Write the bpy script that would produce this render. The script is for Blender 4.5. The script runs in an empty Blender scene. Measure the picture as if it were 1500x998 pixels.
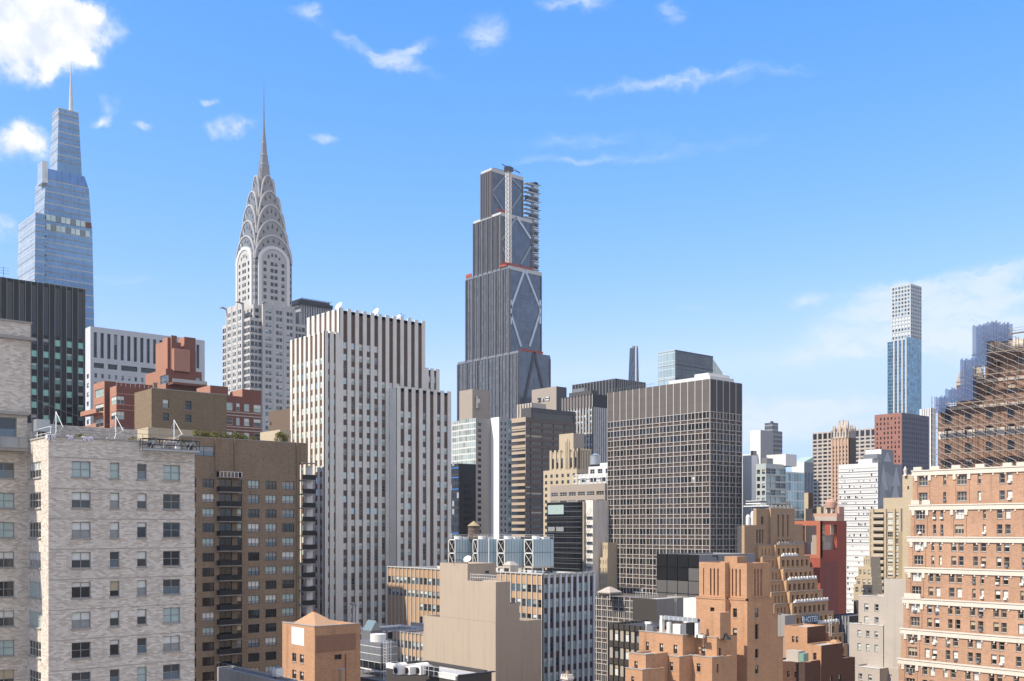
import bpy, math, random
from mathutils import Vector, Matrix
R = math.radians
rnd = random.Random(11)
SC = bpy.context.scene
COL = SC.collection
# ------------------------------------------------------------------ survey frame
# world: +X = east along the side streets, +Y = north along the avenues, Z up, metres.
# Measurements were taken on a 1500 px wide print of the view and turned into metres.
F, CX, HY, HC = 1510.0, 750.0, 775.0, 80.0
TH = R(49.2)
FW = Vector((-math.sin(TH), math.cos(TH))); RT = Vector((math.cos(TH), math.sin(TH)))
# ------------------------------------------------------------------ camera
cam = bpy.data.cameras.new('camera'); camo = bpy.data.objects.new('camera', cam); COL.objects.link(camo)
cam.sensor_width = 36.0; cam.lens = 36.0 * F / 1500.0; cam.shift_y = 276.0 / 1500.0
cam.clip_start = 0.5; cam.clip_end = 30000
camo.location = (0, 0, HC); camo.rotation_euler = (R(90), 0, TH)
SC.camera = camo
# ------------------------------------------------------------------ sun, sky, exposure
SUN_EL, SUN_DIR = 46.0, Vector((-0.22, -0.975))
SD = SUN_DIR.normalized()
to_sun = Vector((SD.x * math.cos(R(SUN_EL)), SD.y * math.cos(R(SUN_EL)), math.sin(R(SUN_EL))))
sun = bpy.data.lights.new('sun', 'SUN'); suno = bpy.data.objects.new('sun', sun); COL.objects.link(suno)
sun.energy = 3.35; sun.angle = R(0.5); sun.color = (1.0, 0.89, 0.74)
suno.rotation_euler = to_sun.to_track_quat('Z', 'Y').to_euler()
SC.view_settings.view_transform = 'Standard'; SC.view_settings.look = 'None'
SC.view_settings.exposure = 0.95; SC.view_settings.gamma = 1.0
SC.view_settings.use_curve_mapping = False
SKY_STRENGTH = 0.15

class NT:
    """small helper to write node trees"""
    def __init__(s, tree): s.t = tree
    def n(s, typ, ins=None, **kw):
        nd = s.t.nodes.new(typ)
        for k, v in kw.items(): setattr(nd, k, v)
        for k, v in (ins or {}).items():
            sock = nd.inputs[k]
            if isinstance(v, bpy.types.NodeSocket): s.t.links.new(v, sock)
            else: sock.default_value = v
        return nd
    def m(s, op, a, b=None, c=None):
        ins = {0: a}
        if b is not None: ins[1] = b
        if c is not None: ins[2] = c
        return s.n('ShaderNodeMath', ins, operation=op).outputs[0]
    def mix(s, f, a, b, mode='MIX'):
        nd = s.n('ShaderNodeMix', data_type='RGBA', blend_type=mode)
        for sock, v in ((nd.inputs[0], f), (nd.inputs[6], a), (nd.inputs[7], b)):
            if isinstance(v, bpy.types.NodeSocket): s.t.links.new(v, sock)
            else: sock.default_value = v if isinstance(v, float) else (*v[:3], 1)
        return nd.outputs[2]
    def ss(s, v, lo, hi):
        nd = s.n('ShaderNodeMapRange', {0: v, 1: lo, 2: hi, 3: 0.0, 4: 1.0}, interpolation_type='SMOOTHSTEP')
        return nd.outputs[0]
    def noise(s, vec, scale, detail=3.0, rough=0.5, out=0, dist=0.0):
        return s.n('ShaderNodeTexNoise', {'Vector': vec, 'Scale': scale, 'Detail': detail, 'Roughness': rough, 'Distortion': dist}).outputs[out]

w = bpy.data.worlds.new('World'); SC.world = w; w.use_nodes = True
wt = w.node_tree; wt.nodes.clear(); N = NT(wt)
sky = N.n('ShaderNodeTexSky', sky_type='NISHITA', sun_disc=False, sun_elevation=R(SUN_EL),
          sun_rotation=math.atan2(SD.x, SD.y), altitude=100.0, air_density=1.0, dust_density=0.35, ozone_density=1.6)
def build_sky():
    tc = N.n('ShaderNodeTexCoord').outputs['Generated']
    sx = N.n('ShaderNodeSeparateXYZ', {0: tc})
    X, Y, Z = sx.outputs
    az = N.m('SUBTRACT', N.m('ARCTAN2', N.m('MULTIPLY', X, -1.0), Y), TH)      # angle to the left of the view street
    az = N.m('MULTIPLY', az, -1.0)
    el = N.m('ARCSINE', N.m('MAXIMUM', N.m('MINIMUM', Z, 1.0), -1.0))
    pos = N.n('ShaderNodeCombineXYZ', {0: az, 1: el, 2: 0.0}).outputs[0]
    warp = N.noise(pos, 22.0, 6.0, 0.62, out=1)
    wv = N.n('ShaderNodeVectorMath', {0: warp, 1: (0.5, 0.5, 0.5)}, operation='SUBTRACT').outputs[0]
    wv = N.n('ShaderNodeVectorMath', {0: wv, 3: 0.038}, operation='SCALE').outputs[0]
    p2 = N.n('ShaderNodeVectorMath', {0: pos, 1: wv}, operation='ADD').outputs[0]
    s2 = N.n('ShaderNodeSeparateXYZ', {0: p2}); A, E = s2.outputs[0], s2.outputs[1]
    def blob(px, py, wx, wy, amp, tilt=0.0):
        a0 = math.atan((px - CX) / F); e0 = math.atan((HY - py) / F * math.cos(a0))
        da = N.m('SUBTRACT', A, a0); de = N.m('SUBTRACT', E, e0)
        ct, st = math.cos(tilt), math.sin(tilt)
        u = N.m('ADD', N.m('MULTIPLY', da, ct), N.m('MULTIPLY', de, st))
        v = N.m('SUBTRACT', N.m('MULTIPLY', de, ct), N.m('MULTIPLY', da, st))
        q = N.m('ADD', N.m('POWER', N.m('DIVIDE', u, wx / F), 2.0), N.m('POWER', N.m('DIVIDE', v, wy / F), 2.0))
        return N.m('MULTIPLY', N.m('EXPONENT', N.m('MULTIPLY', q, -1.0)), amp)
    def total(lst):
        t = None
        for b in lst:
            o = blob(*b); t = o if t is None else N.m('ADD', t, o)
        return t
    cumulus = total([(40, 30, 85, 42, 1.25), (110, 28, 40, 26, .9), (-30, 60, 90, 40, 1.2), (25, 212, 44, 26, 1.0, .1), (75, 104, 22, 8, .6, .6),
                     (342, 185, 38, 16, .75, .2), (310, 146, 20, 8, .6), (475, 196, 18, 10, .62), (5, 330, 26, 20, .7), (210, 188, 20, 8, .5),
                     (160, 150, 16, 20, .5, -.5), (150, 178, 20, 7, .5, .4), (132, 88, 12, 10, .5)])
    n1 = N.noise(pos, 34.0, 9.0, 0.64)
    cum = N.ss(N.m('MULTIPLY', cumulus, N.m('ADD', N.m('MULTIPLY', n1, 1.7), -0.15)), 0.16, 0.72)
    st_v = N.n('ShaderNodeVectorMath', {0: p2, 1: (1.0, 3.2, 1.0)}, operation='MULTIPLY').outputs[0]
    n2 = N.noise(st_v, 22.0, 9.0, 0.66, dist=0.5)
    wisps = total([(560, 85, 95, 12, .55, -.3), (610, 75, 45, 10, .5, .2), (712, 48, 34, 34, .5, -.7), (840, 8, 60, 14, .6), (985, 18, 26, 14, .5), (450, 20, 30, 12, .5),
                   (980, 122, 130, 10, .62, .06), (1150, 110, 60, 9, .35, .1), (860, 205, 120, 16, .34), (850, 235, 130, 8, .38), (1060, 212, 110, 12, .3, .05),
                   (1240, 470, 70, 20, .45, .2), (1400, 440, 130, 26, .8, -.02), (1450, 400, 90, 16, .5), (1250, 510, 130, 20, .75, .12), (1430, 500, 90, 30, .8), (1180, 600, 130, 26, .75, .05),
                   (1010, 445, 60, 10, .3), (1180, 440, 30, 12, .45), (1130, 630, 160, 30, .5), (180, 405, 60, 8, .35), (1310, 420, 60, 16, .55)])
    wis = N.ss(N.m('MULTIPLY', wisps, N.m('ADD', N.m('MULTIPLY', n2, 2.1), -0.3)), 0.10, 0.70)
    shade = N.ss(N.noise(pos, 34.0, 4.0, 0.55), 0.35, 0.7)
    ccol = N.mix(shade, (2.9, 3.1, 3.45), (4.3, 4.2, 4.1))
    base = sky.outputs[0]
    hs = N.n('ShaderNodeSeparateColor', {0: N.n('ShaderNodeHueSaturation', {'Hue': 0.513, 'Saturation': SKY_SAT, 'Value': 1.0, 'Color': base}).outputs[0]})
    gg = N.m('MULTIPLY', N.m('POWER', hs.outputs[1], 0.78), 1.02)
    rr = N.m('MINIMUM', N.m('MULTIPLY', N.m('POWER', hs.outputs[0], 1.46), 0.56), N.m('MULTIPLY', gg, 0.97))
    rr = N.m('MINIMUM', rr, 2.25); gg = N.m('MINIMUM', gg, 3.05)
    bb = N.m('MINIMUM', N.m('MULTIPLY', N.m('POWER', hs.outputs[2], 0.22), 2.95), N.m('MULTIPLY', hs.outputs[2], 1.16))
    tint = N.n('ShaderNodeCombineColor', {0: rr, 1: gg, 2: N.m('MAXIMUM', bb, gg)}).outputs[0]
    # a bright bank of cloud added out of view, fills the shaded east walls
    fill_bank = N.m('MULTIPLY', N.m('MULTIPLY', N.ss(az, 0.85, 1.35), N.m('SUBTRACT', 1.0, N.ss(az, 3.2, 3.75))), N.m('MULTIPLY', N.ss(el, -0.02, 0.06), N.m('SUBTRACT', 1.0, N.ss(el, 0.95, 1.35))))
    fill_bank = N.m('MULTIPLY', fill_bank, N.ss(N.noise(pos, 4.5, 6.0, 0.6), 0.34, 0.62))
    tint = N.mix(N.m('MULTIPLY', fill_bank, 0.9), tint, (4.9, 4.25, 3.5))
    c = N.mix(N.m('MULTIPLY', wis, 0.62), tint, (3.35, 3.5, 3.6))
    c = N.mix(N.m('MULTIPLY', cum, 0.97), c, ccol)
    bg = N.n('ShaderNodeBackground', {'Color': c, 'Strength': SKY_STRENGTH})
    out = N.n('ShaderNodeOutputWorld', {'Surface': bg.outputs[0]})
SKY_SAT = 1.15
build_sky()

# ------------------------------------------------------------------ placing
def pt(px, d): return FW * d + RT * ((px - CX) / F * d)
def zz(py, d): return HC + (HY - py) / F * d
def dep(P): return P.x * FW.x + P.y * FW.y
def reach(P, vx, vy, px):
    """metres to walk from P along (vx, vy) until the bearing px is met"""
    r = (px - CX) / F
    lat, f = P.x * RT.x + P.y * RT.y, dep(P)
    vl, vf = vx * RT.x + vy * RT.y, vx * FW.x + vy * FW.y
    return (r * f - lat) / (vl - r * vf)

# ------------------------------------------------------------------ materials
MATS = {}
def newmat(name):
    m = bpy.data.materials.new(name); m.use_nodes = True; t = m.node_tree; t.nodes.clear(); n = NT(t)
    out = n.n('ShaderNodeOutputMaterial'); b = n.n('ShaderNodeBsdfPrincipled'); t.links.new(b.outputs[0], out.inputs[0])
    MATS[name] = m
    return m, n, b
def face_uv(n):
    """metres along the wall and up it, from the object's own coordinates"""
    tc = n.n('ShaderNodeTexCoord').outputs['Object']; g = n.n('ShaderNodeTexCoord').outputs['Normal']
    p = n.n('ShaderNodeSeparateXYZ', {0: tc}); q = n.n('ShaderNodeSeparateXYZ', {0: g})
    ax = n.m('ABSOLUTE', q.outputs[0]); ay = n.m('ABSOLUTE', q.outputs[1]); az = n.m('ABSOLUTE', q.outputs[2])
    big = n.m('GREATER_THAN', ax, n.m('MAXIMUM', ay, az)); flat = n.m('GREATER_THAN', az, n.m('MAXIMUM', ax, ay))
    u = n.m('ADD', n.m('MULTIPLY', p.outputs[0], n.m('SUBTRACT', 1.0, big)), n.m('MULTIPLY', p.outputs[1], big))
    v = n.m('ADD', n.m('MULTIPLY', p.outputs[2], n.m('SUBTRACT', 1.0, flat)), n.m('MULTIPLY', p.outputs[1], flat))
    return u, v, tc
def setc(n, b, c):
    if isinstance(c, bpy.types.NodeSocket): n.t.links.new(c, b.inputs['Base Color'])
    else: b.inputs['Base Color'].default_value = (*c[:3], 1)
def tone(name, *cs):
    k = 1.0 if (max(cs[0]) > .63 or max(cs[0]) < .12 or name in ('br_tan', 'br_tan2', 'br_hotel', 'br_hotel2', 'st_grey2', 'br_news', 'galv', 'ct_blue')) else .8
    return [tuple(x * k for x in c) for c in cs]
def plain(name, c, rough=.85, metal=0.0, var=.12, scale=.25, spec=.35, streak=0.0):
    m, n, b = newmat(name); c, = tone(name, c)
    u, v, tc = face_uv(n)
    no = n.noise(tc, scale, 5.0, 0.6)
    k = n.m('ADD', n.m('MULTIPLY', no, 2 * var), 1 - var)
    fine = n.noise(tc, scale * 14, 2.0, 0.6); k = n.m('MULTIPLY', k, n.m('ADD', n.m('MULTIPLY', fine, var), 1 - var * .5))
    if streak:
        sv = n.n('ShaderNodeCombineXYZ', {0: n.m('MULTIPLY', u, 1.4), 1: n.m('MULTIPLY', v, .06), 2: 0.0}).outputs[0]
        k = n.m('MULTIPLY', k, n.m('SUBTRACT', 1.0, n.m('MULTIPLY', n.ss(n.noise(sv, 1.0, 4.0, .6), .45, .8), streak)))
    hs = n.n('ShaderNodeVectorMath', {0: (*c,), 3: k}, operation='SCALE').outputs[0]
    setc(n, b, hs); b.inputs['Roughness'].default_value = rough; b.inputs['Metallic'].default_value = metal
    b.inputs['Specular IOR Level'].default_value = spec
    return m
def brick(name, c1, c2, mortar, bw=.42, bh=.15, msize=.02, blotch=.22, stain=.15, rough=.9, freq=2, bump=0.0):
    m, n, b = newmat(name); c1, c2, mortar = tone(name, c1, c2, mortar)
    u, v, tc = face_uv(n)
    vec = n.n('ShaderNodeCombineXYZ', {0: u, 1: v, 2: 0.0}).outputs[0]
    br = n.n('ShaderNodeTexBrick', {'Vector': vec, 'Color1': (*c1, 1), 'Color2': (*c2, 1), 'Mortar': (*mortar, 1), 'Scale': 1.0,
             'Mortar Size': msize, 'Mortar Smooth': .3, 'Bias': 0.0, 'Brick Width': bw, 'Row Height': bh}, offset_frequency=freq)
    no = n.noise(tc, .16, 5.0, .62)
    k = n.m('ADD', n.m('MULTIPLY', no, 2 * blotch), 1 - blotch)
    sv = n.n('ShaderNodeCombineXYZ', {0: n.m('MULTIPLY', u, 1.1), 1: n.m('MULTIPLY', v, .07), 2: 0.0}).outputs[0]
    k = n.m('MULTIPLY', k, n.m('SUBTRACT', 1.0, n.m('MULTIPLY', n.ss(n.noise(sv, 1.0, 4.0, .6), .5, .8), stain)))
    c = n.n('ShaderNodeVectorMath', {0: br.outputs[0], 3: k}, operation='SCALE').outputs[0]
    setc(n, b, c); b.inputs['Roughness'].default_value = rough; b.inputs['Specular IOR Level'].default_value = .25
    return m
def glass(name, c, rough=.06, spec=.7, metal=0.0, var=0.0):
    m, n, b = newmat(name)
    if var:
        tc = n.n('ShaderNodeTexCoord').outputs['Object']
        k = n.m('ADD', n.m('MULTIPLY', n.noise(tc, .35, 2.0), 2 * var), 1 - var)
        setc(n, b, n.n('ShaderNodeVectorMath', {0: (*c,), 3: k}, operation='SCALE').outputs[0])
    else: setc(n, b, c)
    b.inputs['Roughness'].default_value = rough; b.inputs['Specular IOR Level'].default_value = spec; b.inputs['Metallic'].default_value = metal
    return m
def blind(name, c):
    m, n, b = newmat(name); u, v, tc = face_uv(n)
    k = n.m('ADD', n.m('MULTIPLY', n.noise(tc, .9, 2.0), .5), .75)
    setc(n, b, n.n('ShaderNodeVectorMath', {0: (*c,), 3: k}, operation='SCALE').outputs[0])
    b.inputs['Roughness'].default_value = .5; b.inputs['Coat Weight'].default_value = .6; b.inputs['Coat Roughness'].default_value = .05
    return m
def curtain(name, gl, line, px, pz, tx, tz, var=.35, metal=.55, rough=.1, spandrel=0.0, sp_c=(.1, .1, .1), spec=.6, blinds=0.0, zoff=0.0):
    """glass curtain wall: mullions every px metres, floor lines every pz; every pane a little different"""
    m, n, b = newmat(name); u, v, tc = face_uv(n)
    v = n.m('ADD', v, zoff)
    fu = n.m('FRACT', n.m('DIVIDE', u, px)); fv = n.m('FRACT', n.m('DIVIDE', v, pz))
    iu = n.m('FLOOR', n.m('DIVIDE', u, px)); iv = n.m('FLOOR', n.m('DIVIDE', v, pz))
    cell = n.n('ShaderNodeCombineXYZ', {0: iu, 1: iv, 2: 0.0}).outputs[0]
    rn = n.n('ShaderNodeTexWhiteNoise', {'Vector': cell}, noise_dimensions='2D').outputs[0]
    big = n.noise(tc, .02, 3.0)
    k = n.m('MULTIPLY', n.m('ADD', n.m('MULTIPLY', rn, 2 * var), 1 - var), n.m('ADD', n.m('MULTIPLY', big, .8), .6))
    gc = n.n('ShaderNodeVectorMath', {0: (*gl,), 3: k}, operation='SCALE').outputs[0]
    if blinds:
        gc = n.mix(n.m('MULTIPLY', n.m('GREATER_THAN', rn, 1 - blinds), .8), gc, (.5, .5, .47))
    fac_sp = n.m('LESS_THAN', fv, spandrel) if spandrel else None
    if spandrel: gc = n.mix(fac_sp, gc, sp_c)
    lm = n.m('MAXIMUM', n.m('LESS_THAN', fu, tx / px), n.m('LESS_THAN', fv, tz / pz) if tz else 0.0)
    c = n.mix(lm, gc, line)
    setc(n, b, c)
    nl = n.m('SUBTRACT', 1.0, lm)
    if spandrel: nl = n.m('MULTIPLY', nl, n.m('SUBTRACT', 1.0, n.m('MULTIPLY', fac_sp, .7)))
    n.t.links.new(n.m('MULTIPLY', nl, metal), b.inputs['Metallic'])
    n.t.links.new(n.m('SUBTRACT', .55, n.m('MULTIPLY', nl, .55 - rough)), b.inputs['Roughness'])
    b.inputs['Specular IOR Level'].default_value = spec
    return m

# glazing
glass('g_dark', (.012, .014, .016)); glass('g_mid', (.045, .052, .056)); glass('g_blue', (.10, .15, .19), spec=.9)
glass('g_teal', (.11, .21, .19), spec=.8); glass('g_brown', (.05, .04, .032)); glass('g_sky', (.32, .45, .52), metal=.5)
blind('bl_white', (.62, .64, .61)); blind('bl_warm', (.42, .35, .24)); blind('bl_grey', (.26, .27, .27)); blind('bl_teal', (.36, .47, .45)); blind('bl_green', (.22, .50, .43))
plain('f_white', (.55, .55, .52), .5); plain('f_alu', (.33, .34, .34), .4, .3); plain('f_dark', (.025, .025, .027), .5)
plain('f_brown', (.07, .055, .045), .6); plain('f_cream', (.6, .55, .45), .6)
plain('roof_gravel', (.20, .19, .18), .95, var=.2, scale=.5); plain('roof_white', (.55, .53, .5), .9, var=.18); plain('roof_tar', (.05, .05, .052), .9)
plain('steel_grey', (.30, .31, .32), .45, .5); plain('steel_white', (.68, .68, .66), .5); plain('steel_dark', (.045, .045, .048), .5, .3)
plain('steel_black', (.012, .012, .013), .5)
plain('galv', (.42, .45, .46), .4, .5, var=.2); plain('rust', (.22, .07, .035), .8)
plain('wood_old', (.20, .15, .12), .9, var=.3, streak=.3); plain('wood_pale', (.42, .34, .2), .9)
plain('stone_sill', (.42, .40, .37), .9)

# ------------------------------------------------------------------ mesh building
class MB:
    def __init__(s, name, parent=None): s.v = []; s.f = []; s.m = []; s.mats = []; s.name = name; s.parent = parent; s.props = {}; s.smooth = False
    def mi(s, mat):
        if mat not in s.mats: s.mats.append(mat)
        return s.mats.index(mat)
    def poly(s, pts, mat):
        i = len(s.v); s.v.extend(pts); s.f.append(tuple(range(i, i + len(pts)))); s.m.append(s.mi(mat))
    def box(s, x0, x1, y0, y1, z0, z1, mat):
        if x0 > x1: x0, x1 = x1, x0
        if y0 > y1: y0, y1 = y1, y0
        if z0 > z1: z0, z1 = z1, z0
        a, b_, c, d = (x0, y0, z0), (x1, y0, z0), (x1, y1, z0), (x0, y1, z0)
        e, f, g, h = (x0, y0, z1), (x1, y0, z1), (x1, y1, z1), (x0, y1, z1)
        i = len(s.v); s.v.extend((a, b_, c, d, e, f, g, h)); k = s.mi(mat)
        for q in ((0, 3, 2, 1), (4, 5, 6, 7), (0, 1, 5, 4), (1, 2, 6, 5), (2, 3, 7, 6), (3, 0, 4, 7)):
            s.f.append(tuple(i + t for t in q)); s.m.append(k)
    def frust(s, r0, r1, z0, z1, mat):
        """r = (x0, x1, y0, y1) at the bottom and the top"""
        i = len(s.v); k = s.mi(mat)
        for (x0, x1, y0, y1), z in ((r0, z0), (r1, z1)): s.v.extend(((x0, y0, z), (x1, y0, z), (x1, y1, z), (x0, y1, z)))
        for q in ((0, 3, 2, 1), (4, 5, 6, 7), (0, 1, 5, 4), (1, 2, 6, 5), (2, 3, 7, 6), (3, 0, 4, 7)):
            s.f.append(tuple(i + t for t in q)); s.m.append(k)
    def cyl(s, x, y, z0, z1, r0, r1, n, mat, cap=True):
        i = len(s.v); k = s.mi(mat)
        for z, r in ((z0, r0), (z1, r1)):
            for j in range(n): a = 2 * math.pi * j / n; s.v.append((x + r * math.cos(a), y + r * math.sin(a), z))
        for j in range(n): s.f.append((i + j, i + (j + 1) % n, i + n + (j + 1) % n, i + n + j)); s.m.append(k)
        if cap: s.f.append(tuple(i + n + j for j in range(n))); s.m.append(k); s.f.append(tuple(i + n - 1 - j for j in range(n))); s.m.append(k)
    def tube(s, p, q, r, mat, n=4):
        p, q = Vector(p), Vector(q); d = (q - p)
        if d.length < 1e-6: return
        d.normalize(); a = d.orthogonal().normalized(); b_ = d.cross(a); i = len(s.v); k = s.mi(mat)
        for o in (p, q):
            for j in range(n):
                t = 2 * math.pi * (j + .5) / n; s.v.append(tuple(o + a * (r * math.cos(t)) + b_ * (r * math.sin(t))))
        for j in range(n): s.f.append((i + j, i + (j + 1) % n, i + n + (j + 1) % n, i + n + j)); s.m.append(k)
        s.f.append(tuple(i + n + j for j in range(n))); s.m.append(k); s.f.append(tuple(i + n - 1 - j for j in range(n))); s.m.append(k)
    def prism(s, prof, axis, t0, t1, mat):
        """closed outline [(h, z)...] pushed along axis 'x' or 'y' from t0 to t1"""
        P = (lambda h, z, t: (t, h, z)) if axis == 'x' else (lambda h, z, t: (h, t, z))
        i = len(s.v); n = len(prof); k = s.mi(mat)
        for t in (t0, t1):
            for h, z in prof: s.v.append(P(h, z, t))
        for j in range(n): s.f.append((i + j, i + (j + 1) % n, i + n + (j + 1) % n, i + n + j)); s.m.append(k)
        s.f.append(tuple(i + j for j in range(n))); s.m.append(k); s.f.append(tuple(i + n + n - 1 - j for j in range(n))); s.m.append(k)
    def make(s, parent=None):
        me = bpy.data.meshes.new(s.name); me.from_pydata(s.v, [], s.f)
        for mt in s.mats: me.materials.append(MATS[mt])
        me.polygons.foreach_set('material_index', s.m)
        if s.smooth: me.polygons.foreach_set('use_smooth', [True] * len(me.polygons))
        me.update()
        import bmesh
        bm = bmesh.new(); bm.from_mesh(me); bmesh.ops.recalc_face_normals(bm, faces=bm.faces); 
        if not s.props.get('keepn'): bm.to_mesh(me)
        bm.free()
        o = bpy.data.objects.new(s.name, me); COL.objects.link(o)
        if parent: o.parent = parent
        for k, v in s.props.items():
            if k != 'keepn': o[k] = v
        return o

class Fr:
    """a wall plane: s runs left to right seen from outside, z up, d outward"""
    AX = {'S': ((1, 0), (0, -1)), 'E': ((0, 1), (1, 0)), 'N': ((-1, 0), (0, 1)), 'W': ((0, -1), (-1, 0))}
    def __init__(s, side, ox, oy): s.side = side; s.o = (ox, oy); s.a, s.n = Fr.AX[side]
    def P(s, t, z, d=0.0): return (s.o[0] + s.a[0] * t + s.n[0] * d, s.o[1] + s.a[1] * t + s.n[1] * d, z)
    def off(s, d): return Fr(s.side, s.o[0] + s.n[0] * d, s.o[1] + s.n[1] * d)
    def box(s, mb, t0, t1, z0, z1, d0, d1, mat):
        a, b_ = s.P(t0, z0, d0), s.P(t1, z1, d1); mb.box(a[0], b_[0], a[1], b_[1], z0, z1, mat)
    def quad(s, mb, t0, t1, z0, z1, mat, d=0.0):
        if t1 - t0 < 1e-4 or z1 - z0 < 1e-4: return
        mb.poly((s.P(t0, z0, d), s.P(t1, z0, d), s.P(t1, z1, d), s.P(t0, z1, d)), mat)

BLDS = []
class Bld:
    def __init__(b, name, label, cat, px=None, d=None, P=None, group=None, base=0.0):
        b.C = P if P is not None else pt(px, d); b.d = dep(b.C); b.name = name
        b.root = bpy.data.objects.new(name, None); COL.objects.link(b.root); b.root.empty_display_size = 2
        b.root.location = (b.C.x, b.C.y, base); b.base = base
        b.root['label'] = label; b.root['category'] = cat
        if group: b.root['group'] = group
        b.parts = {}; b.list = []; b.wins = []; b.cap = 100
        BLDS.append(b)
    def part(b, name):
        if name not in b.parts: b.parts[name] = MB(name); b.list.append(b.parts[name])
        return b.parts[name]
    def new(b, name, parent=None, **props):
        m = MB(name, parent); m.props = props; b.list.append(m); return m
    def w(b, px, x=0.0, y=0.0): return reach(b.C + Vector((x, y)), -1, 0, px)
    def n(b, px, x=0.0, y=0.0): return reach(b.C + Vector((x, y)), 0, 1, px)
    def z(b, py, x=0.0, y=0.0): return zz(py, dep(b.C + Vector((x, y)))) - b.base
    def p(b, px): return px * b.d / F

def even(L, n, wf, m=0.0):
    p = (L - 2 * m) / n
    return [(m + p * (i + .5 - wf / 2), m + p * (i + .5 + wf / 2)) for i in range(n)]
def down(ztop, pitch, h, zmin):
    r = []; z = ztop
    while z - h > zmin: r.append((z - h, z)); z -= pitch
    return r[::-1]

def facade(b, fr, t0, t1, z0, z1, cols, rows, mat, part='wall', depth=.25, st=None, skip=None, sill=None, shift=0.0):
    mb = b.part(part); zc = z0
    for ri, (r0, r1) in enumerate(rows):
        if r0 < z0 or r1 > z1: continue
        fr.quad(mb, t0, t1, zc, r0, mat); sc = t0
        for ci, (c0, c1) in enumerate(cols):
            if c0 < t0 or c1 > t1 or (skip and skip(ci, len(rows) - 1 - ri)): continue
            fr.quad(mb, sc, c0, r0, r1, mat); sc = c1
            P = fr.P
            mb.poly((P(c0, r0), P(c0, r0, -depth), P(c0, r1, -depth), P(c0, r1)), mat)
            mb.poly((P(c1, r0), P(c1, r1), P(c1, r1, -depth), P(c1, r0, -depth)), mat)
            mb.poly((P(c0, r1), P(c0, r1, -depth), P(c1, r1, -depth), P(c1, r1)), mat)
            mb.poly((P(c0, r0), P(c1, r0), P(c1, r0, -depth), P(c0, r0, -depth)), mat)
            s = st(ci, len(rows) - 1 - ri) if callable(st) else st
            b.wins.append((fr, c0, r0, c1 - c0, r1 - r0, -depth, s))
            if sill: fr.box(mb, c0 - .08, c1 + .08, r0 - .12, r0 - .004, -.03, sill, 'stone_sill')
        fr.quad(mb, sc, t1, r0, r1, mat); zc = r1
    fr.quad(mb, t0, t1, zc, z1, mat)

def GRID(nc, pitch, h, st, wf=.5, top=1.4, m=0.0, depth=.25, skip=None, cols=None, zmin=None, sill=None, part='wall', band=None):
    def f(b, fr, L, z0, z1, mat):
        c = cols if cols else even(L, nc, wf, m)
        facade(b, fr, 0, L, z0, z1, c, down(z1 - top, pitch, h, max(z0 + .3, zmin or -9)), mat, part, depth, st, skip, sill)
        if band:
            for (r0, r1) in down(z1 - top, pitch, h, max(z0 + .3, zmin or -9)): fr.box(b.part(part), .0, L, r0 + band[0], r0 + band[0] + band[1], .001, band[2], band[3])
    return f
def BAY(n, pw, pd, pitch, h, st, spm, top=1.4, pmat=None, capz=0.0, crown=0.0, zmin=None, skip=None, blank=(), edge=None, wtop=.0, depth=.12, cap=None):
    """light piers standing proud of bays that alternate window and spandrel"""
    def f(b, fr, L, z0, z1, mat):
        pm = pmat or mat; p = (L - pw) / n
        piers = [(i * p, i * p + pw) for i in range(n + 1)]
        back = fr.off(-pd); cols = [(piers[i][1] + .04, piers[i + 1][0] - .04) for i in range(n)]
        sk = (lambda ci, ri: ci in blank or (skip and skip(ci, ri)))
        facade(b, back, 0.01, L - .01, z0, z1 - capz, cols, down(z1 - top, pitch, h, max(z0 + .2, zmin or -9)), spm, 'spandrel', depth, st, sk)
        mb = b.part('wall')
        for (a, c) in piers: fr.box(mb, a, c, z0, z1 + crown, -pd - .02, 0, pm)
        if capz: fr.box(mb, pw * .5, L - pw * .5, z1 - capz, z1, -pd - .03, -.05, cap or pm)
    return f
def PANEL(mat, part='wall'):
    return lambda b, fr, L, z0, z1, m_: fr.quad(b.part(part), 0, L, z0, z1, mat)

def mass(b, x0, x1, y0, y1, z0, z1, mat, S=None, E=None, W=None, N=None, roof='roof_gravel', par=.9, part='wall', rpart='roof', pt_=.3):
    for side, fn, fr, L in (('S', S, Fr('S', x0, y0), x1 - x0), ('E', E, Fr('E', x1, y0), y1 - y0), ('N', N, Fr('N', x1, y1), x1 - x0), ('W', W, Fr('W', x0, y1), y1 - y0)):
        if fn is False: continue
        (fn or PANEL(mat, part))(b, fr, L, z0, z1, mat)
    mb = b.part(part); rb = b.part(rpart); zr = z1 - par
    if par > 0:
        for side, ox, oy, L in (('S', x0, y0, x1 - x0), ('E', x1, y0, y1 - y0), ('N', x1, y1, x1 - x0), ('W', x0, y1, y1 - y0)):
            fr = Fr(side, ox, oy); P = fr.P
            mb.poly((P(0, z1), P(L, z1), P(L - pt_, z1, -pt_), P(pt_, z1, -pt_)), mat)
            mb.poly((P(L - pt_, z1, -pt_), P(pt_, z1, -pt_), P(pt_, zr, -pt_), P(L - pt_, zr, -pt_)), mat)
        rb.poly(((x0 + pt_, y0 + pt_, zr), (x1 - pt_, y0 + pt_, zr), (x1 - pt_, y1 - pt_, zr), (x0 + pt_, y1 - pt_, zr)), roof)
    else:
        rb.poly(((x0, y0, z1), (x1, y0, z1), (x1, y1, z1), (x0, y1, z1)), roof)

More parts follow.
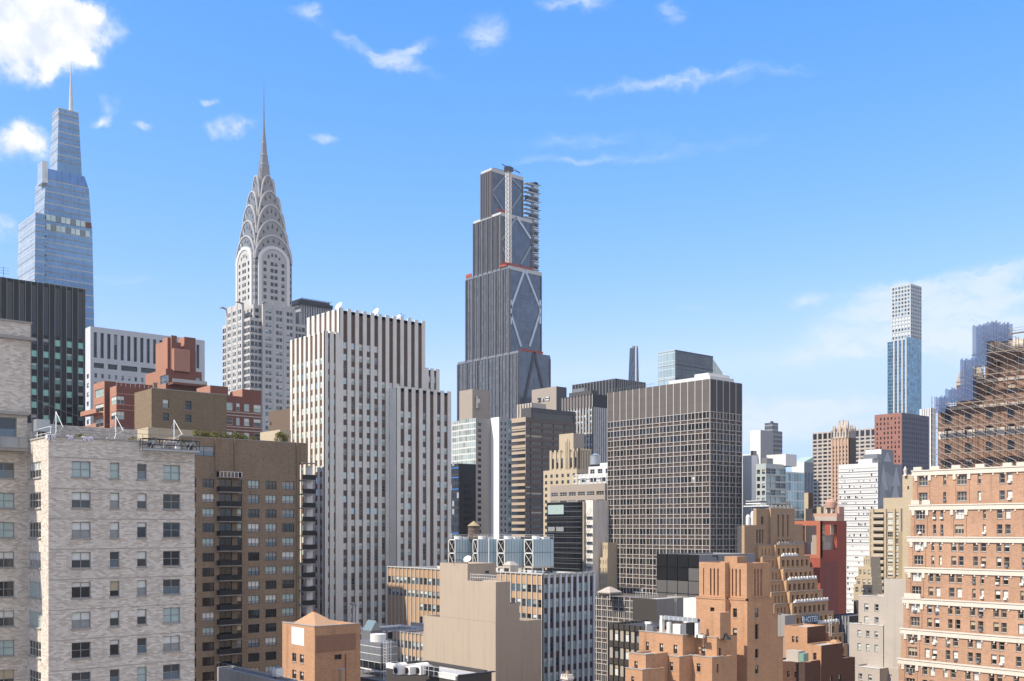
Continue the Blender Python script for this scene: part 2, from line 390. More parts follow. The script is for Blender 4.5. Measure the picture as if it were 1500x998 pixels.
# window looks: (weight, upper glass, lower glass, share of the upper)
MIX = {
 'apt': [(3, 'g_dark', 'g_dark', .5), (5, 'bl_white', 'g_mid', .5), (2, 'bl_white', 'bl_grey', .5), (2, 'bl_white', 'g_dark', .35), (2, 'g_mid', 'g_dark', .5), (2, 'bl_grey', 'g_dark', .45), (1, 'bl_warm', 'g_dark', .6), (1, 'g_blue', 'g_mid', .5)],
 'nearapt': [(5, 'bl_white', 'g_mid', .5), (2, 'bl_teal', 'bl_teal', .5), (2, 'bl_white', 'bl_grey', .5), (2, 'g_dark', 'g_dark', .5), (2, 'g_mid', 'g_blue', .5), (1, 'bl_warm', 'g_dark', .6), (2, 'bl_white', 'g_dark', .3)],
 'apt_pale': [(3, 'bl_teal', 'bl_teal', .5), (3, 'bl_white', 'bl_teal', .5), (3, 'bl_white', 'g_mid', .45), (3, 'g_dark', 'g_dark', .5), (2, 'g_mid', 'g_blue', .5), (1, 'bl_warm', 'g_dark', .6)],
 'office': [(4, 'g_mid', 'g_mid', .5), (3, 'bl_white', 'g_blue', .45), (3, 'g_blue', 'g_blue', .5), (2, 'g_dark', 'g_dark', .5), (2, 'bl_grey', 'g_mid', .6), (2, 'bl_teal', 'g_mid', .6)],
 'office_dark': [(6, 'g_dark', 'g_dark', .5), (2, 'g_mid', 'g_dark', .5), (1, 'bl_grey', 'g_dark', .4)],
 'dark': [(1, 'g_dark', 'g_dark', .5)],
 'brownglass': [(5, 'g_brown', 'g_brown', .5), (2, 'g_dark', 'g_dark', .5), (1, 'bl_warm', 'g_brown', .5)],
 'news': [(4, 'bl_white', 'bl_teal', .45), (3, 'bl_white', 'bl_white', .5), (3, 'g_sky', 'g_sky', .5), (2, 'bl_grey', 'g_blue', .5), (1, 'g_mid', 'g_mid', .5)],
 'blackgreen': [(4, 'bl_green', 'bl_green', .5), (2, 'bl_grey', 'g_dark', .5), (3, 'bl_teal', 'g_teal', .3), (2, 'g_teal', 'g_dark', .5)],
 'tealbright': [(4, 'bl_teal', 'bl_teal', .5), (3, 'bl_grey', 'g_dark', .5), (3, 'g_mid', 'g_dark', .5), (2, 'bl_white', 'bl_teal', .3)],
 'teal': [(3, 'bl_teal', 'bl_teal', .5), (3, 'g_teal', 'g_teal', .5), (3, 'g_dark', 'g_dark', .5), (2, 'bl_grey', 'g_dark', .6), (1, 'bl_white', 'g_teal', .4)],
 'sky': [(3, 'g_sky', 'g_sky', .5), (2, 'g_blue', 'g_blue', .5), (1, 'g_mid', 'g_mid', .5)],
 'white_blind': [(6, 'bl_white', 'bl_white', .5), (3, 'bl_white', 'g_dark', .6), (2, 'g_dark', 'g_dark', .5)],
}
def ST(mix='apt', t=.06, fm='f_alu', nv=1, rail=True, proud=.05, name='window'):
    return dict(mix=mix, t=t, fm=fm, nv=nv, rail=rail, proud=proud, name=name)
def pick(mix):
    L = MIX[mix]; r = rnd.random() * sum(x[0] for x in L)
    for i, x in enumerate(L):
        r -= x[0]
        if r <= 0: return i
    return 0
def win_quads(w, h, s, v):
    """(frame boxes, glass quads) in window coordinates: x across, -y outward, z up"""
    _, up, lo, k = MIX[s['mix']][v]; t = s['t']
    zs = h * (1 - k); g = []
    g.append((0, w, 0, zs, lo)); g.append((0, w, zs, h, up))
    fb = []
    if t > 0:
        p = s['proud']
        fb += [(0, w, 0, t), (0, w, h - t, h), (0, t, t, h - t), (w - t, w, t, h - t)]
        for i in range(1, s['nv']): x = w * i / s['nv']; fb.append((x - t * .5, x + t * .5, t, h - t))
        if s['rail']:
            n = s['nv']
            for i in range(n):
                a = w * i / n + (t if i == 0 else t * .5); c = w * (i + 1) / n - (t if i == n - 1 else t * .5)
                fb.append((a, c, zs - t * .4, zs + t * .4))
    return g, fb
# ------------------------------------------------------------------ wall materials
brick('br_mottled', (.71, .655, .58), (.42, .36, .30), (.56, .515, .45), .46, .155, .025, .16, .14)
brick('br_tan', (.27, .20, .132), (.20, .145, .096), (.24, .19, .14), .5, .16, .015, .18, .2)
brick('br_tan2', (.24, .18, .11), (.18, .13, .08), (.2, .16, .11), .5, .16, .015, .14, .12)
brick('br_orange', (.60, .34, .195), (.50, .28, .155), (.54, .34, .21), .5, .16, .012, .22, .26)
brick('br_tudor', (.59, .355, .23), (.47, .27, .17), (.53, .37, .26), .5, .16, .015, .3, .25)
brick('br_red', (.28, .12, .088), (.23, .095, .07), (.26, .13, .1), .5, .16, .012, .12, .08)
brick('br_salmon_sunlit', (.52, .27, .19), (.46, .23, .16), (.5, .29, .22), .5, .16, .012, .12, .1)  # red brick with sunlight put in the colour for south walls; salmon trim too
brick('br_hotel', (.56, .355, .20), (.46, .285, .155), (.5, .33, .2), .5, .16, .012, .16, .15)
brick('br_news', (.74, .71, .64), (.68, .65, .58), (.68, .65, .58), .5, .16, .01, .14, .16)
brick('br_newsred', (.19, .135, .105), (.145, .095, .075), (.16, .12, .1), .5, .16, .012, .15, .1)
brick('br_white', (.62, .61, .58), (.56, .55, .53), (.55, .54, .52), .6, .2, .01, .1, .12)
brick('br_pale', (.56, .50, .43), (.52, .46, .395), (.52, .47, .41), .6, .2, .008, .08, .14)
brick('br_cream', (.60, .50, .35), (.54, .45, .31), (.56, .47, .34), .6, .2, .01, .1, .12)
brick('br_gothic', (.62, .43, .31), (.54, .37, .26), (.56, .41, .3), .5, .2, .012, .16, .15)
brick('br_rust', (.39, .19, .145), (.34, .165, .125), (.36, .19, .15), .6, .2, .012, .12, .08)
brick('br_scaf', (.33, .20, .145), (.24, .145, .10), (.31, .22, .165), .5, .16, .012, .3, .2)
plain('st_beige', (.50, .41, .315), .9, var=.07, scale=.1, streak=.12)
plain('st_lime', (.55, .50, .43), .9, var=.12, streak=.15)
plain('st_white', (.66, .66, .64), .85, var=.07, streak=.1)
plain('st_terracotta', (.64, .58, .49), .85, var=.12, streak=.12)
plain('st_concrete', (.36, .34, .31), .9, var=.14, streak=.25)
plain('st_grey', (.40, .41, .42), .85, var=.08, streak=.1)
plain('st_stucco', (.74, .68, .60), .9, var=.22, scale=.12, streak=.35)  # pale blotches: sunlight reflected off windows, put into the wall colour
plain('st_brown', (.20, .145, .105), .9, var=.06)
plain('st_darkbrown', (.055, .048, .042), .8, var=.1)
plain('st_redframe', (.40, .10, .065), .85, var=.08, streak=.1)
plain('st_orange', (.50, .17, .09), .85, var=.06)
plain('st_granite', (.15, .132, .12), .7, var=.2, scale=.3, streak=.2)
plain('st_bluegrey', (.32, .34, .355), .7, var=.08)
plain('st_copper', (.25, .43, .36), .6, .2, var=.15)
plain('mul_stone', (.56, .53, .49), .8, var=.06, scale=.4)
plain('fin_white', (.60, .60, .58), .7, var=.06)
plain('fin_blue', (.80, .81, .82), .6, var=.06)
plain('tan_span', (.55, .36, .21), .85, var=.14, scale=.6)
plain('dark_span', (.075, .055, .048), .7, var=.15, scale=.6)
plain('steel_ss', (.62, .615, .60), .45, .3, var=.12, scale=.5)
plain('steel_ss2', (.33, .33, .325), .4, .5, var=.12, scale=.5)
plain('black_metal', (.017, .021, .022), .35, .2, var=.2)
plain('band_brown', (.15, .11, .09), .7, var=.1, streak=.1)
plain('band_sunlit', (.52, .42, .31), .8, var=.08)  # paler copy of the brown bands for the south side, sunlight put in its colour
curtain('cw_jpm', (.16, .165, .17), (.045, .042, .04), 1.5, 4.2, .35, .5, var=.3, metal=.5, rough=.16)
curtain('cw_jpm_e', (.10, .12, .155), (.05, .055, .065), 3.0, 4.2, .25, .25, var=.22, metal=.5, rough=.14)
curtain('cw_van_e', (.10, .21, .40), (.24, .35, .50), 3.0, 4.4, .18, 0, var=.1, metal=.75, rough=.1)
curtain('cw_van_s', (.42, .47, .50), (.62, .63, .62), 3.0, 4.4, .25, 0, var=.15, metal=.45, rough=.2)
curtain('cw_teal', (.30, .40, .40), (.58, .62, .60), 1.6, 3.2, .14, .4, var=.45, metal=.4, rough=.12, blinds=.15)
curtain('cw_pale', (.40, .47, .45), (.60, .61, .57), 1.7, 3.1, .2, .7, var=.35, metal=.3, rough=.15, blinds=.15)
curtain('cw_navy', (.055, .085, .125), (.03, .04, .055), 1.6, 6.2, .2, .45, var=.25, metal=.55, rough=.12)
curtain('cw_mint', (.40, .50, .50), (.55, .62, .60), 3.2, 6.2, .15, .3, var=.12, metal=.4, rough=.14)
curtain('cw_blue', (.11, .25, .37), (.20, .30, .38), 1.5, 3.6, .12, .35, var=.45, metal=.7, rough=.08)
curtain('cw_black', (.010, .011, .012), (.03, .03, .03), 2.6, 3.1, .07, .28, var=.5, metal=.1, rough=.16, spec=.4)
curtain('cw_slab', (.10, .10, .105), (.28, .27, .26), 3.4, 60, .7, 0, var=.2, metal=.3, rough=.3)
curtain('cw_midnight', (.018, .022, .028), (.03, .032, .036), 1.6, 3.4, .35, 1.1, var=.5, metal=.3, rough=.15, blinds=.08)
curtain('cw_far', (.05, .06, .075), (.22, .24, .26), 2.0, 3.6, .6, 1.2, var=.4, metal=.3, rough=.2)

# ================================================================== 1  mottled brick apartment house (nearest, left)
def near_apartments():
    b = Bld('apartment_building', 'mottled grey and white brick apartment house with scaffold on its roof, nearest on the left', 'apartment building', 71, 98.0)
    cx, d = b.C, b.d
    wS = b.w(40); yE = b.n(285)
    ztop = b.z(640)
    cols = [(b.n(a), b.n(c)) for a, c in ((105, 133), (161, 175), (201, 215), (239, 264))]
    yref = (cols[0][0] + cols[0][1]) / 2
    rows = []
    for y in (676, 721, 765, 809, 853, 897, 941, 985, 1029, 1073):
        rows.append((b.z(y + 23.3, 0, yref), b.z(y, 0, yref)))
    rows = rows[::-1]
    wide = ST('nearapt', .07, 'f_alu', 2); nar = ST('nearapt', .07, 'f_alu', 1)
    def east(b, fr, L, z0, z1, mat):
        facade(b, fr, 0, L, z0, z1, cols, rows, mat, 'wall', .22, lambda ci, ri: wide if ci in (0, 3) else nar, sill=.12)
        for r0, r1 in rows: fr.box(b.part('wall'), .0, L, r1 + .28, r1 + .34, .001, .025, 'stone_sill')
        fr.box(b.part('parapet_coping'), -.1, L, z1 - .02, z1 + .14, -.34, .08, 'stone_sill')
    corner = ST('nearapt', .09, 'f_white', 4)
    def south(b, fr, L, z0, z1, mat):
        a = wS - b.w(42.5); c = wS - b.w(60)
        facade(b, fr, 0, L, z0, z1, [(a, c)], rows, mat, 'wall', .12, corner, sill=.12)
        fr.box(b.part('parapet_coping'), 0, L + .1, z1 - .02, z1 + .14, -.34, .08, 'stone_sill')
    b.cap = 100
    mass(b, -wS - 9.0, 0, 0, yE, 0, ztop, 'br_mottled', S=PANEL('br_mottled') if False else (lambda b, fr, L, z0, z1, mat: south(b, Fr('S', -wS, 0), wS, z0, z1, mat)), E=east, roof='roof_tar', par=1.0)
    # recessed west wing that carries the taller tower
    x1 = -wS; ys = b.n(-220, x1, 0); yn = b.n(45, x1, 0)
    z_t = b.z(474.5, x1, yn); z_l = b.z(607, x1, 0)
    wl = ST('apt_pale', .07, 'f_alu', 2)
    c0, c1 = b.n(-9, x1, 0), b.n(21, x1, 0)
    fr = Fr('E', x1, ys); L = -ys
    rws = [(r0, r1) for r0, r1 in rows if r1 < b.z(668, x1, 0)]
    big = ST('apt_pale', .08, 'f_alu', 1, rail=False)
    zt1, zt0 = b.z(611, x1, -2), b.z(645, x1, -2)
    facade(b, fr, 0, L, 0, zt0 - .5, [(c0 - ys, c1 - ys)], rws, 'br_mottled', 'wall', .2, wl, sill=.1)
    facade(b, fr, 0, L, zt0 - .5, z_l, [(b.n(-14, x1, 0) - ys, b.n(24.5, x1, 0) - ys)], [(zt0, zt1)], 'br_mottled', 'wall', .25, big)
    mb = b.part('wall')
    mb.box(x1 - 12, x1 - .01, ys, -.01, 0, z_l - .02, 'br_mottled') if False else None
    for side, ox, oy, LL in (('S', x1 - 9, ys, 9), ('W', x1 - 9, yE, yE - ys)):
        Fr(side, ox, oy).quad(mb, 0, LL, 0, z_l, 'br_mottled')
    b.part('roof').poly(((x1 - 9, ys, z_l), (x1, ys, z_l), (x1, 0, z_l), (x1 - 9, 0, z_l)), 'roof_tar')
    ysT = b.n(-30, x1, 0)
    mass(b, x1 - 8, x1 - .02, ysT, yn, z_l, z_t, 'br_mottled', roof='roof_tar', par=.8)
    f2 = Fr('E', x1 - .02, ysT); LT = yn - ysT
    cp = b.part('parapet_coping')
    f2.box(cp, -.1, LT + .12, z_t - .02, z_t + .16, -.35, .1, 'stone_sill')
    zl = b.z(497, x1, yn); f2.box(cp, -.1, LT + .35, zl - .18, zl + .12, .002, .42, 'stone_sill')
    f2.box(cp, -.2, b.n(41, x1, 0) - ysT, z_l - .15, z_l + .15, .03, .5, 'stone_sill')
    # balcony below the terrace window
    bal = b.new('balcony'); zb = b.z(658, x1 + 1, -1.2); e = b.n(39.5, x1 + 1.2, 0)
    fb = Fr('E', x1, ys)
    fb.box(bal, 0, e - ys, zb - .22, zb, .003, 1.5, 'st_concrete')
    ra = b.new('railing', bal)
    fb.box(ra, 0, e - ys, zb + 1.08, zb + 1.16, 1.38, 1.46, 'f_alu'); fb.box(ra, 0, e - ys, zb + .1, zb + 1.08, 1.40, 1.43, 'bl_grey')
    t = 0.3
    while t < e - ys: fb.box(ra, t, t + .07, zb, zb + 1.08, 1.37, 1.47, 'f_alu'); t += 1.7
    b.ztop, b.wS, b.yE = ztop, wS, yE
    return b
A = near_apartments()

def single(name, label, cat, mb, P, z=0.0, group=None):
    """a thing that is one mesh"""
    o = mb.make(); o.location = (P.x, P.y, z); o['label'] = label; o['category'] = cat
    if group: o['group'] = group
    return o
def anchor(name, label, cat, P, z, group=None):
    o = bpy.data.objects.new(name, None); COL.objects.link(o); o.location = (P.x, P.y, z); o['label'] = label; o['category'] = cat
    if group: o['group'] = group
    return o

def roof_gear_A():
    b = A; zr = b.ztop + .15
    # suspended work platform hanging in front of the east wall
    x0 = .35; y0, y1 = b.n(205, x0, 0), b.n(288, x0, 0); L = y1 - y0
    P = b.C + Vector((x0, y0)); zb = zz(659.5, dep(P)); h = 1.15
    t = anchor('suspended_platform', 'steel work platform with truss rails hanging against the top of the mottled brick wall', 'work platform', P, zb)
    m = MB('deck'); m.box(0, .75, 0, L, 0, .12, 'galv'); m.box(0, .04, 0, L, .12, .3, 'galv'); m.box(.71, .75, 0, L, .12, .24, 'steel_grey'); m.make(t)
    m = MB('truss_rail')
    for x in (.03, .72):
        m.tube((x, 0, h), (x, L, h), .045, 'steel_dark'); m.tube((x, 0, .6), (x, L, .6), .03, 'steel_dark')
        k = int(L / .62)
        for i in range(k): m.tube((x, L * i / k, .1 if i % 2 else h), (x, L * (i + 1) / k, h if i % 2 else .1), .028, 'galv')
        for i in range(k // 3 + 1): m.tube((x, L * i / (k // 3), 0), (x, L * i / (k // 3), h), .04, 'steel_dark')
    m.make(t)
    for yy in (.9, L - .9):
        m = MB('hoist_motor'); m.box(.15, .6, yy - .22, yy + .22, .12, .75, 'steel_dark'); m.box(.25, .5, yy - .3, yy + .3, .75, 1.0, 'steel_grey'); m.make(t)
    for k in range(5):
        m = MB('material_sack'); yy = 1.6 + k * (L - 3) / 4.6; m.box(.15, .55, yy, yy + .5, .12, .45 + .1 * (k % 2), ['st_white', 'st_concrete', 'steel_grey'][k % 3]); m.make(t)
    for yy in (.9, L - .9): 
        m = MB('suspension_rope'); m.tube((.37, yy, 1.0), (.37, yy, b.ztop + .75 - zb), .018, 'steel_dark'); m.make(t)
    # outrigger davits that carry ropes
    for px, lab in ((88, 'white steel outrigger davit near the left end of the near brick roof'), (176, 'white steel outrigger davit at the middle of the near brick roof'), (262, 'white steel outrigger davit above the hanging work platform')):
        yy = b.n(px); Q = b.C + Vector((0, yy)); t = anchor('outrigger_davit', lab, 'davit', Q, b.ztop - 1.0, 'davits on the near roof')
        m = MB('beam'); m.tube((-4.2, .3, 1.15), (.9, 0, 1.95), .085, 'steel_white'); m.make(t)
        m = MB('mast'); m.tube((-1.2, 0, 1.0), (-1.2, 0, 3.6), .06, 'steel_white'); m.tube((-1.2, 0, 3.55), (.8, 0, 1.98), .03, 'steel_white'); m.tube((-1.2, 0, 3.55), (-4.0, .3, 1.2), .03, 'steel_white'); m.make(t)
        for x, s in ((-1.2, .7), (-3.6, .6)):
            m = MB('trestle')
            for q in (-s, s): m.tube((x, q, 0), (x, 0, 1.6), .045, 'steel_white')
            m.make(t)
        m = MB('counterweight'); m.box(-4.4, -3.7, -.35, .35, 0, .55, 'steel_dark'); m.make(t)
    # pipe guard rail along the parapet
    t = anchor('guard_rail', 'thin pipe guard rail along the roof edge of the mottled brick house', 'guard rail', b.C, b.ztop - .9)
    m = MB('rail')
    ye = b.n(286)
    m.tube((-.55, .4, 1.75), (-.55, ye, 1.75), .022, 'steel_grey'); m.make(t)
    m = MB('rail'); m.tube((-b.wS, .4, 1.95), (-.55, .4, 1.95), .05, 'steel_white'); m.tube((-b.wS, .4, 1.4), (-.55, .4, 1.4), .04, 'steel_white'); m.make(t)
    k = 9
    for i in range(k):
        m = MB('post'); m.tube((-.55, .4 + (ye - .4) * i / (k - 1), 0), (-.55, .4 + (ye - .4) * i / (k - 1), 1.78), .025, 'steel_grey'); m.make(t)
    for x in (-b.wS + .15, -b.wS * .72, -.6):
        m = MB('post'); m.tube((x, .4, 0), (x, .4, 1.97), .05, 'steel_white'); m.make(t)
    # dust sheets over the parapet
    for px, wd, lab in ((69, 12, 'white dust sheet folded over the corner of the near parapet'), (99, 8, 'small white dust sheet on the near parapet, the middle of three'), (121, 15, 'white dust sheet on the near parapet beside the yellow planting')):
        yy = b.n(px); y2 = b.n(px + wd); Q = b.C + Vector((0, yy)); m = MB('dust_sheet'); n = 7
        for i in range(n):
            a, c = (y2 - yy) * i / n, (y2 - yy) * (i + 1) / n; dz = .28 + .16 * math.sin(i * 2.1)
            m.box(-.5, .1 + .03 * (i % 2), a, c - .004, -dz + .1, .2 + .04 * math.sin(i * 1.3), 'cloth')
        single('dust_sheet', lab, 'sheet', m, Q, b.ztop + .02, 'dust sheets on the near parapet')
    # pale metal duct
    Q = b.C + Vector((-6.2, b.n(47, -6.2, 0))); zq = b.ztop - 1.0
    t = anchor('air_duct', 'pale metal roof duct beside the tall mottled brick tower', 'air duct', Q, zq)
    m = MB('duct_body'); yl = b.n(67, -6.2, 0) - b.n(47, -6.2, 0); m.box(0, 1.4, 0, yl, 1.9, 3.1, 'galv'); m.box(.15, 1.25, yl, yl + .5, 1.6, 2.7, 'galv'); m.make(t)
    for yy in (.4, yl - .4):
        m = MB('leg'); m.box(.5, .7, yy - .1, yy + .1, 0, 1.9, 'steel_dark'); m.make(t)
    # ropes strung over the roof
    m = MB('roof_rope'); 
    y_a, y_b = b.n(47, -.6, 0), b.n(262, -.6, 0); n = 24; prev = None
    for i in range(n + 1):
        q = i / n; pz = 4.6 * (1 - q) + 2.5 * q - 1.2 * math.sin(math.pi * q) * .8; p_ = (-.6, y_a + (y_b - y_a) * q, pz)
        if prev: m.tube(prev, p_, .018, 'steel_grey', 3)
        prev = p_
    single('roof_rope', 'slack rope strung over the near roof from the tall tower to the last davit', 'rope', m, b.C, b.ztop - 1.0)
plain('cloth', (.66, .63, .70), .9, var=.1)
roof_gear_A()

# ================================================================== 2  brown balcony block behind it
def brown_block():
    d0 = 200.0
    b = Bld('apartment_building', 'brown brick apartment block with a column of dark balconies and planted roof', 'apartment building', 262, d0)
    n = b.n; ytip = n(451); ywall = n(438.5); ztop = b.z(641.0, 0, n(300))
    zt1 = b.z(653, 0, n(300)); W = 24.0
    ref = n(410)
    pitch = 20.72 * dep(b.C + Vector((0, ref))) / F; h = 12.2 * dep(b.C + Vector((0, ref))) / F
    ztopw = b.z(684.3, 0, ref)
    rows = down(ztopw, pitch, h, 8)
    cols = [(n(279.5), n(287.5)), (n(296.5), n(314)), (n(321), n(340)), (n(347.5), n(354.5)), (n(363.5), n(380)), (n(389), n(405)), (n(413.5), n(431))]
    st = ST('apt_brown', .07, 'f_dark', 3, rail=False); st1 = ST('apt_brown', .07, 'f_dark', 1)
    def east(bb, fr, L, z0, z1, mat):
        facade(b, fr, 0, ywall, z0, z1 - 5.2, cols, rows, mat, 'wall', .22, lambda ci, ri: st1 if ci in (0, 3) else (dict(st, nv=2, mix='dark') if ci == 2 else st))
        facade(b, fr, 0, ywall, z1 - 5.2, z1, [(n(284), n(314))], [(b.z(668, 0, n(300)), b.z(653.5, 0, n(300)))], mat, 'wall', .2, dict(st, nv=2))
        fr.quad(b.part('wall'), ywall, L, rows[-1][1] + .9, z1, mat)
        for px in (316.5, 344.5, 435.5): fr.box(b.part('wall'), n(px) - .28, n(px) + .28, b.z(690, 0, n(px)) if px < 400 else 10, z1 + .05, .001, .3, 'br_tan2')
    mass(b, -W, 0, 0, ytip, 0, ztop, 'br_tan', E=east, roof='roof_gravel', par=1.1, N=False)
    mb = b.part('wall'); zlo = rows[-1][1] + .9
    mb.box(-.25, -.02, 0, 0.01, 0, 1, 'br_tan') if False else None
    # the open corner: recess behind the corner balconies
    Fr('N', 0, ywall).quad(mb, 0, 3.4, 0, zlo, 'br_tan'); Fr('E', -3.4, ywall).quad(mb, 0, ytip - ywall, 0, zlo, 'br_tan')
    Fr('N', -3.4, ytip).quad(mb, 0, W - 3.4, 0, ztop, 'br_tan'); Fr('N', 0, ytip).quad(mb, 0, 3.4, zlo, ztop, 'br_tan')
    mb.poly(((-3.4, ywall, zlo), (0, ywall, zlo), (0, ytip, zlo), (-3.4, ytip, zlo)), 'br_tan')
    fr = Fr('E', 0, 0)
    fr.box(b.part('parapet_coping'), 0, ytip, ztop, ztop + .12, -.32, .05, 'stone_sill')
    yB0, yB1 = n(317.5), n(349.5); yC1 = n(462, 1.2, 0)
    for i, (r0, r1) in enumerate(rows[::-1]):
        zf = r0 - .78
        if zz(998, 205) - 6 > zf: break
        m = b.new('balcony'); fr.box(m, yB0, yB1, zf - .16, zf, .003, 1.5, 'st_concrete')
        r = b.new('railing', m)
        white = i == 0
        fr.box(r, yB0, yB1, zf + .98, zf + 1.06, 1.42, 1.48, 'steel_white' if white else 'steel_black')
        if not white: fr.box(r, yB0, yB1, zf, zf + .98, 1.44, 1.46, 'steel_black'); 
        else:
            for k in range(7): y_ = yB0 + (yB1 - yB0) * k / 6; fr.box(r, y_ - .06, y_ + .06, zf, zf + .98, 1.40, 1.47, 'steel_white')
        fr.box(r, yB0, yB0 + .05, zf, zf + 1.04, .0031, 1.42, 'steel_black'); fr.box(r, yB1 - .05, yB1, zf, zf + 1.04, .0031, 1.42, 'steel_black')
        m = b.new('balcony'); fr.box(m, ywall + .03, yC1, zf - .16, zf, -3.3, 1.3, 'st_concrete')
        r = b.new('railing', m); fr.box(r, ywall + .03, yC1, zf, zf + 1.05, 1.22, 1.25, 'steel_black'); fr.box(r, yC1 - .04, yC1, zf, zf + 1.05, -1.5, 1.22, 'steel_black')
        pn = b.new('privacy_screen', m); y_s = n(449, -.3, 0); fr.box(pn, y_s, n(458, -.3, 0), zf + .05, r1 + .55, -.4, -.3, 'st_white')
    mtop = b.new('canopy'); fr.box(mtop, ywall, yC1 + .3, zlo - .02, zlo + .16, .003, 1.5, 'st_concrete')
    # roof bulkhead with a sunny front, right of the planting
    P = pt(410, 222) - b.C; xb, yb = P.x, P.y
    wl = b.w(381, xb, yb); zt = b.z(629.5, xb, yb)
    k = b.new('stair_bulkhead'); k.box(xb - wl, xb, yb, yb + b.n(426, xb, yb), ztop - 1.2, zt, 'br_cream')
    b.ztop = ztop
    return b
MIX['apt_brown'] = [(4, 'g_dark', 'g_dark', .5), (3, 'bl_teal', 'bl_grey', .6), (2, 'bl_white', 'bl_grey', .6), (2, 'g_mid', 'g_dark', .5), (1, 'bl_warm', 'g_dark', .6), (2, 'bl_grey', 'g_blue', .5)]
BB = brown_block()

# planting on the brown roof: leaf clumps
plain('leaf_yellow', (.20, .19, .035), .8, var=.3, scale=3); plain('leaf_olive', (.12, .13, .03), .8, var=.3, scale=3); plain('leaf_green', (.05, .085, .022), .8, var=.3, scale=3)
def leaves(m, x, y, z, rx, ry, rz, n, size, mats):
    for _ in range(n):
        while True:
            a, b_, c = rnd.uniform(-1, 1), rnd.uniform(-1, 1), rnd.uniform(-1, 1)
            if a * a + b_ * b_ + c * c < 1: break
        p = Vector((x + a * rx, y + b_ * ry, z + c * rz)); u = Vector((rnd.gauss(0, 1), rnd.gauss(0, 1), rnd.gauss(0, 1))).normalized(); v = u.orthogonal().normalized() ; s = size * rnd.uniform(.6, 1.5)
        m.poly((tuple(p - u * s), tuple(p + v * s * .5), tuple(p + u * s), tuple(p - v * s * .5)), rnd.choice(mats))
def shrubs():
    b = BB
    spots = [(289, 1.1, .9, 'bushy yellow-green shrub on the brown roof just right of the work platform'), (301, .9, .7, 'low yellow shrub on the brown roof above the single top window'), (315, 1.2, .8, 'wide olive shrub on the brown roof above the first pilaster'),
             (330, 1.1, .75, 'yellow shrub on the brown roof above the balcony column'), (345, 1.2, .9, 'full yellow-green shrub on the brown roof above the second pilaster'), (357, 1.0, .7, 'last low shrub at the right end of the brown roof hedge'), (371, 1.1, .35, 'thin creeping yellow shrub on the brown parapet left of the cream bulkhead')]
    for px, rx, h, lab in spots:
        y_ = b.n(px, -1.3, 0); P = b.C + Vector((-1.3, y_)); t = anchor('shrub', lab, 'shrub', P, b.ztop - .9, 'shrubs on the brown roof')
        m = MB('foliage'); leaves(m, 0, 0, .9 + h * .6, .8, rx, h, 340, .13, ['leaf_yellow', 'leaf_yellow', 'leaf_olive']); leaves(m, 0, 0, 1.2 + h * 1.1, .5, rx * .8, h * .6, 90, .12, ['leaf_yellow', 'leaf_olive']); m.make(t)
        m = MB('stem')
        for k in range(4): m.tube((0, 0, 0), (rnd.uniform(-.4, .4), rnd.uniform(-.7, .7), 1.2 + h * .5), .03, 'wood_old')
        m.make(t)
    y_ = b.n(412, -1.6, 0); P = b.C + Vector((-1.6, y_)); t = anchor('small_tree', 'small yellow-green tree in front of the cream roof bulkhead', 'tree', P, b.ztop - 1.0)
    m = MB('crown')
    for k in range(9): leaves(m, rnd.uniform(-.6, .6), rnd.uniform(-1.4, 1.4), 1.5 + rnd.uniform(-.3, 1.3), .7, .7, .6, 120, .13, ['leaf_yellow', 'leaf_olive', 'leaf_yellow'])
    m.make(t)
    m = MB('trunk'); m.tube((0, 0, 0), (0, 0, 1.3), .07, 'wood_old', 6)
    for k in range(6): m.tube((0, 0, 1.0), (rnd.uniform(-.7, .7), rnd.uniform(-1.3, 1.3), 2.2), .035, 'wood_old')
    m.make(t)
    for px, lab in ((119, 'yellow-green shrub behind the near parapet at the left dust sheets'), (197, 'yellow-green shrub behind the near parapet left of the work platform'), (226, 'yellow-green shrub behind the truss of the work platform'), (268, 'straggly yellow shrub behind the right end of the work platform')):
        y_ = A.n(px, -2.2, 0); P = A.C + Vector((-2.2, y_)); t = anchor('shrub', lab, 'shrub', P, A.ztop - 1.0, 'shrubs on the near roof')
        m = MB('foliage'); leaves(m, 0, 0, 1.15, .5, .75, .55, 260, .09, ['leaf_yellow', 'leaf_olive']); m.make(t)
        m = MB('stem'); m.tube((0, 0, 0), (0, 0, 1.0), .03, 'wood_old'); m.tube((0, 0, .4), (0, .4, 1.2), .02, 'wood_old'); m.make(t)
shrubs()

# ================================================================== 3  tan brick house between
b = Bld('apartment_building', 'tan brick house with a sunny blank end wall and four small windows', 'apartment building', 222, 248)
zt = b.z(569); cw = [(b.n(238.5), b.n(247.5)), (b.n(271.5), b.n(280.5))]
def tanE(b_, fr, L, z0, z1, mat):
    facade(b, fr, 0, L, z0, z1, cw, [(b.z(617.5 - 1, 0, cw[0][0]), b.z(605, 0, cw[0][0])), (b.z(597.5, 0, cw[0][0]), b.z(584.5, 0, cw[0][0]))], mat, 'wall', .3, ST('apt', .09, 'f_dark', 1), sill=.1)
mass(b, -b.w(197), 0, 0, b.n(332), 0, zt, 'br_tan2', E=tanE, par=1.0)
m = b.part('parapet_coping'); Fr('E', 0, 0).box(m, 0, b.n(332), zt, zt + .16, -.33, .06, 'stone_sill')
k = b.new('chimney'); y_ = b.n(226); k.box(-1.0, -.35, y_, y_ + .9, zt - .8, zt + 1.3, 'br_tan'); k.box(-1.1, -.25, y_ - .1, y_ + 1.0, zt + 1.3, zt + 1.5, 'st_concrete')
b2 = Bld('low_building', 'long low cream parapet in the sun below the red brick houses', 'building', 217, 222)
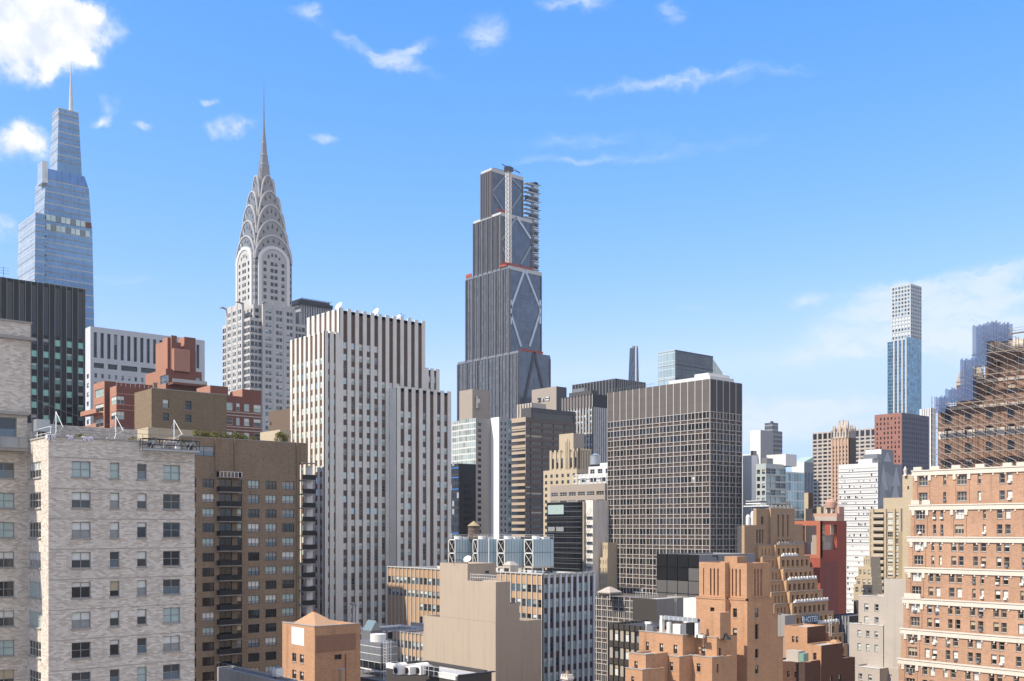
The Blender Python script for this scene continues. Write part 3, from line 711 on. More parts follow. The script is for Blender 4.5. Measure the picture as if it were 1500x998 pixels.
mass(b2, -b2.w(108), 0, 0, 12, 0, b2.z(626), 'br_cream', par=.9)

# ================================================================== 4  red brick houses behind
b = Bld('apartment_building', 'red brick house with white-framed bay windows next to the black tower', 'apartment building', 170.5, 285)
zt = b.z(565); st = ST('apt_pale', .1, 'f_white', 2)
P2 = b.p(22.5)
def redE(b_, fr, L, z0, z1, mat):
    facade(b, fr, 0, L, z0, z1, [(.15, b.n(182))], down(b.z(580), P2, b.p(11.5), 40), mat, 'wall', .15, st)
    for z in (b.z(577), b.z(578 + 22.5), b.z(593)): fr.box(b.part('wall'), 0, L, z, z + .25, .001, .06, 'br_salmon_sunlit')
def redS(b_, fr, L, z0, z1, mat):
    facade(b, fr, 0, L, z0, z1, [(L * .15, L - .1)], down(b.z(580), P2, b.p(11.5), 40), 'br_salmon_sunlit', 'wall', .15, st)
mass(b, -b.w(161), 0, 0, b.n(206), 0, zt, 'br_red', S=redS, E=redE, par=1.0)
r = b.new('railing'); Fr('E', 0, 0).box(r, 0, b.n(200), zt + .9, zt + 1.0, -.1, -.02, 'steel_white')
for k in range(8): Fr('E', 0, 0).box(r, k * 1.3, k * 1.3 + .06, zt, zt + .9, -.09, -.03, 'steel_white')
xw = -b.w(161); yw = b.n(153, xw, 0)
P = pt(153, 290) - b.C
zt3 = b.z(558, P.x, P.y)
def westS(b_, fr, L, z0, z1, mat):
    facade(b, fr, 0, L, z0, z1, [(L * .12, L * .92)], down(b.z(568, P.x, P.y), P2, b.p(12), 40), 'br_salmon_sunlit', 'wall', .2, st)
mass(b, P.x - b.w(137, P.x, P.y), P.x, P.y, P.y + 14, 0, zt3, 'br_red', S=westS, par=.8)
for i in range(3):
    m = b.new('balcony'); z = b.z(604 + i * 22.5, P.x, P.y); m.box(P.x - b.w(128, P.x, P.y), P.x - 1.0, P.y - 2.0, P.y - .003, z - .2, z, 'br_salmon_sunlit')
    r = b.new('railing', m); m = r; m.box(P.x - b.w(128, P.x, P.y), P.x - 1.0, P.y - 2.0, P.y - 1.85, z, z + 1.1, 'br_salmon_sunlit')

b = Bld('apartment_building', 'dark red brick house with pale stone bands behind the tan roof', 'apartment building', 322, 285)
n = b.n; y3 = n(355.0)
st = ST('apt_pale', .12, 'f_white', 1)
def r3E(b_, fr, L, z0, z1, mat):
    r = down(b.z(590, 0, n(340)), b.p(21.5), b.p(11.5), 40)
    o = fr.o[1]
    facade(b, fr, 0, L, z0, z1, [(n(331) - o, n(341) - o), (n(346) - o, n(351.5) - o), (n(357.5) - o, n(365.5) - o), (n(371.5) - o, n(382.5) - o)], r, mat, 'wall', .15, st)
    for q in range(4): z = b.z(604.5 + 21.5 * q, 0, n(340)); fr.box(b.part('wall'), 0, L, z, z + .3, .001, .08, 'br_pale'); fr.box(b.part('wall'), 0, L, z - .9, z - .6, .001, .08, 'br_pale')
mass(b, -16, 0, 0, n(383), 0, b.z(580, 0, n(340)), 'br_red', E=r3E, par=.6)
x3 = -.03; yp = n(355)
mass(b, -b.w(337, x3, yp), x3, yp, n(383) - .03, b.z(580, 0, n(340)) - .5, b.z(570.5, 0, n(360)), 'br_red', S=PANEL('br_salmon_sunlit'), par=.8)
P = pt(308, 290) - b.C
mass(b, P.x - b.w(288, P.x, P.y), P.x, P.y, P.y + n(334, P.x, P.y), 30, b.z(564.5, P.x, P.y), 'br_red', S=PANEL('br_salmon_sunlit'), par=.8)

b = Bld('apartment_tower', 'stepped red brick tower top with tall piers and a glazed terrace', 'apartment tower', 243, 330)
w, n, z = b.w, b.n, b.z
st = ST('sky', .12, 'f_white', 2)
base_z = z(540)
def qE(b_, fr, L, z0, z1, mat):
    o = fr.o[1]; facade(b, fr, 0, L, z0, z1, [(.1, n(247.5)), (n(287), n(293.5))], [(z(562), z(549))], mat, 'wall', .2, st)
def qS(b_, fr, L, z0, z1, mat): facade(b, fr, 0, L, z0, z1, [(L * .72, L - .1)], [(z(562), z(549))], 'br_salmon_sunlit', 'wall', .2, st)
P = Vector((-1.5, .2))
mass(b, -w(213), -0.0, 0, n(295.5), 0, base_z, 'br_red', S=qS, E=qE, par=.8)
zc = z(493); x0 = -w(221)
c1 = -w(231.5); c2 = -w(241)
mk = lambda xa, xb, ya, yb, zt, wall='br_red': mass(b, xa, xb, ya, yb, base_z - .5, zt, wall, S=PANEL('br_salmon_sunlit'), par=.5)
mk(x0, c1, 1.6, n(262), z(496)); mk(c1 + .8, -1.6, 1.2, n(254, -1.6, 0), z(492.5))
mk(-1.5, -.9, 2.2, n(259, -.9, 0), z(491, 0, 3)); mk(-4, -1.2, n(254, -1.2, 0), n(265, -1.2, 0), z(503, 0, 8))
mk(-5, -.5, n(270, -.5, 0), n(286.5, -.5, 0), z(494, 0, n(278)))
mk(-3.5, .9, n(255, .9, 0), n(278.5, .9, 0), z(511.5, 0, n(262)), 'br_salmon_sunlit'); mk(-5.5, -.3, 2.5, n(287.5), z(514, 0, n(280)))
m = b.new('terrace'); m.box(0.003, 4.0, n(246), n(296), z(564), z(561), 'br_red'); m.box(3.7, 3.9, n(246), n(296), z(561), z(556), 'f_white')

# ================================================================== 5  black tower and white pier slab, far left
P = pt(125, 310); 
b = Bld('office_tower', 'black metal office tower with green-tinted windows behind the near brick tower', 'office tower', P=P)
ys = reach(P, 0, 1, -75); zt = b.z(424)
L = -ys; sp = (b.n(125) - b.n(108.4)); 
cols = []; i = 0
while sp * i + sp * .45 < L: c = L - sp * (i + .02) - sp * .62; cols.append((c, c + sp * .48)); i += 1
cols = cols[::-1]
def blk(b_, fr, L_, z0, z1, mat):
    zw = b.z(498, 0, -8)
    facade(b, fr, 0, L, z0, zw + .2, cols, down(zw, b.p(18.2), b.p(9.4), 30), mat, 'wall', .2, ST('blackgreen', .05, 'f_dark', 1, rail=False))
    facade(b, fr, 0, L, zw + .2, z1, cols, [(zw + 1.0, z1 - .8)], mat, 'wall', .3, ST('dark', 0, 'f_dark', 1, rail=False, name='louvre'))
    mm = b.part('wall')
    for a, c in cols:
        for q in (a - .12, c + .02): fr.box(mm, q, q + .1, z0, z1, .001, .12, 'f_alu')
mass(b, -40, 0, ys, 0, 0, zt, 'black_metal', E=blk, par=.8)
m = b.new('antenna'); y_ = reach(P + Vector((-2, 0)), 0, 1, 5); m.tube((-2, y_, zt - .8), (-2, y_, zt + 3.5), .06, 'steel_dark')
for k in range(3): m.tube((-2, y_ - 1.6, zt + 1.6 + k * .8), (-2, y_ + 1.6, zt + 1.6 + k * .8), .035, 'steel_dark')

b = Bld('office_building', 'white office slab with tall dark slots along its top', 'office building', 132.5, 400)
zt = b.z(478); n = b.n; P1 = n(137) + .0; step = n(147.2) - n(137.2)
def whE(b_, fr, L, z0, z1, mat):
    cs = []; i = 0
    while n(137.2) + i * step + step * .55 < L: cs.append((n(137.2) + i * step, n(137.2) + i * step + step * .5)); i += 1
    zs0, zs1 = z(0) if False else b.z(524, 0, n(140)), b.z(487, 0, n(140))
    zl0, zl1 = b.z(539, 0, n(140)), b.z(531.5, 0, n(140))
    facade(b, fr, 0, L, zs0 - 1.5, z1, cs, [(zs0, zs1)], mat, 'wall', .8, ST('office_dark', .0, name='louvre'))
    lc = [(n(137.5), n(152.5)), (n(158), n(172)), (n(177.5), n(201.5)), (n(206.5), n(236)), (n(240), n(262))]
    facade(b, fr, 0, L, zl0 - 1, zs0 - 1.5, lc, [(zl0, zl1)], mat, 'wall', .8, ST('dark', .0, name='louvre'))
    sm = [(c0 + step * .12, c0 + step * .5) for c0, c1 in cs]
    facade(b, fr, 0, L, z0, zl0 - 1, sm, down(b.z(547, 0, n(140)), b.p(13.5), b.p(6.5), 60), mat, 'wall', .3, ST('office', .0))
def whS(b_, fr, L, z0, z1, mat): facade(b, fr, 0, L, z0, z1, even(L, 3, .4), down(b.z(547), b.p(13.5), b.p(6.5), 60), mat, 'wall', .3, ST('office', .0))
mass(b, -18, 0, 0, n(300), 0, zt, 'st_grey2', S=whS, E=whE, par=.8)
plain('st_grey2', (.52, .54, .55), .85, var=.06, streak=.1)

# ================================================================== 6  the pier-and-spandrel office tower (centre left)
b = Bld('office_tower', 'broad stepped office tower of white brick piers and rust-brown spandrels', 'office tower', 475, 305)
NEWS = b; n, w = b.n, b.w
fp = b.p(17.6); wh = b.p(9.6); st = ST('news', .06, 'f_white', 1)
z1 = b.z(487); z2 = b.z(454.5, 0, n(500)); z3 = b.z(543.5, 0, n(640))
y1, y2, y3, y4 = n(497.5), n(623), n(644), 0
sp = (y2) / 13.0
bp = dict(pw=.62 * sp, pd=.45, pitch=fp, h=wh, st=st, spm='br_newsred')
zlow = zz(1010, 300)
sk_top = lambda ci, ri: ci == 3 and ri > 12
mass(b, -w(425), 0, 0, y1, 0, z1, 'br_news', S=BAY(7, w(425) / 7 * .42, .14, fp, wh, st, 'br_newsred', top=7.2, crown=.5), E=BAY(2, sp * .46, .3, fp, wh, st, 'br_newsred', top=1.6, crown=.6, skip=lambda c, r: r == 1), par=.9)
x2 = -w(449.5, 0, y1)
def eastmain(b_, fr, L, z0, z1_, mat):
    BAY(11, sp * .46, .3, fp, wh, st, 'br_newsred', top=z1_ - z1 + 2.0, crown=.8, skip=lambda c, r: (c > 4 and r < 3) or (c > 7 and r < 6) or c == 9, depth=.15)(b, fr, L, z0, z1_, mat)
mass(b, x2, 0, y1 + .0, y2, 0, z2, 'br_news', S=lambda b_, fr, L, z0, z1_, mat: BAY(6, L / 6 * .5, .14, fp, wh, st, 'br_newsred', top=99, crown=.6)(b, fr, L, z1 - .9, z1_, mat), E=eastmain, par=.9)
mass(b, -24, 0, y2 + .02, y3, 0, z3, 'br_news', E=BAY(2, sp * .46, .3, fp, wh, st, 'br_newsred', top=2.0, crown=.6), par=.9)
# east wing nearer the street
yi = n(570.5); xe = -reach(b.C + Vector((0, yi)), -1, 0, 581.5)
ye = n(661, xe, yi) + yi; zw = b.z(568, xe, yi)
def wingE(b_, fr, L, z0, z1_, mat):
    BAY(7, L / 7 * .46, .3, fp, wh, ST('news', .06, 'f_white', 1), 'br_newsred', top=7.0, crown=.6, blank=(2, 4), skip=lambda c, r: c in (0, 6) and r == 2)(b, fr, L, z0, z1_, mat)
mass(b, .03, xe, yi, ye, 0, zw, 'br_news', E=wingE, par=.9)
def news_roof():
    for px, py, lab, s, tilt in ((497, 452, 'white satellite dish at the left end of the pier office tower roof', 1.4, 58), (551, 458, 'white satellite dish leaning on the middle of the pier office tower roof', 1.4, 62), (584, 466, 'small white satellite dish near the aerial cluster on the pier office tower', 1.0, 58)):
        x = -4.0; y_ = n(px, x, 0); P = b.C + Vector((x, y_)); z0 = (z2 if px > 496 else z1) - .9
        t = anchor('satellite_dish', lab, 'satellite dish', P, z0, 'dishes on the pier office tower')
        m = MB('reflector'); m.smooth = True; k = 16; rings = 4
        q = Matrix.Rotation(R(8), 3, 'Z') @ Matrix.Rotation(R(tilt), 3, 'X')
        def rp(r, a): v = q @ Vector((r * math.cos(a), r * math.sin(a), .28 * r * r / s)); return (v.x, v.y, v.z + 1.5 + s)
        for i in range(rings):
            for j in range(k):
                a0, a1 = 2 * math.pi * j / k, 2 * math.pi * (j + 1) / k; r0, r1 = s * i / rings, s * (i + 1) / rings
                m.poly((rp(r0, a0), rp(r1, a0), rp(r1, a1), rp(r0, a1)) if i else (rp(0, 0), rp(r1, a0), rp(r1, a1)), 'steel_white')
        m.make(t)
        m = MB('mount'); m.tube((0, 0, 0), (0, 0, 1.5 + s), .12, 'steel_grey', 6); v = q @ Vector((0, 0, s * .9)); m.tube((0, 0, 1.5 + s), (v.x, v.y, v.z + 1.5 + s), .04, 'steel_grey'); m.make(t)
    x = -4.0; y_ = n(588, x, 0); t = anchor('antenna_cluster', 'dark cluster of aerials on the roof of the pier office tower', 'antenna', b.C + Vector((x, y_)), z2 - .9)
    m = MB('mast'); 
    for k in range(7):
        a = rnd.uniform(-1.6, 1.6); c = rnd.uniform(-2.4, 2.4); h = rnd.uniform(2.2, 4.0); m.tube((a, c, 0), (a * 1.1, c * 1.1, h), .05, 'steel_dark'); m.tube((a * 1.1, c - .5, h * .9), (a * 1.1, c + .6, h * 1.05), .05, 'steel_dark')
    m.make(t)
    m = MB('plinth'); m.box(-1.8, 1.8, -2.6, 2.6, 0, .9, 'st_brown'); m.make(t)
    x = -3; y_ = n(548, x, 0); m = MB('whip_antenna'); m.tube((0, 0, 0), (0, 0, 5.0), .04, 'steel_dark'); single('whip_antenna', 'thin whip aerial beside the middle dish of the pier office tower', 'antenna', m, b.C + Vector((x, y_)), z2 - .9)
news_roof()
b = Bld('office_building', 'plain brown stucco block left of the pier office tower', 'building', 436, 365)
mass(b, -b.w(394), 0, 0, 14, 0, b.z(596), 'st_brown', S=lambda b_, fr, L, z0, z1, mat: facade(b, fr, 0, L, z0, z1, [(1.0, 1.9)], [(b.z(617), b.z(612))], mat, 'wall', .3, ST('dark', .1, 'st_brown')), par=.5)
# ================================================================== 7  art deco skyscraper with the steel crown
def deco():
    C = pt(373, 545) + Vector((-11, 11))
    b = Bld('art_deco_skyscraper', 'pale art deco skyscraper with a stepped steel arch crown and needle spire', 'skyscraper', P=C)
    hb = 17.2; zc = 190.5; zb = 199.0; pitch = 3.62; h = 2.0
    st = ST('office', .0); std = ST('office_dark', .0)
    mat = 'br_white'; rw = lambda top: down(top, pitch, h, 85)
    # banded corner masses
    cc = hb - .9
    def corner(fr_side):
        def f(b_, fr, L, z0, z1, m_):
            cols = [(.35, 2.3), (2.7, 4.3), (4.7, 6.6)]; cols = cols + [(L - c1, L - c0) for c0, c1 in cols[::-1]]
            facade(b, fr, 0, L, z0, z1, cols, rw(z1 - 1.6), mat, 'wall', .2, std)
            for r0, r1 in rw(z1 - 1.6):
                for a, c in ((0, 7.2), (L - 7.2, L)): fr.box(b.part('wall'), a, c, r0 - .35, r0 - .1, .001, .14, 'steel_dark')
        return f
    mass(b, -cc, cc, -cc, cc, 0, zc, mat, S=corner('S'), E=corner('E'), par=.9)
    hw = 9.6
    def bay(b_, fr, L, z0, z1, m_):
        c = []
        for k in (-6.2, 0, 6.2): c += [(L / 2 + k - 1.75, L / 2 + k - .15), (L / 2 + k + .15, L / 2 + k + 1.75)]
        facade(b, fr, 0, L, z0, z1, c, rw(z1 - 3.2), mat, 'wall', .25, st)
        for k in (-9.1, -3.1, 3.1, 9.1): fr.box(b.part('wall'), L / 2 + k - .5, L / 2 + k + .5, z0, z1 + .3, .001, .3, mat)
    mass(b, -hw, hw, -hb, -cc - .0, 60, zb, mat, S=bay, par=.8); mass(b, cc, hb, -hw, hw, 60, zb, mat, E=bay, par=.8)
    mass(b, -hw, hw, cc, hb, 60, zb, mat, par=.8); mass(b, -hb, -cc, -hw, hw, 60, zb, mat, par=.8)
    mass(b, -12.4, 12.4, -12.4, 12.4, zc - .8, zb - .6, mat, S=GRID(6, pitch, h, st, .5, 2), E=GRID(6, pitch, h, st, .5, 2), par=.6)
    # shaft
    zs = 224.0; ha = 11.0
    def shaft(b_, fr, L, z0, z1, m_):
        facade(b, fr, 0, L, z0, z1, [(.5, 1.2), (1.55, 2.3), (L - 2.3, L - 1.55), (L - 1.2, L - .5)], down(z1 - 2.2, pitch, h, z0 + .5), 'st_grey', 'wall', .2, std)
    mass(b, -ha, ha, -ha, ha, zb - .7, zs, 'st_grey', S=shaft, E=shaft, par=0, roof='steel_ss2')
    def arch(wd, s, top, n=20, base=None):
        p = [(-wd, base if base is not None else s)] if base is not None and base < s else []
        p += [(-wd * math.cos(math.pi * i / n), s + (top - s) * math.sin(math.pi * i / n)) for i in range(n + 1)]
        if base is not None and base < s: p.append((wd, base))
        return p
    # white arched bays on the shaft
    for side in 'SENW':
        fr = Fr(side, *{'S': (-8.3, -ha), 'E': (ha, -8.3), 'N': (8.3, ha), 'W': (-ha, 8.3)}[side])
        wl = 8.3; cols = [(2.1, 3.9), (wl - 2.1, wl - .25), (wl + .25, wl + 2.1), (2 * wl - 3.9, 2 * wl - 2.1)]
        f2 = fr.off(.6)
        facade(b, f2, .9, 2 * wl - .9, zb - .7, 222.8, cols, down(222.6, pitch, h, zb), mat, 'wall', .25, std)
        f2.box(b.part('wall'), .9, 1.0, zb - .7, 222.8, -.6, -.002, mat); f2.box(b.part('wall'), 2 * wl - 1.0, 2 * wl - .9, zb - .7, 222.8, -.6, -.002, mat)
        # arched head and its ring
        hd = arch(wl - .9, 222.8, 229.6); ax = 'y' if side in 'SN' else 'x'
        sg = {'S': -1, 'E': 1, 'N': 1, 'W': -1}[side]
        b.part('wall').prism(hd, ax, sg * (ha + .02), sg * (ha + .6), mat)
        ro, ri = arch(wl + .9, 222.8, 231.2), arch(wl - .88, 222.8, 229.6)
        m = b.part('arch_trim')
        for i in range(len(ro) - 1): m.prism([ro[i], ro[i + 1], ri[i + 1], ri[i]], ax, sg * (ha - .5), sg * (ha + 1.0), 'st_white')
        for q in (0, 2 * wl): fr.box(m, q - .9, q + .9, zb - .7, 222.8, -.5, 1.0, 'st_white')
        # small windows in the arch head
        for q, zq in ((-3.2, 224.3), (-1.1, 225.4), (1.1, 225.4), (3.2, 224.3)):
            b.wins.append((f2, wl + q - .55, zq, 1.1, 1.7, .03, std))
    TW = b.new('triangular_window', kind='stuff')
    # crown: crossing vaults, each smaller and higher
    LV = [(11.0, 10.9, 223, 237.2), (9.9, 9.5, 229, 245.6), (8.7, 8.3, 237.5, 254.2), (7.1, 6.7, 247, 262.0), (4.8, 4.3, 256, 271.0)]
    for k, (a, wd, s, top) in enumerate(LV):
        m = b.new('crown_vault'); base = s - 7 if k else s - .3
        pr = arch(wd, s, top, 24, base)
        m.prism(pr, 'x', -a, a, 'steel_ss2'); m.prism(pr, 'y', -a - .004, a + .004, 'steel_ss2')
        m.frust((-a * .9, a * .9, -a * .9, a * .9), (-a * .82, a * .82, -a * .82, a * .82), base, s + (top - s) * .35, 'steel_ss')
        rim = b.new('rim', m); o_, i_ = arch(wd + .22, s, top + .25, 24), arch(wd - .45, s, top - .5, 24)
        for ax in 'xy':
            for sg in (-1, 1):
                for i in range(len(o_) - 1): rim.prism([o_[i], o_[i + 1], i_[i + 1], i_[i]], ax, sg * (a - .3), sg * (a + .38), 'steel_ss')
                # radiating ribs and dark triangular windows
                nt = 7 if k < 3 else 5
                for t in range(nt):
                    th = math.pi * (t + .5) / nt * .86 + math.pi * .07; e = .62 / nt
                    def pp(rr, tt): return (-wd * rr * math.cos(tt), s + (top - s) * rr * math.sin(tt))
                    A_, B_, T_ = pp(.74, th - e), pp(.74, th + e), pp(.90, th)
                    P3 = (lambda q: (sg * (a + .06), q[0], q[1])) if ax == 'x' else (lambda q: (q[0], sg * (a + .06), q[1]))
                    (b.new('triangular_window') if (ax == 'x' and sg > 0) or (ax == 'y' and sg < 0) else TW).poly([P3(A_), P3(B_), P3(T_)], 'g_dark')
                    c0, c1 = pp(.66, th + .5 * math.pi / nt * .86), pp(.97, th + .5 * math.pi / nt * .86)
                    rim.tube(P3(c0), P3(c1), .08, 'steel_ss')
    sp = b.new('spire')
    zz_ = [(262, 3.4), (270, 2.6), (278, 2.0), (283, 1.35), (290, .95), (296, .5), (303, .30), (322.5, .05)]
    for (za, ra), (zb_, rb) in zip(zz_, zz_[1:]):
        sp.frust((-ra, ra, -ra, ra), (-rb, rb, -rb, rb), za, zb_, 'steel_ss2')
    for zq, r in ((278, 2.2), (283.2, 1.6), (290, 1.1)):
        sp.frust((-r, r, -r, r), (-r * .9, r * .9, -r * .9, r * .9), zq - .25, zq + .25, 'steel_ss')
        sp.tube((-r * 1.6, 0, zq), (r * 1.6, 0, zq), .1, 'steel_dark'); sp.tube((0, -r * 1.6, zq), (0, r * 1.6, zq), .1, 'steel_dark')
    arch_s = arch(2.3, 266, 276, 10, 258)
    sp.prism(arch_s, 'x', -2.7, 2.7, 'steel_ss2'); sp.prism(arch_s, 'y', -2.71, 2.71, 'steel_ss2')
    for x, y in ((-1, -1), (1, -1), (1, 1), (-1, 1)):
        for q in ((hb - .5) * x, hw * .97 * y), (hw * .97 * x, (hb - .5) * y):
            g = b.new('gargoyle'); ux, uy = (x, 0) if abs(q[0]) > abs(q[1]) else (0, y)
            g.tube((q[0], q[1], zb - .6), (q[0] + ux * 3.2, q[1] + uy * 3.2, zb + .2), .5, 'steel_ss2', 6); g.tube((q[0] + ux * 2.8, q[1] + uy * 2.8, zb + .3), (q[0] + ux * 4.2, q[1] + uy * 4.2, zb - .5), .3, 'steel_ss2', 6)
    # lower banded shoulder to the north
    n0 = b.n(429, hb, 0)
    mass(b, -6, cc - .6, cc + .01, cc + 11, 0, 178, mat, E=corner('E'), par=.8)
deco()
b = Bld('office_tower', 'dark flat-topped tower peeking out between the art deco skyscraper and the pier tower', 'office tower', 441, 760)
zt = b.z(446)
mass(b, -9, 0, 0, b.n(492), 0, zt, 'st_grey', E=BAY(14, 1.3, .5, 60, 58, ST('dark', 0), 'steel_black', top=1.0), par=0)
m = b.new('overhanging_roof'); x0, y1 = -b.w(429), b.n(486)
m.box(x0 - 3, 1.6, -3, y1, zt + .02, zt + 2.4, 'steel_black'); m.box(x0 - 1, .4, -1, y1 - 2, zt + 2.45, zt + 4.2, 'steel_dark')
for k in range(16): m.box(.2, .6, y1 * k / 16, y1 * k / 16 + .6, zt + 4.2, zt + 5.1, 'steel_dark')

# ================================================================== 8  tapering blue glass skyscraper, far left
def glass_needle():
    b = Bld('glass_skyscraper', 'tapering blue glass skyscraper with a lit mast, tallest on the left', 'skyscraper', 64, 760)
    fl = 4.4
    def R4(py, xl, xc, xr):
        """plan rectangle seen with its left, corner and right edges at these bearings, at height of py"""
        dd = 760 + (xc - 64) * .9; P = pt(xc, dd) - b.C
        return (P.x - b.w(xl, P.x, P.y), P.x, P.y, P.y + b.n(xr, P.x, P.y)), zz(py, dd)
    def tier(lo, hi, nm='curtain_wall', bands=True, lower=0.0):
        (r0, za), (r1, zb) = lo, hi
        m = b.part(nm); i = len(m.v)
        V = [(r0[0], r0[2], za), (r0[1], r0[2], za), (r0[1], r0[3], za), (r0[0], r0[3], za), (r1[0], r1[2], zb), (r1[1], r1[2], zb), (r1[1], r1[3], zb), (r1[0], r1[3], zb)]
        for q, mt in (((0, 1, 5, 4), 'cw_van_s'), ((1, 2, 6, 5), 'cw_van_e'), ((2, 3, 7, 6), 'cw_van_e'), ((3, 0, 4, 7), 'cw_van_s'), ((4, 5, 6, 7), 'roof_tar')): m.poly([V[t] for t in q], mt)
        if bands:
            fb = b.new('floor_band'); k = int((zb - za) / fl)
            for j in range(k):
                z = zb - fl * j; t = (z - za) / (zb - za); t2 = (z - .75 - za) / (zb - za)
                lp = lambda t: tuple(r0[c] * (1 - t) + r1[c] * t + (-.12 if c in (0, 2) else .12) for c in range(4))
                fb.frust(lp(t2), lp(t), z - .75, z, 'fin_white' if j % 2 == 0 else 'st_bluegrey')
    ext = lambda a: a
    T1 = (R4(1200, 54, 58, 152), R4(318, 52, 64, 135)); tier(*T1)
    T0 = (R4(1200, 10, 42, 60), R4(311, 27, 52, 66)); tier(*T0)
    m = b.part('terrace_slot')
    for j in range(34):
        z = zz(318, 760) - fl * 1.6 * j; P = pt(57, 757) - b.C
        m.box(P.x - 4, P.x + 1.0 + j * .04, P.y - 1.2, P.y + 5, z - .5, z, 'steel_grey' if j % 2 else 'steel_dark'); m.box(P.x - 3.6, P.x + .5 + j * .04, P.y - .7, P.y + 4, z - 5, z - .6, 'g_dark')
    T2 = (R4(318, 50, 64.5, 134), R4(262, 52, 67, 130)); tier(*T2)
    T3 = (R4(262, 53, 69, 129), R4(247, 55, 70, 124)); tier(*T3, bands=False)
    T4 = (R4(250, 72, 84, 120), R4(158, 77, 86, 115)); tier(*T4)
    (r1, zt) = R4(158, 77, 86, 115)
    m = b.part('crown_frame')
    for fz in (zt + .1, zt - 3, zt - 8): m.frust((r1[0] - .2, r1[1] + .3, r1[2] - .3, r1[3] + .2), (r1[0] - .2, r1[1] + .3, r1[2] - .3, r1[3] + .2), fz - .5, fz, 'fin_white')
    (r3, z3) = R4(235, 55, 62, 70); m = b.part('corner_turret'); m.frust(r3, r3, z3 - 16, z3, 'cw_van_s')
    (r3, z3) = R4(262, 60, 100, 127); m = b.part('terrace_slab'); m.frust((r3[0] + 8, r3[1], r3[2], r3[3]), (r3[0] + 8, r3[1], r3[2], r3[3]), z3 - 1.2, z3 - .1, 'fin_white')
    (ra, za), (rb, zb) = R4(338, 60, 64, 135.6), R4(311, 60, 64.3, 134.6)
    fr = Fr('E', ra[1] + .35, ra[2]); L = ra[3] - ra[2]
    for j in range(2):
        m = b.new('dark_belt')
        for k in range(9): fr.box(m, L * (.04 + .1 * k) + .2, L * (.135 + .1 * k), za + (zb - za) * (.08 + .5 * j), za + (zb - za) * (.4 + .5 * j), .0, .25, ['cw_mint', 'g_blue', 'cw_mint', 'g_sky', 'g_blue', 'g_sky', 'cw_mint', 'g_blue', 'g_sky'][(k + j * 2) % 9])
    m = b.new('red_sign'); fr.box(m, L * .86, L * .97, zb - 5.5, zb - 1.6, .26, .4, 'rust')
    P = pt(104, 790) - b.C; m = b.new('mast'); zt2 = zz(90, 790)
    hs = [(zt - 14, 1.9), (zt + 10, 1.35), (zt + 22, .8), (zt2, .12)]
    for (za, ra_), (zb, rb_) in zip(hs, hs[1:]): m.cyl(P.x, P.y, za, zb, ra_, rb_, 8, 'fin_white')
    for k in range(12): z = zt + 1 + k * 1.9; m.cyl(P.x, P.y, z, z + .4, 1.7 - k * .06, 1.7 - k * .06, 8, 'steel_white')
glass_needle()

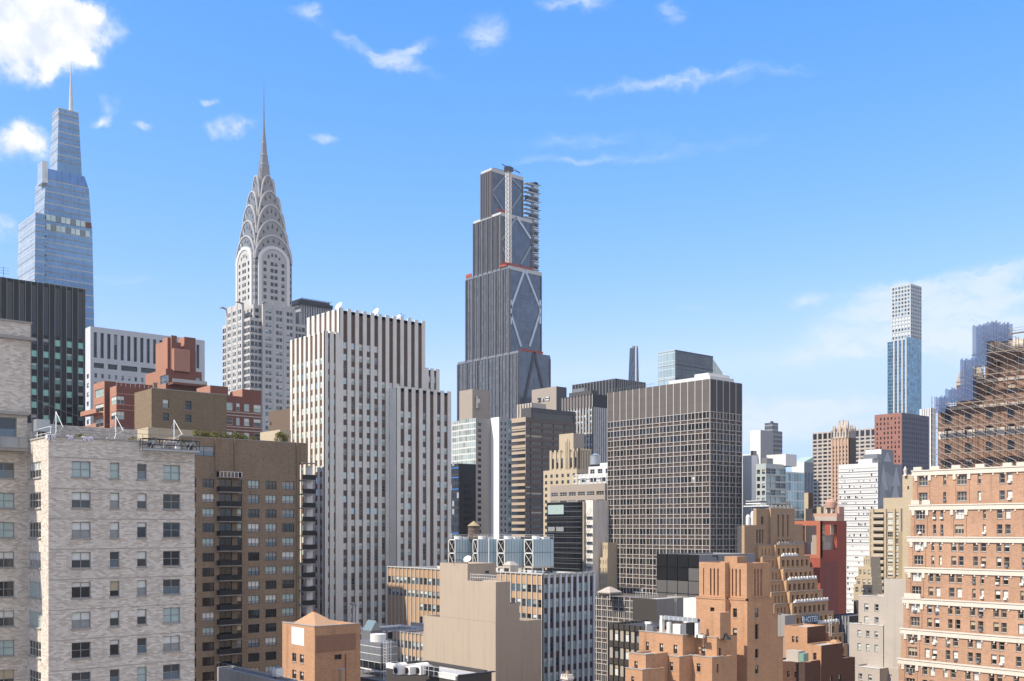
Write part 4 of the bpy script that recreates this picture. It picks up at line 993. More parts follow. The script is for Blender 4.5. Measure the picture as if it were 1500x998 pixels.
# ================================================================== 9  stepped bronze skyscraper under construction (centre)
def bronze():
    d = 960
    b = Bld('construction_skyscraper', 'stepped dark bronze skyscraper with white diamond bracing, still being finished', 'skyscraper', 759, d)
    Z = b.z
    tiers = []
    specs = [(671, 759, 806, 514, 530), (683, 746, 793, 389.5, 404), (694, 733.5, 779, 311, 318), (705, 720, 766, 246.5, 249)]
    zprev = 0
    for k, (xl, xc, xr, yt, yl) in enumerate(specs):
        xe = -b.w(xc); ye = b.n(xr, xe, 0); xw = -b.w(xl); zt = b.z(yt, xe, 0)
        tiers.append((xw, xe, ye, zt))
    for k, (xw, xe, ye, zt) in enumerate(tiers):
        y0 = .05 * k; z0 = 0
        def cwS(b_, fr, L, z0_, z1_, mat):
            fr.quad(b.part('curtain_wall'), 0, L, z0_, z1_, 'cw_jpm')
        def cwE(b_, fr, L, z0_, z1_, mat): fr.quad(b.part('curtain_wall'), 0, L, z0_, z1_, 'cw_jpm_e')
        zb = tiers[k - 1][3] - 1 if False else 0
        # west shoulder steps and east steps: each tier only shows where the larger one below has ended
        z0 = 0 if k == 0 else tiers[k - 1][3] - .9
        mass(b, xw, xe, y0, ye, z0, zt, 'steel_dark', S=cwS, E=cwE, N=cwS, W=cwE, par=.8, roof='roof_tar')
        e = .25
        fr = Fr('E', xe, y0); L = ye - y0
        if k: cp = b.new('parapet'); fr.box(cp, -.3, L + .3, zt - 3.2, zt + .25, .002, .4, 'fin_white')
        fr = Fr('S', xw, y0); cp = b.new('parapet'); fr.box(cp, -.3, xe - xw + .3, zt - 2.0, zt + .26, .002, .35, 'fin_white' if k > 1 else 'steel_grey')
        # vertical bronze fins on the south face
        m = b.part('fin'); nf = 7; xs = [xw + (xe - xw) * t for t in (0, .16, .34, .52, .70, .86, 1.0)]
        for x in xs: m.box(x - .55, x + .55, y0 - 1.1, y0 - .003, z0, zt - 2.1, 'fin_bronze')
        for x in [xw + (xe - xw) * (i + .5) / 18 for i in range(18)]: m.box(x - .16, x + .16, y0 - .5, y0 - .003, z0, zt - 2.1, 'band_jpm')
        for q in (0, 1): m.box(xe + .003, xe + .9, y0 + (0 if q == 0 else L_(ye, y0) - 1.0), y0 + (1.0 if q == 0 else L_(ye, y0)), z0, zt - 3.3, 'fin_bronze')
    # diamond bracing on the east faces
    def seg(k, ya, pa, yb, pb, wd, mat):
        xw, xe, ye, zt = tiers[k]
        A = (b.n(ya, xe + .7, 0), b.z(pa, xe, b.n(ya, xe, 0))); B = (b.n(yb, xe + .7, 0), b.z(pb, xe, b.n(yb, xe, 0)))
        m = b.new('brace'); dx, dz = B[0] - A[0], B[1] - A[1]; ln = math.hypot(dx, dz); nx, nz = -dz / ln * wd / 2, dx / ln * wd / 2
        m.prism([(A[0] - nx, A[1] - nz), (B[0] - nx, B[1] - nz), (B[0] + nx, B[1] + nz), (A[0] + nx, A[1] + nz)], 'x', xe + .05, xe + .85, mat)
    for q in (((769, 395, 748.5, 452), (769, 395, 791.5, 452), (748.5, 460, 763.5, 508), (791, 460, 776, 508))): seg(1, *q, 2.0, 'brace_white')
    for q in ((748.5, 440, 748.5, 475), (791.5, 440, 791.5, 475)): seg(1, *q, 2.2, 'brace_white')
    for q in ((757, 318, 735.5, 352), (757, 318, 777.5, 350), (735.5, 362, 748, 392), (777.5, 362, 763, 388)): seg(2, *q, 2.0, 'brace_white' if q[0] == 757 and q[2] > 760 else 'brace_grey')
    for q in ((741, 258, 722, 280), (746, 258, 764.5, 278), (722, 284, 737, 308), (764.5, 284, 750, 306)): seg(3, *q, 1.5, 'brace_grey')
    for q in ((783, 516, 768, 590), (783, 516, 800, 590)): seg(0, *q, 2.6, 'steel_dark')
    # red safety netting at the setbacks
    for k, (p0, p1) in ((1, (735, 780)), (2, (728, 745)), (0, (762, 795))):
        xw, xe, ye, zt = tiers[k]; m = b.new('safety_netting'); fr = Fr('E', xe, 0); fr.box(m, b.n(p0, xe, 0), b.n(p1, xe, 0), zt + .3, zt + 2.4, .1, .5, 'net_red')
    xw, xe, ye, zt = tiers[1]; m = b.new('safety_netting'); m.box(xw, xw + 9, -.6, -.2, zt + .3, zt + 3.4, 'net_red')
    xw, xe, ye, zt = tiers[3]; m = b.new('roof_plant'); m.box(xw + 4, xe - 5, 4, ye - 6, zt - .7, zt + 2.4, 'steel_dark'); m.box(xw + 9, xe - 12, 8, ye - 16, zt + 2.4, zt + 4.2, 'steel_grey')
    # tower crane mast standing on the setback in front of the upper east faces
    xe = tiers[2][1] + 5; P = b.C + Vector((xe, b.n(745, xe, 0))); dd = dep(P)
    t = anchor('tower_crane', 'white lattice crane mast tied to the front of the bronze skyscraper', 'crane', P, tiers[1][3])
    ht = zz(252, dd) - tiers[1][3]; s = 2.0
    m = MB('mast')
    for x in (-s, s):
        for y in (-s, s): m.tube((x, y, 0), (x, y, ht), .34, 'crane_white')
    k = int(ht / 4)
    for i in range(k):
        a, c = ht * i / k, ht * (i + 1) / k
        for x0, y0, x1, y1 in ((-s, -s, s, -s), (s, -s, s, s), (s, s, -s, s), (-s, s, -s, -s)):
            m.tube((x0, y0, a), (x1, y1, c), .2, 'crane_white'); m.tube((x0, y0, c), (x1, y1, c), .2, 'crane_white'); m.tube((x1, y1, a), (x0, y0, c), .2, 'crane_white')
    m.make(t)
    m = MB('cab'); m.box(-3.2, 3.2, -3.2, 3.2, ht, ht + 2.2, 'steel_dark'); m.box(-2.2, 2.2, -4, 4, ht + 2.2, ht + 4.4, 'steel_dark'); m.make(t)
    m = MB('jib'); 
    for y in (-.7, .7): m.tube((0, y, ht + 4), (-2, 16 + y, ht + 3.0), .28, 'steel_dark')
    m.tube((0, 0, ht + 6.5), (-2, 16, ht + 3.4), .22, 'steel_dark'); m.tube((0, 0, ht + 4), (1, -9, ht + 5), .5, 'steel_dark'); m.make(t)
    m = MB('base_collar'); m.box(-5, 5, -7, 7, .3, 2.6, 'net_red'); m.box(-3, 3, -4, 4, 2.6, 4.4, 'net_red'); m.make(t)
    # material hoist up the north side
    xw, xe, ye, zt = tiers[3]; x0 = xe - 2; y0 = b.n(769, x0, 0); y1 = b.n(787, x0, 0); P = b.C + Vector((x0, y0)); dd = dep(P)
    ztop = zz(263, dd); zbot = tiers[1][3]
    t = anchor('construction_hoist', 'grey scaffold hoist tower climbing the right edge of the bronze skyscraper', 'hoist', P, zbot)
    hh = ztop - zbot; Ly = y1 - y0
    for q, y in enumerate((Ly * .62, Ly * .98)):
        m = MB('hoist_leg')
        for x in (-2.0, 1.5): m.tube((x, y, 0), (x, y, hh - 6 * q), .5, 'steel_grey')
        m.make(t)
    for i in range(int(hh / 4.2)):
        z = 4.2 * i + 2; top = z > hh * .56
        m = MB('hoist_deck'); m.box(-2.6, 2.2, (0 if top else Ly * .55), Ly * 1.06, z, z + .9, 'steel_grey' if i % 2 else 'galv'); m.box(-2.2, 2.0, Ly * .64, Ly * .96, z + 1.6, z + 3.4, 'brace_white' if i % 2 else 'steel_dark')
        if top and i % 2 == 0: m.box(-2.4, 2.0, Ly * (.1 + .3 * ((i // 2) % 3)), Ly * (.34 + .3 * ((i // 2) % 3)), z + .9, z + 3.6, 'steel_dark'); m.box(1.8, 2.4, Ly * .3, Ly * 1.16, z + 1.2, z + 1.7, 'steel_dark')
        m.make(t)
L_ = lambda a, c: a - c
plain('fin_bronze', (.19, .175, .17), .45, .4, var=.1); plain('band_jpm', (.15, .145, .14), .4, .4); plain('brace_white', (.52, .60, .66), .5); plain('brace_grey', (.30, .34, .37), .5)
plain('net_red', (.42, .07, .03), .8); plain('crane_white', (.72, .70, .64), .6)
bronze()

# ================================================================== 10  far skyline
b = Bld('leaning_tower', 'thin dark skyscraper with a slanting top, far away right of the bronze tower', 'skyscraper', 930, 1500)
zt = b.z(507); s0 = (-b.w(918), 0, 0, 9); s1 = (-b.w(922.5), -1.0, 0, 7)
m = b.part('curtain_wall'); m.frust((-b.w(912), 2.5, 0, 12), (s1[0], 0, 0, 7), 100, zt - 2, 'cw_navy'); m.box(-6, 0, 0, 6.5, zt - 2, zt + .5, 'steel_grey')
fr = Fr('E', 2.6, 0); m = b.part('bracing')
for k in range(6): m.tube((-.5 + (2.5 - .5 * k) * .3, -.6, zt - 25 * k), (-9, -.6, zt - 25 * (k + 1)), .5, 'steel_grey')
m.box(0.5, 1.1, 0.2, 3, 100, zt + 1, 'fin_blue')

b = Bld('glass_building', 'blue glass office block with a sloping glazed right end, above the granite grid tower', 'office building', 989, 800)
zt = b.z(512.5); W = b.w(964); n1, n2 = b.n(1044.5), b.n(1058)
m = b.part('curtain_wall'); Fr('S', -W, 0).quad(m, 0, W, 60, zt, 'cw_mint'); Fr('E', 0, 0).quad(m, 0, n1, 60, zt, 'cw_navy')
b.part('roof').poly(((-W, 0, zt), (0, 0, zt), (0, n1, zt), (-W, n1, zt)), 'roof_tar')
Fr('N', 0, n1).quad(m, 0, W, 60, zt, 'cw_mint'); Fr('W', -W, n1).quad(m, 0, n1, 60, zt, 'cw_mint')
m2 = b.new('sloping_glass'); zl = b.z(545, 0, n2); zh = zt - 2
m2.poly(((-.2, n1 + .01, zh), (-.2, n2, zl), (-.2, n2, 60), (-.2, n1 + .01, 60)), 'cw_mint'); m2.poly(((-.2, n1 + .01, zh), (-.2, n2, zl), (-W, n2, zl), (-W, n1 + .01, zh)), 'cw_mint')
for k in range(5): t = k / 4; m2.tube((-.1, n1 + (n2 - n1) * t, 90), (-.1, n1 + (n2 - n1) * t, zh + (zl - zh) * t), .3, 'steel_white')
for k in range(5):
    m = b.new('floor_band'); z = zt - 6.2 * 1.75 * k; Fr('E', 0, 0).box(m, 0, n1, z - .6, z, .002, .3, 'steel_dark'); m = b.new('floor_band'); Fr('S', -W, 0).box(m, 0, W, z - .6, z, .002, .3, 'fin_white')

b = Bld('office_tower', 'wide charcoal slab with thin light ribs behind the black-topped piered tower', 'office tower', 902, 900)
zt = b.z(554.5); mass(b, -b.w(838), 0, 0, b.n(946), 0, zt, 'st_granite', S=BAY(14, 1.3, .6, 90, 88, ST('dark', 0, name='louvre'), 'cw_slab', top=1.0), E=BAY(16, .7, .6, 90, 88, ST('dark', 0, name='louvre'), 'steel_black', top=1.0, pmat='st_concrete'), par=.5)
b = Bld('office_tower', 'taupe mechanical block with three small signs on its lit end', 'office tower', 815, 660)
zt = b.z(566); W = b.w(779)
def mS(b_, fr, L, z0, z1, mat): fr.quad(b.part('wall'), 0, L, z0, z1, mat)
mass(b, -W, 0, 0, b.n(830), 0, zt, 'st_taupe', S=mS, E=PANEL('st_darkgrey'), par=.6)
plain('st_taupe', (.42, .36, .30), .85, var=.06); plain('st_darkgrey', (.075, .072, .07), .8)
fr = Fr('S', -W, 0); s_ = lambda px: W - b.w(px)
for (p0, p1, dark) in ((788, 792.5, 1), (794.5, 798.5, 0), (800, 805, 1)):
    m = b.new('sign_panel'); z0, z1 = b.z(585.5 + (0 if p0 > 790 else .6)), b.z(579.5)
    fr.box(m, s_(p0), s_(p1), z0, z1, .02, .3, 'steel_dark'); a, c = s_(p0), s_(p1); h = z1 - z0; q = b.new('letter', m)
    if p0 == 788: fr.box(q, a + .3, a + .75, z0 + .3, z0 + h * .55, .31, .4, 'steel_white'); fr.box(q, a + .3, c - .4, z0 + .25, z0 + .7, .31, .4, 'rust')
    elif p0 == 794.5: fr.box(q, a + .2, a + .6, z0 + .2, z1 - .2, .31, .4, 'steel_white'); fr.box(q, c - .6, c - .2, z0 + .2, z1 - .2, .31, .4, 'steel_white'); fr.box(q, a + .6, c - .6, z1 - .6, z1 - .2, .31, .4, 'steel_white')
    else: fr.box(q, a + .2, c - .2, z0 + .2, z0 + h * .38, .31, .4, 'steel_white'); fr.box(q, a + .2, c - .2, z0 + h * .68, z1 - .1, .31, .4, 'steel_white')
W2 = b.w(779); 
P = pt(779, 640) - b.C
mass(b, P.x - b.w(757, P.x, P.y), P.x, P.y, P.y + 12, 0, b.z(590, P.x, P.y), 'st_lime', S=BAY(5, 1.5, .5, 4, 2.4, ST('office_dark', 0), 'dark_span', top=3.4), par=.6)

b = Bld('office_tower', 'white-piered office tower with a black mechanical top', 'office tower', 868, 590)
n, w = b.n, b.w; zt = b.z(577); zm = b.z(596)
stx = ST('office', .05, 'f_dark', 1, rail=False)
mass(b, -w(823), 0, 0, n(889), 0, zm, 'fin_white', S=BAY(10, .8, .4, b.p(8.4), b.p(5), stx, 'dark_span', top=1.0), E=BAY(7, .8, .4, b.p(8.4), b.p(5), stx, 'dark_span', top=1.0), par=0)
mass(b, -w(823), 0, 0.02, n(889), zm + .01, zt, 'steel_black', S=BAY(10, .35, .4, 90, b.p(15), ST('dark', 0, name='louvre'), 'dark_span', top=1.5, pmat='fin_white'), E=PANEL('steel_black'), par=.5)
m = b.new('roof_screen'); m.box(-w(830), -3, 2, n(880), zt - .4, zt + 2.6, 'st_darkgrey'); m.box(-w(835), -9, 5, n(872), zt + 2.6, zt + 4.6, 'steel_grey')

b = Bld('office_tower', 'brown office tower of dark ribbon windows with a black glass top', 'office tower', 770, 560)
n, w = b.n, b.w; z1, z2 = b.z(611), b.z(597, 0, n(779)); y1 = n(778)
rib = ST('brownglass', .0, 'f_brown', 6, rail=False)
def ribbons(nm):
    def f(b_, fr, L, z0, z1_, mat):
        k = max(1, round(L / 9)); facade(b, fr, 0, L, z0, z1_, [(L * i / k + .12, L * (i + 1) / k - .12) for i in range(k)], down(z1 - 2.5, b.p(9.4), b.p(5.4), 60), mat, 'wall', .35, rib)
    return f
mass(b, -w(747), 0, 0, y1, 0, z1, 'band_brown', S=lambda b_, fr, L, z0, z1_, mat: ribbons('S')(b, fr, L, z0, z1_, 'band_sunlit'), E=ribbons('E'), par=.7)
mass(b, -w(747) + 4, 0, y1 + .01, n(843), 0, z2 - 6.5, 'band_brown', E=ribbons('E'), par=0)
mass(b, -w(747) + 5, 0, y1 + .02, n(843), z2 - 6.5, z2, 'st_darkgrey', E=lambda b_, fr, L, z0, z1_, mat: facade(b, fr, 0, L, z0, z1_, [(1.2, L - 1.5)], [(z0 + .2, z1_ - 2.4)], mat, 'wall', .3, ST('dark', 0, nv=9, rail=False)), par=.5)

# cluster left of it: white slab tower, concrete plant block, dark tower with blue lights
b = Bld('apartment_tower', 'slim white and grey tower with a bright sunlit edge', 'apartment tower', 731, 520)
n, w = b.n, b.w; zt = b.z(611)
st = ST('office_dark', .0); fl = b.p(8.7)
xw = -w(719); Lw = w(719)
mass(b, xw, 0, 0, n(744), 0, zt, 'st_grey', S=PANEL('st_whitebright'), E=lambda b_, fr, L, z0, z1, mat: facade(b, fr, 0, L, z0, z1, [(L * .18, L * .36), (L * .62, L * .8)], down(z1 - 2.4, fl, b.p(4.6), 60), mat, 'wall', .25, st), par=.7)
mass(b, xw, -.02, n(744) + .01, n(749.5), 0, zt - .8, 'g_teal_wall', E=GRID(1, fl, b.p(6), ST('teal', 0), .7, 1.5), par=.5)
y_s = -reach(b.C + Vector((xw, 0)), 0, -1, 696.5)
ys = reach(b.C + Vector((xw, 0)), 0, 1, 697)
mass(b, xw - .01 - 14, xw - .01, ys, 12, 0, zt - .6, 'st_taupegrey', E=lambda b_, fr, L, z0, z1, mat: facade(b, fr, 0, L, z0, z1, [(L * .06, L * .16), (L * .48, L * .6), (L * .78, L * .9)], down(z1 - 2.4, fl, b.p(4.6), 60), mat, 'wall', .25, st), S=PANEL('cw_pale', 'curtain_wall'), par=.6)
plain('st_whitebright', (.80, .79, .76), .85, var=.04); plain('g_teal_wall', (.24, .30, .30), .5, var=.1); plain('st_taupegrey', (.36, .34, .32), .85, var=.06)
x2 = xw - .01 - b.w(682, xw, ys)
mass(b, xw - 12 - b.w(660, xw - 12, ys), xw - 12.02, ys + 1.0, 12, 0, zt - 1.0, 'st_lime', S=PANEL('cw_pale', 'curtain_wall'), par=.6)
b = Bld('plant_tower', 'blank taupe concrete plant block on the skyline left of the bronze skyscraper', 'building', 692, 640)
mass(b, -b.w(673), 0, 0, b.n(716), 0, b.z(570), 'st_taupe', par=.6)
m = b.new('vent_box'); y_ = b.n(697); m.box(0.003, 1.6, y_, y_ + 2.4, b.z(598), b.z(580), 'st_concrete'); m.box(1.6, 1.75, y_ + .3, y_ + 2.0, b.z(590), b.z(584), 'st_white')
b = Bld('office_tower', 'black glass tower with small lit windows and blue lit floor strips', 'office tower', 672, 430)
n, w = b.n, b.w; zt = b.z(679)
m = MATS; mt, nn, bb_ = newmat('light_blue'); bb_.inputs['Base Color'].default_value = (.05, .2, .6, 1); bb_.inputs['Emission Color'].default_value = (.05, .28, 1, 1); bb_.inputs['Emission Strength'].default_value = .22
mass(b, -w(655), 0, 0, n(697), 0, zt, 'cw_midnight', S=PANEL('cw_midnight', 'curtain_wall'), E=lambda b_, fr, L, z0, z1, mat: facade(b, fr, 0, L, z0, z1, even(L, 6, .38, 2.6), down(z1 - 8.5, b.p(9.6), b.p(5), 40), 'steel_black', 'wall', .3, ST('white_blind2', 0)), par=.5)
MIX['white_blind2'] = [(4, 'bl_white', 'bl_grey', .6), (2, 'g_dark', 'g_dark', .5), (2, 'g_mid', 'g_dark', .5), (1, 'bl_white', 'g_mid', .35)]
for py in (685, 699, 716, 781, 800):
    m = b.new('light_strip'); Fr('S', -w(655), 0).box(m, w(655) * .1, w(655), b.z(py + .8), b.z(py), .02, .12, 'light_blue')

# cream setback tower and the low ribbon block in front of it
b = Bld('setback_building', 'cream brick setback tower with a taupe box on top, above the ribbon block', 'office building', 845, 490)
n, w = b.n, b.w; st = ST('office_dark', .0); fl = b.p(9.6); 
mass(b, -w(796), 0, 0, n(868), 0, b.z(687), 'br_cream', S=GRID(6, fl, b.p(5), st, .42, 2), E=GRID(4, fl, b.p(5), st, .42, 2), par=.7)
xm = -w(852); P = pt(848, 502) - b.C
m0 = b.z(687) - .7
mass(b, P.x - w(805, P.x, P.y), P.x, P.y, P.y + n(866, P.x, P.y), m0, b.z(659, P.x, P.y), 'br_cream', S=BAY(6, 1.5, .5, fl * 2.5, fl * 1.6, st, 'br_cream', top=3.5, crown=.7), E=BAY(4, 1.3, .5, fl * 2.5, fl * 1.6, st, 'br_cream', top=3.5, crown=.7), par=.6)
m1 = b.z(659, P.x, P.y) - .6; P = pt(840, 506) - b.C
mass(b, P.x - w(819, P.x, P.y), P.x, P.y, P.y + n(856, P.x, P.y), m1, b.z(634.5, P.x, P.y), 'st_taupe', S=PANEL('br_cream'), par=.6)
P = pt(836, 500) - b.C; fr = Fr('S', P.x - w(824, P.x, P.y), P.y); m = b.new('finial_pier')
for k in range(3): m.box(P.x - 3.6 + k * 1.2, P.x - 3.0 + k * 1.2, P.y - .5, P.y, m0, b.z(640 + 4 * abs(k - 1)), 'br_cream')
b = Bld('office_building', 'taupe block of wide ribbon windows with white terraces on its roof', 'office building', 886, 432)
n, w = b.n, b.w; zt = b.z(708); W = w(806)
mass(b, -W, 0, 0, n(900), 0, zt, 'st_taupe', S=GRID(6, b.p(12.5), b.p(6), ST('office_dark', .12, 'f_cream', 3), .78, 3.2), E=GRID(2, b.p(12.5), b.p(6), ST('office_dark', .12, 'f_cream', 3), .78, 3.2), par=.6)
P = pt(890, 396) - b.C
pen = lambda xl, xr, dy, y0, y1: mass(b, -w(xl), -w(xr), dy, 16, zt - .5 if y0 is None else b.z(y0), b.z(y1), 'st_white', S=GRID(3, 40, b.p(7), ST('office_dark', .1, 'f_white', 2), .6, 1.2), par=.5)
pen(840, 884, 3, None, 694); pen(850, 884, 5, 694.6, 681); pen(862, 884, 7, 681.6, 676)
m = b.new('terrace_frame')
for py in (706.5, 699, 694): m.box(-w(838), -.5, 1.0, 1.25, b.z(py) , b.z(py) + .35, 'steel_white')
for k in range(9): x = -w(838) * k / 8.0 - .4; m.box(x - .14, x + .14, 1.0, 1.25, zt - .5, b.z(694), 'steel_white')
P = pt(872, 449); t = anchor('water_tank', 'round grey roof tank on the white penthouse left of the granite grid tower', 'water tank', P, zz(681, 449))
m = MB('barrel'); m.smooth = False; m.cyl(0, 0, 0, 4.0, 2.3, 2.3, 16, 'galv'); m.make(t)
m = MB('lid'); m.cyl(0, 0, 4.0, 5.0, 2.45, .15, 16, 'galv'); m.make(t)
m = MB('stand'); m.box(-1.6, 1.6, -1.6, 1.6, -2.5, 0, 'steel_dark'); m.make(t)
# ================================================================== 11  granite grid tower (right of centre) and its lower wing
b = Bld('office_tower', 'tall taupe office tower with a fine white stone window grid and blank top', 'office tower', 1040, 345)
n, w = b.n, b.w; zt = b.z(555); fl = b.p(15.6); W = w(890); Ln = n(1087)
def grid_wall(nb, ztop_w, gmat='mul_stone', amt=3, blank='st_granite'):
    def f(b_, fr, L, z0, z1, mat):
        p = L / nb; mb = b_.part('wall'); bk = fr.off(-.18); g = b_.part('stone_grid')
        cols = []
        for i in range(nb):
            a = p * i + .15; c = p * (i + 1) - .15; q = (c - a - .15 * (amt - 1)) / amt
            for j in range(amt): cols.append((a + j * (q + .15), a + j * (q + .15) + q))
        rows = down(ztop_w, fl, fl * .58, max(z0 + 1, 20))
        facade(b_, bk, .01, L - .01, z0, z1, cols, rows, 'dark_span', 'spandrel', .1, ST('granite', .0))
        for i in range(nb + 1): fr.box(g, max(0, p * i - .15), min(L, p * i + .15), z0, z1, -.19, .10, gmat)
        for r0, r1 in rows:
            fr.box(g, 0, L, r1 + .02, r1 + .22, -.19, .04, gmat); fr.box(g, 0, L, r0 - .22, r0 - .02, -.19, .04, gmat)
            for i in range(nb):
                a = p * i + .15; c = p * (i + 1) - .15; q = (c - a - .15 * (amt - 1)) / amt
                for j in range(1, amt): x = a + j * (q + .15) - .15; fr.box(g, x, x + .15, r0 - .02, r1 + .02, -.19, .02, gmat)
        if z1 - ztop_w > 4:
            for i in range(nb): fr.box(b_.part('wall'), p * i + .17, p * (i + 1) - .17, ztop_w + .3, z1 - .02, -.19, -.03, blank)
            for zq in (ztop_w + (z1 - ztop_w) * .33, ztop_w + (z1 - ztop_w) * .66): fr.box(b_.part('wall'), .1, L - .1, zq, zq + .06, -.03, -.015, 'dark_span')
    return f
MIX['granite'] = [(14, 'g_brown', 'g_brown', .5), (9, 'g_dark', 'g_dark', .5), (2, 'g_mid', 'g_brown', .4), (.15, 'bl_white', 'bl_grey', .5)]
zw = b.z(603)
mass(b, -W, 0, 0, Ln, 0, zt, 'st_granite', S=grid_wall(15, zw, amt=2), E=grid_wall(5, zw, amt=2, blank='st_darkgrey'), par=.8)
m = b.new('roof_plant'); m.box(-W * .42, -2, 2.5, Ln - 2, zt - .7, zt + 1.6, 'st_white'); m.box(-9, -3, 3, Ln - 3, zt + 1.6, zt + 2.7, 'st_white')
t = b.new('roof_railing')
for k in range(14): t.tube((-W + .8 + k * 1.6, .8, zt), (-W + .8 + k * 1.6, .8, zt + 1.2), .05, 'steel_grey')
t.tube((-W + .8, .8, zt + 1.2), (-W + 22, .8, zt + 1.2), .05, 'steel_grey')
GT = b
b = Bld('office_building', 'low wing with the same white stone window grid, in front of the granite tower', 'office building', 940, 300)
w = b.w; W = w(866); fl = b.p(16.5); zt = b.z(877)
mass(b, -W, 0, 0, 14, 0, zt, 'st_granite', S=grid_wall(9, zt - 1.0, amt=3), par=.6)
P = pt(893, 306); t = anchor('roof_tent', 'white pyramid roof tent on the low grid wing', 'tent', P, zt - .6)
m = MB('canopy'); m.frust((-2.6, 2.6, -2.6, 2.6), (-.4, .4, -.4, .4), 2.2, 3.7, 'br_pale'); m.box(-2.6, 2.6, -2.6, 2.6, 1.9, 2.2, 'br_pale'); m.make(t)
for x in (-2.4, 2.4):
    for y in (-2.4, 2.4):
        m = MB('leg'); m.tube((x, y, 0), (x, y, 1.95), .08, 'steel_white'); m.make(t)

# ================================================================== 12  beige blank stepped building and the finned block behind it
b = Bld('blank_building', 'windowless beige stucco building stepping up in blocks', 'building', 726, 178)
BG = b; n, w, z = b.n, b.w, b.z
x1, x2, x3 = -w(684.5), -w(644), -w(620.5); n1, n2, n3 = n(747.5), n(760.5), n(793.5)
zA, zB, zC, zD = z(853), z(884.5, 0, n1), z(910.5, 0, n2), z(826, x1, 0)
n4 = reach(b.C + Vector((x1, 0)), 0, 1, 726.5)
mass(b, x3, 0, 0, n3, 0, zC, 'st_beige', par=.5, roof='roof_white', N=None)
mass(b, x2, -.0, .02, n2, zC + .0, zB, 'st_beige', par=.4, roof='roof_white')
mass(b, x2, -.0, .04, n1, zB + .0, zA, 'st_beige', par=.5, roof='roof_white')
mass(b, x2, x1, .06, n4, zA, zD, 'st_beige', par=.4, roof='roof_white')
m = b.new('roof_railing')
for k in range(12): x = x1 + .4 + (-x1 - .7) * k / 11; m.tube((x, .4, zA), (x, .4, zA + 1.15), .035, 'steel_white')
for zq in (.6, 1.15): m.tube((x1 + .4, .4, zA + zq), (-.35, .4, zA + zq), .035, 'steel_white'); m.tube((-.35, .4, zA + zq), (-.35, n1 - .4, zA + zq), .035, 'steel_white')
m = b.new('panel_joint'); zj = z(912); m.box(x3 + .02, -.02, -.006, .0, zj, zj + .03, 'st_concrete')
m = b.new('wall_vent'); m.box(x1 + .002, x1 + .08, n4 * .62, n4 * .74, zA + 1.2, zA + 1.6, 'steel_dark')
# dish on its top
P = b.C + Vector((x1 - 1.4, 1.2)); t = anchor('satellite_dish', 'white satellite dish on the top of the beige blank building', 'satellite dish', P, zD - .4)
def dish(t, s, rot, tilt, h, mat='steel_white'):
    m = MB('reflector'); m.smooth = True; k = 14; rings = 3; q = Matrix.Rotation(R(rot), 3, 'Z') @ Matrix.Rotation(R(tilt), 3, 'X')
    def rp(r, a): v = q @ Vector((r * math.cos(a), r * math.sin(a), .3 * r * r / s)); return (v.x, v.y, v.z + h)
    for i in range(rings):
        for j in range(k):
            a0, a1 = 2 * math.pi * j / k, 2 * math.pi * (j + 1) / k; r0, r1 = s * i / rings, s * (i + 1) / rings
            m.poly((rp(r0, a0), rp(r1, a0), rp(r1, a1), rp(r0, a1)) if i else (rp(0, 0), rp(r1, a0), rp(r1, a1)), mat)
    m.make(t)
    m = MB('mount'); m.tube((0, 0, 0), (0, 0, h), .07, 'steel_grey', 6); v = q @ Vector((0, 0, s * .9)); m.tube((0, 0, h), (v.x, v.y, v.z + h), .03, 'steel_grey'); m.make(t)
dish(t, .75, 25, 50, 1.1)
m = MB('roof_bracket'); m.tube((0, -2.4, 0), (0, -2.4, 1.0), .05, 'steel_dark'); m.tube((0, -2.4, 1.0), (0, -.6, 1.0), .05, 'steel_dark'); m.tube((0, -.6, 0), (0, -.6, 1.0), .05, 'steel_dark')
single('roof_bracket', 'dark pipe frame beside the dish on the beige blank building', 'pipe frame', m, P + Vector((-1.6, .5)), zD - .4)

b = Bld('office_building', 'office block with sunny tan finned front and blue-white finned side', 'office building', 795, 240)
MIX['finpale'] = [(5, 'bl_teal', 'bl_teal', .5), (3, 'bl_white', 'bl_teal', .4), (2, 'g_sky', 'g_sky', .5), (2, 'g_mid', 'g_dark', .5)]
FB = b; n, w, z = b.n, b.w, b.z; zt = z(842.5); fl = b.p(21.8); W = w(567); Ln = n(872)
stf = ST('office', .05, 'f_alu', 1)
def fins_s(b_, fr, L, z0, z1, mat):
    k = 34; BAY(k, .28, .25, fl, b.p(11.5), stf, 'tan_span', top=2.4, pmat='fin_white', capz=0, crown=.1, skip=lambda c, r: c < 8 and r > 1)(b, fr, L, z0, z1, mat)
def fins_e(b_, fr, L, z0, z1, mat):
    BAY(9, .46, .4, fl, b.p(13), ST('finpale', .05, 'f_alu', 1), 'dark_span', top=2.2, pmat='fin_blue', capz=.0, crown=.1)(b, fr, L, z0, z1, mat)
mass(b, -W, 0, 0, Ln, 0, zt, 'fin_white', S=fins_s, E=fins_e, par=.7, roof='roof_white')
m = b.part('cornice'); Fr('S', -W, 0).box(m, 0, W + .05, zt + .1, zt + .35, -.5, .06, 'fin_white'); Fr('E', 0, 0).box(m, 0, Ln, zt + .1, zt + .35, -.5, .06, 'fin_white')
b2 = Bld('office_building', 'lower finned wing with a brown roof terrace under the pier office tower', 'office building', P=pt(575, 225))
zt2 = zz(924, 225); Le = reach(b2.C, 1, 0, 668); ys = reach(b2.C, 0, 1, 522)
